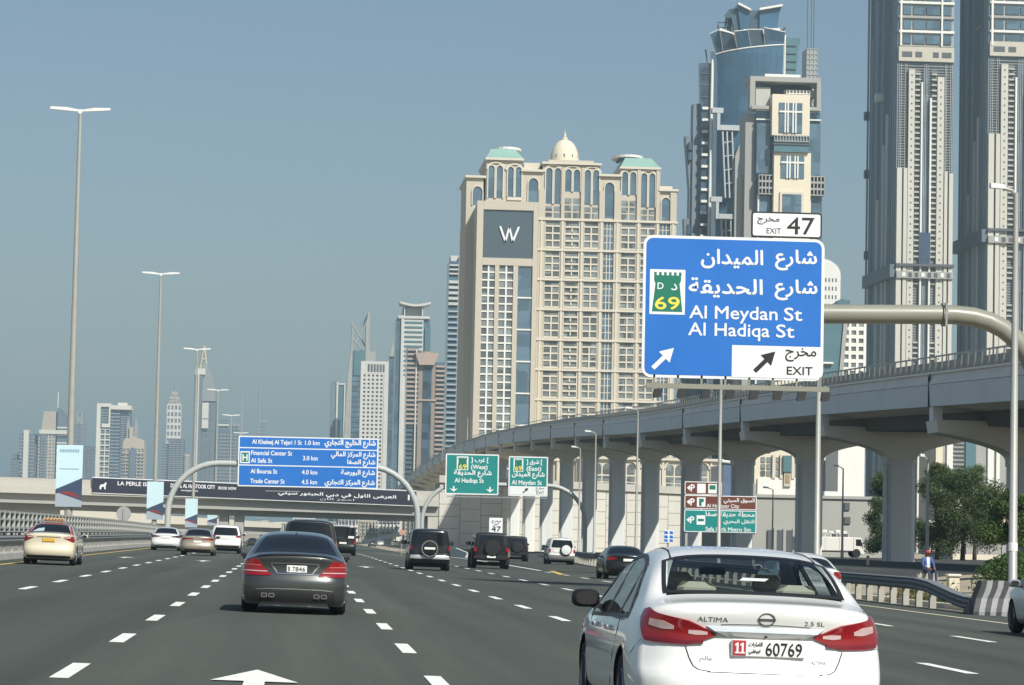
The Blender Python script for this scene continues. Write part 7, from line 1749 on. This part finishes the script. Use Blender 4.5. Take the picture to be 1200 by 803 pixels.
def tree(label, x, y, H, rx, seed, mat, n=7000, trunk=.16, base=.28, lf=.085, group=None):
    rnd = random.Random(seed); g = G(x, y); t = thing('tree', label, 'tree', (x, y, g), group=group)
    mb = MB(); th = H*.42
    mb.tube([(0, 0, -.1), (.05, .03, th*.4), (-.03, .06, th*.8), (.02, 0, th*1.25)], [trunk*1.3, trunk, trunk*.85, trunk*.5], 9)
    clumps = []
    for k in range(int(20+rx*9)):
        a = rnd.random()*6.283; e = rnd.random(); r = rx*(.25+.75*math.sqrt(rnd.random()))*(1-.35*e**2); z = H*(base+.1)+(H*(.93-base-.1))*e
        if e > .8: r *= .55
        c = Vector((r*math.cos(a), r*math.sin(a), z)); clumps.append((c, rx*(.22+.26*rnd.random())))
    for c, cr in clumps[:9]:
        st = Vector((0, 0, th*(.6+.5*rnd.random()))); mid = (st+c)/2+Vector((rnd.uniform(-.2, .2), rnd.uniform(-.2, .2), .15)); mb.tube([st, mid, c], [trunk*.5, trunk*.3, trunk*.12], 6)
    mb.build('trunk', BARK, t, smooth=True, world=False)
    pts = []
    tot = sum(cr**2 for _, cr in clumps)
    for c, cr in clumps:
        for _ in range(int(n*cr**2/tot)):
            d = Vector((rnd.gauss(0, 1), rnd.gauss(0, 1), rnd.gauss(0, 1))).normalized()*cr*(.1+1.15*rnd.random()**.8); d.z *= .8; pts.append(c+d)
    leaves(pts, lf, rnd).build('crown', mat, t, world=False); return t
def px_tree(px, Y, ptop, wpx, label, seed, mat, **kw):
    b = P(px, 640, Y); H = P(px, ptop, Y).z-G(b.x, Y); tree(label, b.x, Y, H, wpx*Y/FPX/2, seed, mat, **kw)
px_tree(1039, 250, 549, 54, 'dark bushy tree left of the nearest railway pier', 3, LF1, base=.02, n=30000)
px_tree(1098, 240, 540, 54, 'tall dark tree just right of the nearest railway pier', 5, LF1, base=.05, n=24000)
px_tree(1128, 222, 550, 88, 'broad dark tree with a low crown right of the nearest pier', 8, LF1, base=.02, n=40000)
px_tree(1142, 262, 541, 34, 'small tree behind the broad dark tree', 11, LF2, base=.3, n=4500)
px_tree(1189, 112, 563, 60, 'rounded mid green tree at the right edge', 14, LF2, base=.2, n=30000, lf=.06)
def hedge(label, x0, x1, y0, y1, h, seed, n):
    rnd = random.Random(seed); cx, cy = (x0+x1)/2, (y0+y1)/2; g = min(G(cx, cy), G(x0, y0)); t = thing('hedge', label, 'hedge', (cx, cy, g)); pts = []; a, b = (x1-x0)/2, (y1-y0)/2
    def surf(u, v):
        cu, su = math.cos(u), math.sin(u); cv, sv = math.cos(v), math.sin(v); e = .55; sg = lambda q: math.copysign(abs(q)**e, q)
        wob = 1+.07*math.sin(3*u+seed)+.05*math.sin(7*u+2*v)
        return Vector((a*sg(cu)*sg(cv)*wob, b*sg(su)*sg(cv)*wob, h*sg(sv)*(1+.05*math.sin(5*u))))
    core = MB(); core.loft([[surf(2*math.pi*k/20, v)*.9 + Vector((0, 0, -.05)) for k in range(20)] for v in (0, .4, .8, 1.2, 1.5)]); core.build('branches', M('hedge_core', (.02, .03, .012), .9), t, world=False)
    for _ in range(n): p = surf(rnd.random()*6.283, rnd.random()**.8*1.57); pts.append(p*(.9+.14*rnd.random()))
    leaves(pts, .055, rnd).build('leaves', LFH, t, world=False)
hedge('large rounded green hedge behind the striped barrier', 22.4, 30.5, 90, 97, 1.55, 4, 34000)
def shrub(px, Y, h, label, seed, mat):
    b = P(px, 690, Y); rnd = random.Random(seed); t = thing('shrub', label, 'shrub', (b.x, Y, G(b.x, Y)), group='small verge shrubs')
    leaves([Vector((rnd.gauss(0, .28), rnd.gauss(0, .28), abs(rnd.gauss(0, .5))*h+.03)) for _ in range(500)], .06, rnd).build('leaves', mat, t, world=False)
    mb = MB()
    for k in range(5): a = k*1.3; mb.tube([(0, 0, -.03), (.2*math.cos(a), .2*math.sin(a), h*.8)], .012, 4)
    mb.build('stems', BARK, t, world=False)
shrub(1064, 92, .45, 'small brownish shrub under the right guardrail', 1, LFD); shrub(1080, 93, .5, 'small green shrub under the right guardrail, between two posts', 2, LF2); shrub(1103, 90, .5, 'small green shrub nearest the striped barrier', 3, LF2)
# low cream planter wall and pillar
x = P(1117, 680, 96).x; g = G(x, 96)
t = thing('gate_pillar', 'short cream pillar in front of the hedge', 'pillar', (x, 96, g)); MB().cbox(-.18, .18, -.18, .18, 0, .72, .02).build('shaft', CREAM, t, world=False); MB().cbox(-.24, .24, -.24, .24, .721, .82, .03).build('cap', CONCL, t, world=False)
t = thing('planter', 'low curved cream wall left of the short pillar', 'wall', (x-.9, 97, g))
n = 14; mb = MB(); mb.loft([[(.75*math.cos(a)*r_, .75*math.sin(a)*r_, z) for r_, z in ((1, 0), (1, .12+.5*math.sin(a*.5+.2)**2), (.85, .12+.5*math.sin(a*.5+.2)**2), (.85, 0))] for a in [math.pi*1.0+math.pi*k/n for k in range(n+1)]]); mb.build('wall', M('planter_cream', (.50, .46, .34), .8, var=.1, vs=2), t, world=False)
MB().lathe([(.05, .02), (.63, .02), (.63, .12), (.05, .14)], 20).build('soil', SAND, t, world=False)
t = thing('marker_post', 'small pale marker post on the dark yard left of the seated person', 'post', (P(1017, 660, 150).x, 150, G(35, 150))); MB().cbox(-.06, .06, -.06, .06, 0, .5, .01).build('post', CONCL, t, world=False); MB().box(-.062, .062, -.062, .062, .36, .44).build('band', PLATER, t, world=False)
# ---- person sitting on a block
def person():
    Y = 112.0; x = P(1087, 660, Y).x; g = G(x, Y)
    st = thing('stone_block', 'low grey block the person sits on', 'block', (x, Y, g)); MB().cbox(-.4, .4, -.05, .40, 0, .44, .03).build('block', CONC, st, world=False)
    t = thing('person', 'person in blue and white clothes with a red cap sitting by the slim lamp post', 'person', (x, Y, g), rotz=R(20))
    J = {'pel': (0, .08, .53, .15), 'sp': (0, .06, .72, .135), 'ch': (0, .03, .92, .15), 'nk': (0, .02, 1.06, .062), 'hd': (0, -.01, 1.16, .085), 'ht': (0, -.005, 1.25, .075)}
    E_ = [('pel', 'sp'), ('sp', 'ch'), ('ch', 'nk'), ('nk', 'hd'), ('hd', 'ht')]
    for s, n in ((-1, 'l'), (1, 'r')):
        J.update({'hip'+n: (s*.10, .03, .52, .095), 'kn'+n: (s*.15, -.36, .50, .065), 'an'+n: (s*.15, -.40, .10, .042), 'to'+n: (s*.17, -.56, .05, .04), 'sh'+n: (s*.18, .03, .99, .07), 'el'+n: (s*.25, -.06, .74, .046), 'wr'+n: (s*.14, -.27, .62, .034), 'ha'+n: (s*.10, -.34, .60, .036)})
        E_ += [('pel', 'hip'+n), ('hip'+n, 'kn'+n), ('kn'+n, 'an'+n), ('an'+n, 'to'+n), ('ch', 'sh'+n), ('sh'+n, 'el'+n), ('el'+n, 'wr'+n), ('wr'+n, 'ha'+n)]
        for f in range(5):
            dx = (-.028+.016*f)*1.0; J['f%d%s' % (f, n)] = (s*(.10)+dx, -.40 - (.01 if f in (1, 2, 3) else -.012), .575, .009); E_.append(('ha'+n, 'f%d%s' % (f, n)))
    ks = list(J); me = bpy.data.meshes.new('body'); me.from_pydata([J[k][:3] for k in ks], [(ks.index(a), ks.index(b)) for a, b in E_], [])
    o = bpy.data.objects.new('body', me); COL.objects.link(o); md = o.modifiers.new('s', 'SKIN'); o.modifiers.new('ss', 'SUBSURF').levels = 2
    for i, k in enumerate(ks): me.skin_vertices[0].data[i].radius = (J[k][3], J[k][3])
    me.skin_vertices[0].data[0].use_root = True
    dg = bpy.context.evaluated_depsgraph_get(); dg.update(); m2 = bpy.data.meshes.new_from_object(o.evaluated_get(dg)); bpy.data.objects.remove(o)
    for m in (M('skin', (.24, .13, .08), .6), M('shirt_blue', (.06, .11, .28), .8), M('trousers_navy', (.03, .04, .09), .8), M('shirt_white', (.62, .64, .66), .8), DARK): m2.materials.append(m)
    for f in m2.polygons:
        c = f.center; f.use_smooth = True
        f.material_index = 0 if c.z > 1.05 or (c.y < -.22 and .56 < c.z < .70 and abs(c.x) < .2) else (4 if c.z < .08 else (2 if c.z < .62 else (3 if abs(c.x) < .07 and c.y < .05 else 1)))
    b = bpy.data.objects.new('body', m2); COL.objects.link(b); b.parent = t
    MB().lathe([(.098, 1.20), (.10, 1.23), (.085, 1.29), (.04, 1.325), (.01, 1.33)], 14, (0, -.005, 0)).build('cap', M('cap_red', (.38, .03, .03), .7), t, smooth=True, world=False)
    MB().cbox(-.07, .07, -.19, -.08, 1.20, 1.215, .006).build('cap_peak', MATS['cap_red'], t, world=False)
    for s in (-1, 1): MB().lathe([(.002, 0), (.011, .004), (.002, .010)], 8, (s*.032, -.095, 1.17), 'y').build('eye', DARK, t, world=False)
    MB().loft([[(-.012, -.09, 1.13), (.012, -.09, 1.13), (0, -.115, 1.135)], [(-.006, -.085, 1.17), (.006, -.085, 1.17), (0, -.095, 1.17)]]).build('nose', MATS['skin'], t, world=False)
person()
# concrete gore barrier beyond the black off-roader
t = thing('gore_barrier', 'low pale concrete barrier starting in the gore behind the black off-roader', 'barrier', (15.2, 262, G(15.2, 262)))
pr = [(-.3, 0), (.3, 0), (.2, .35), (.1, .85), (-.1, .85), (-.2, .35)]
ys = [258, 275, 295, 320, 350]; fx = lin([(258, 15.3), (350, 14.5)])
MB().loft([[(fx(y)+a, y, G(fx(y), y)+b*(.5 if y == 258 else 1)-.02) for a, b in pr] for y in ys]).build('barrier', CONCL, t)
# pale wall at the far end of the road under the flyover
t = thing('far_wall', 'long pale parapet wall under the right end of the flyover', 'wall', (P(460, 630, 560).x, 560, -1.5))
a, b = P(424, 634, 600), P(474, 622, 560)
MB().loft([[(a.x, 600, a.z-.5), (a.x, 600.5, a.z-.5), (a.x, 600.5, a.z), (a.x, 600, a.z)], [(b.x, 560, b.z-.9), (b.x, 560.5, b.z-.9), (b.x, 560.5, b.z), (b.x, 560, b.z)]]).build('wall', CONCL, t)

# ================================================================== hazy air
hz = bpy.data.materials.new('haze'); hz.use_nodes = True; nt = hz.node_tree; nt.nodes.clear()
o_ = nt.nodes.new('ShaderNodeOutputMaterial'); pv = nt.nodes.new('ShaderNodeVolumePrincipled')
pv.inputs['Color'].default_value = (.55, .765, .86, 1); pv.inputs['Density'].default_value = .00022; pv.inputs['Anisotropy'].default_value = .1
nt.links.new(pv.outputs[0], o_.inputs['Volume'])
hb = MB().box(-9100, 9100, -190, 14100, -4.2, 300).build('haze', hz); tag(hb, 'pale dusty haze hanging over the whole city', 'haze', kind='stuff')
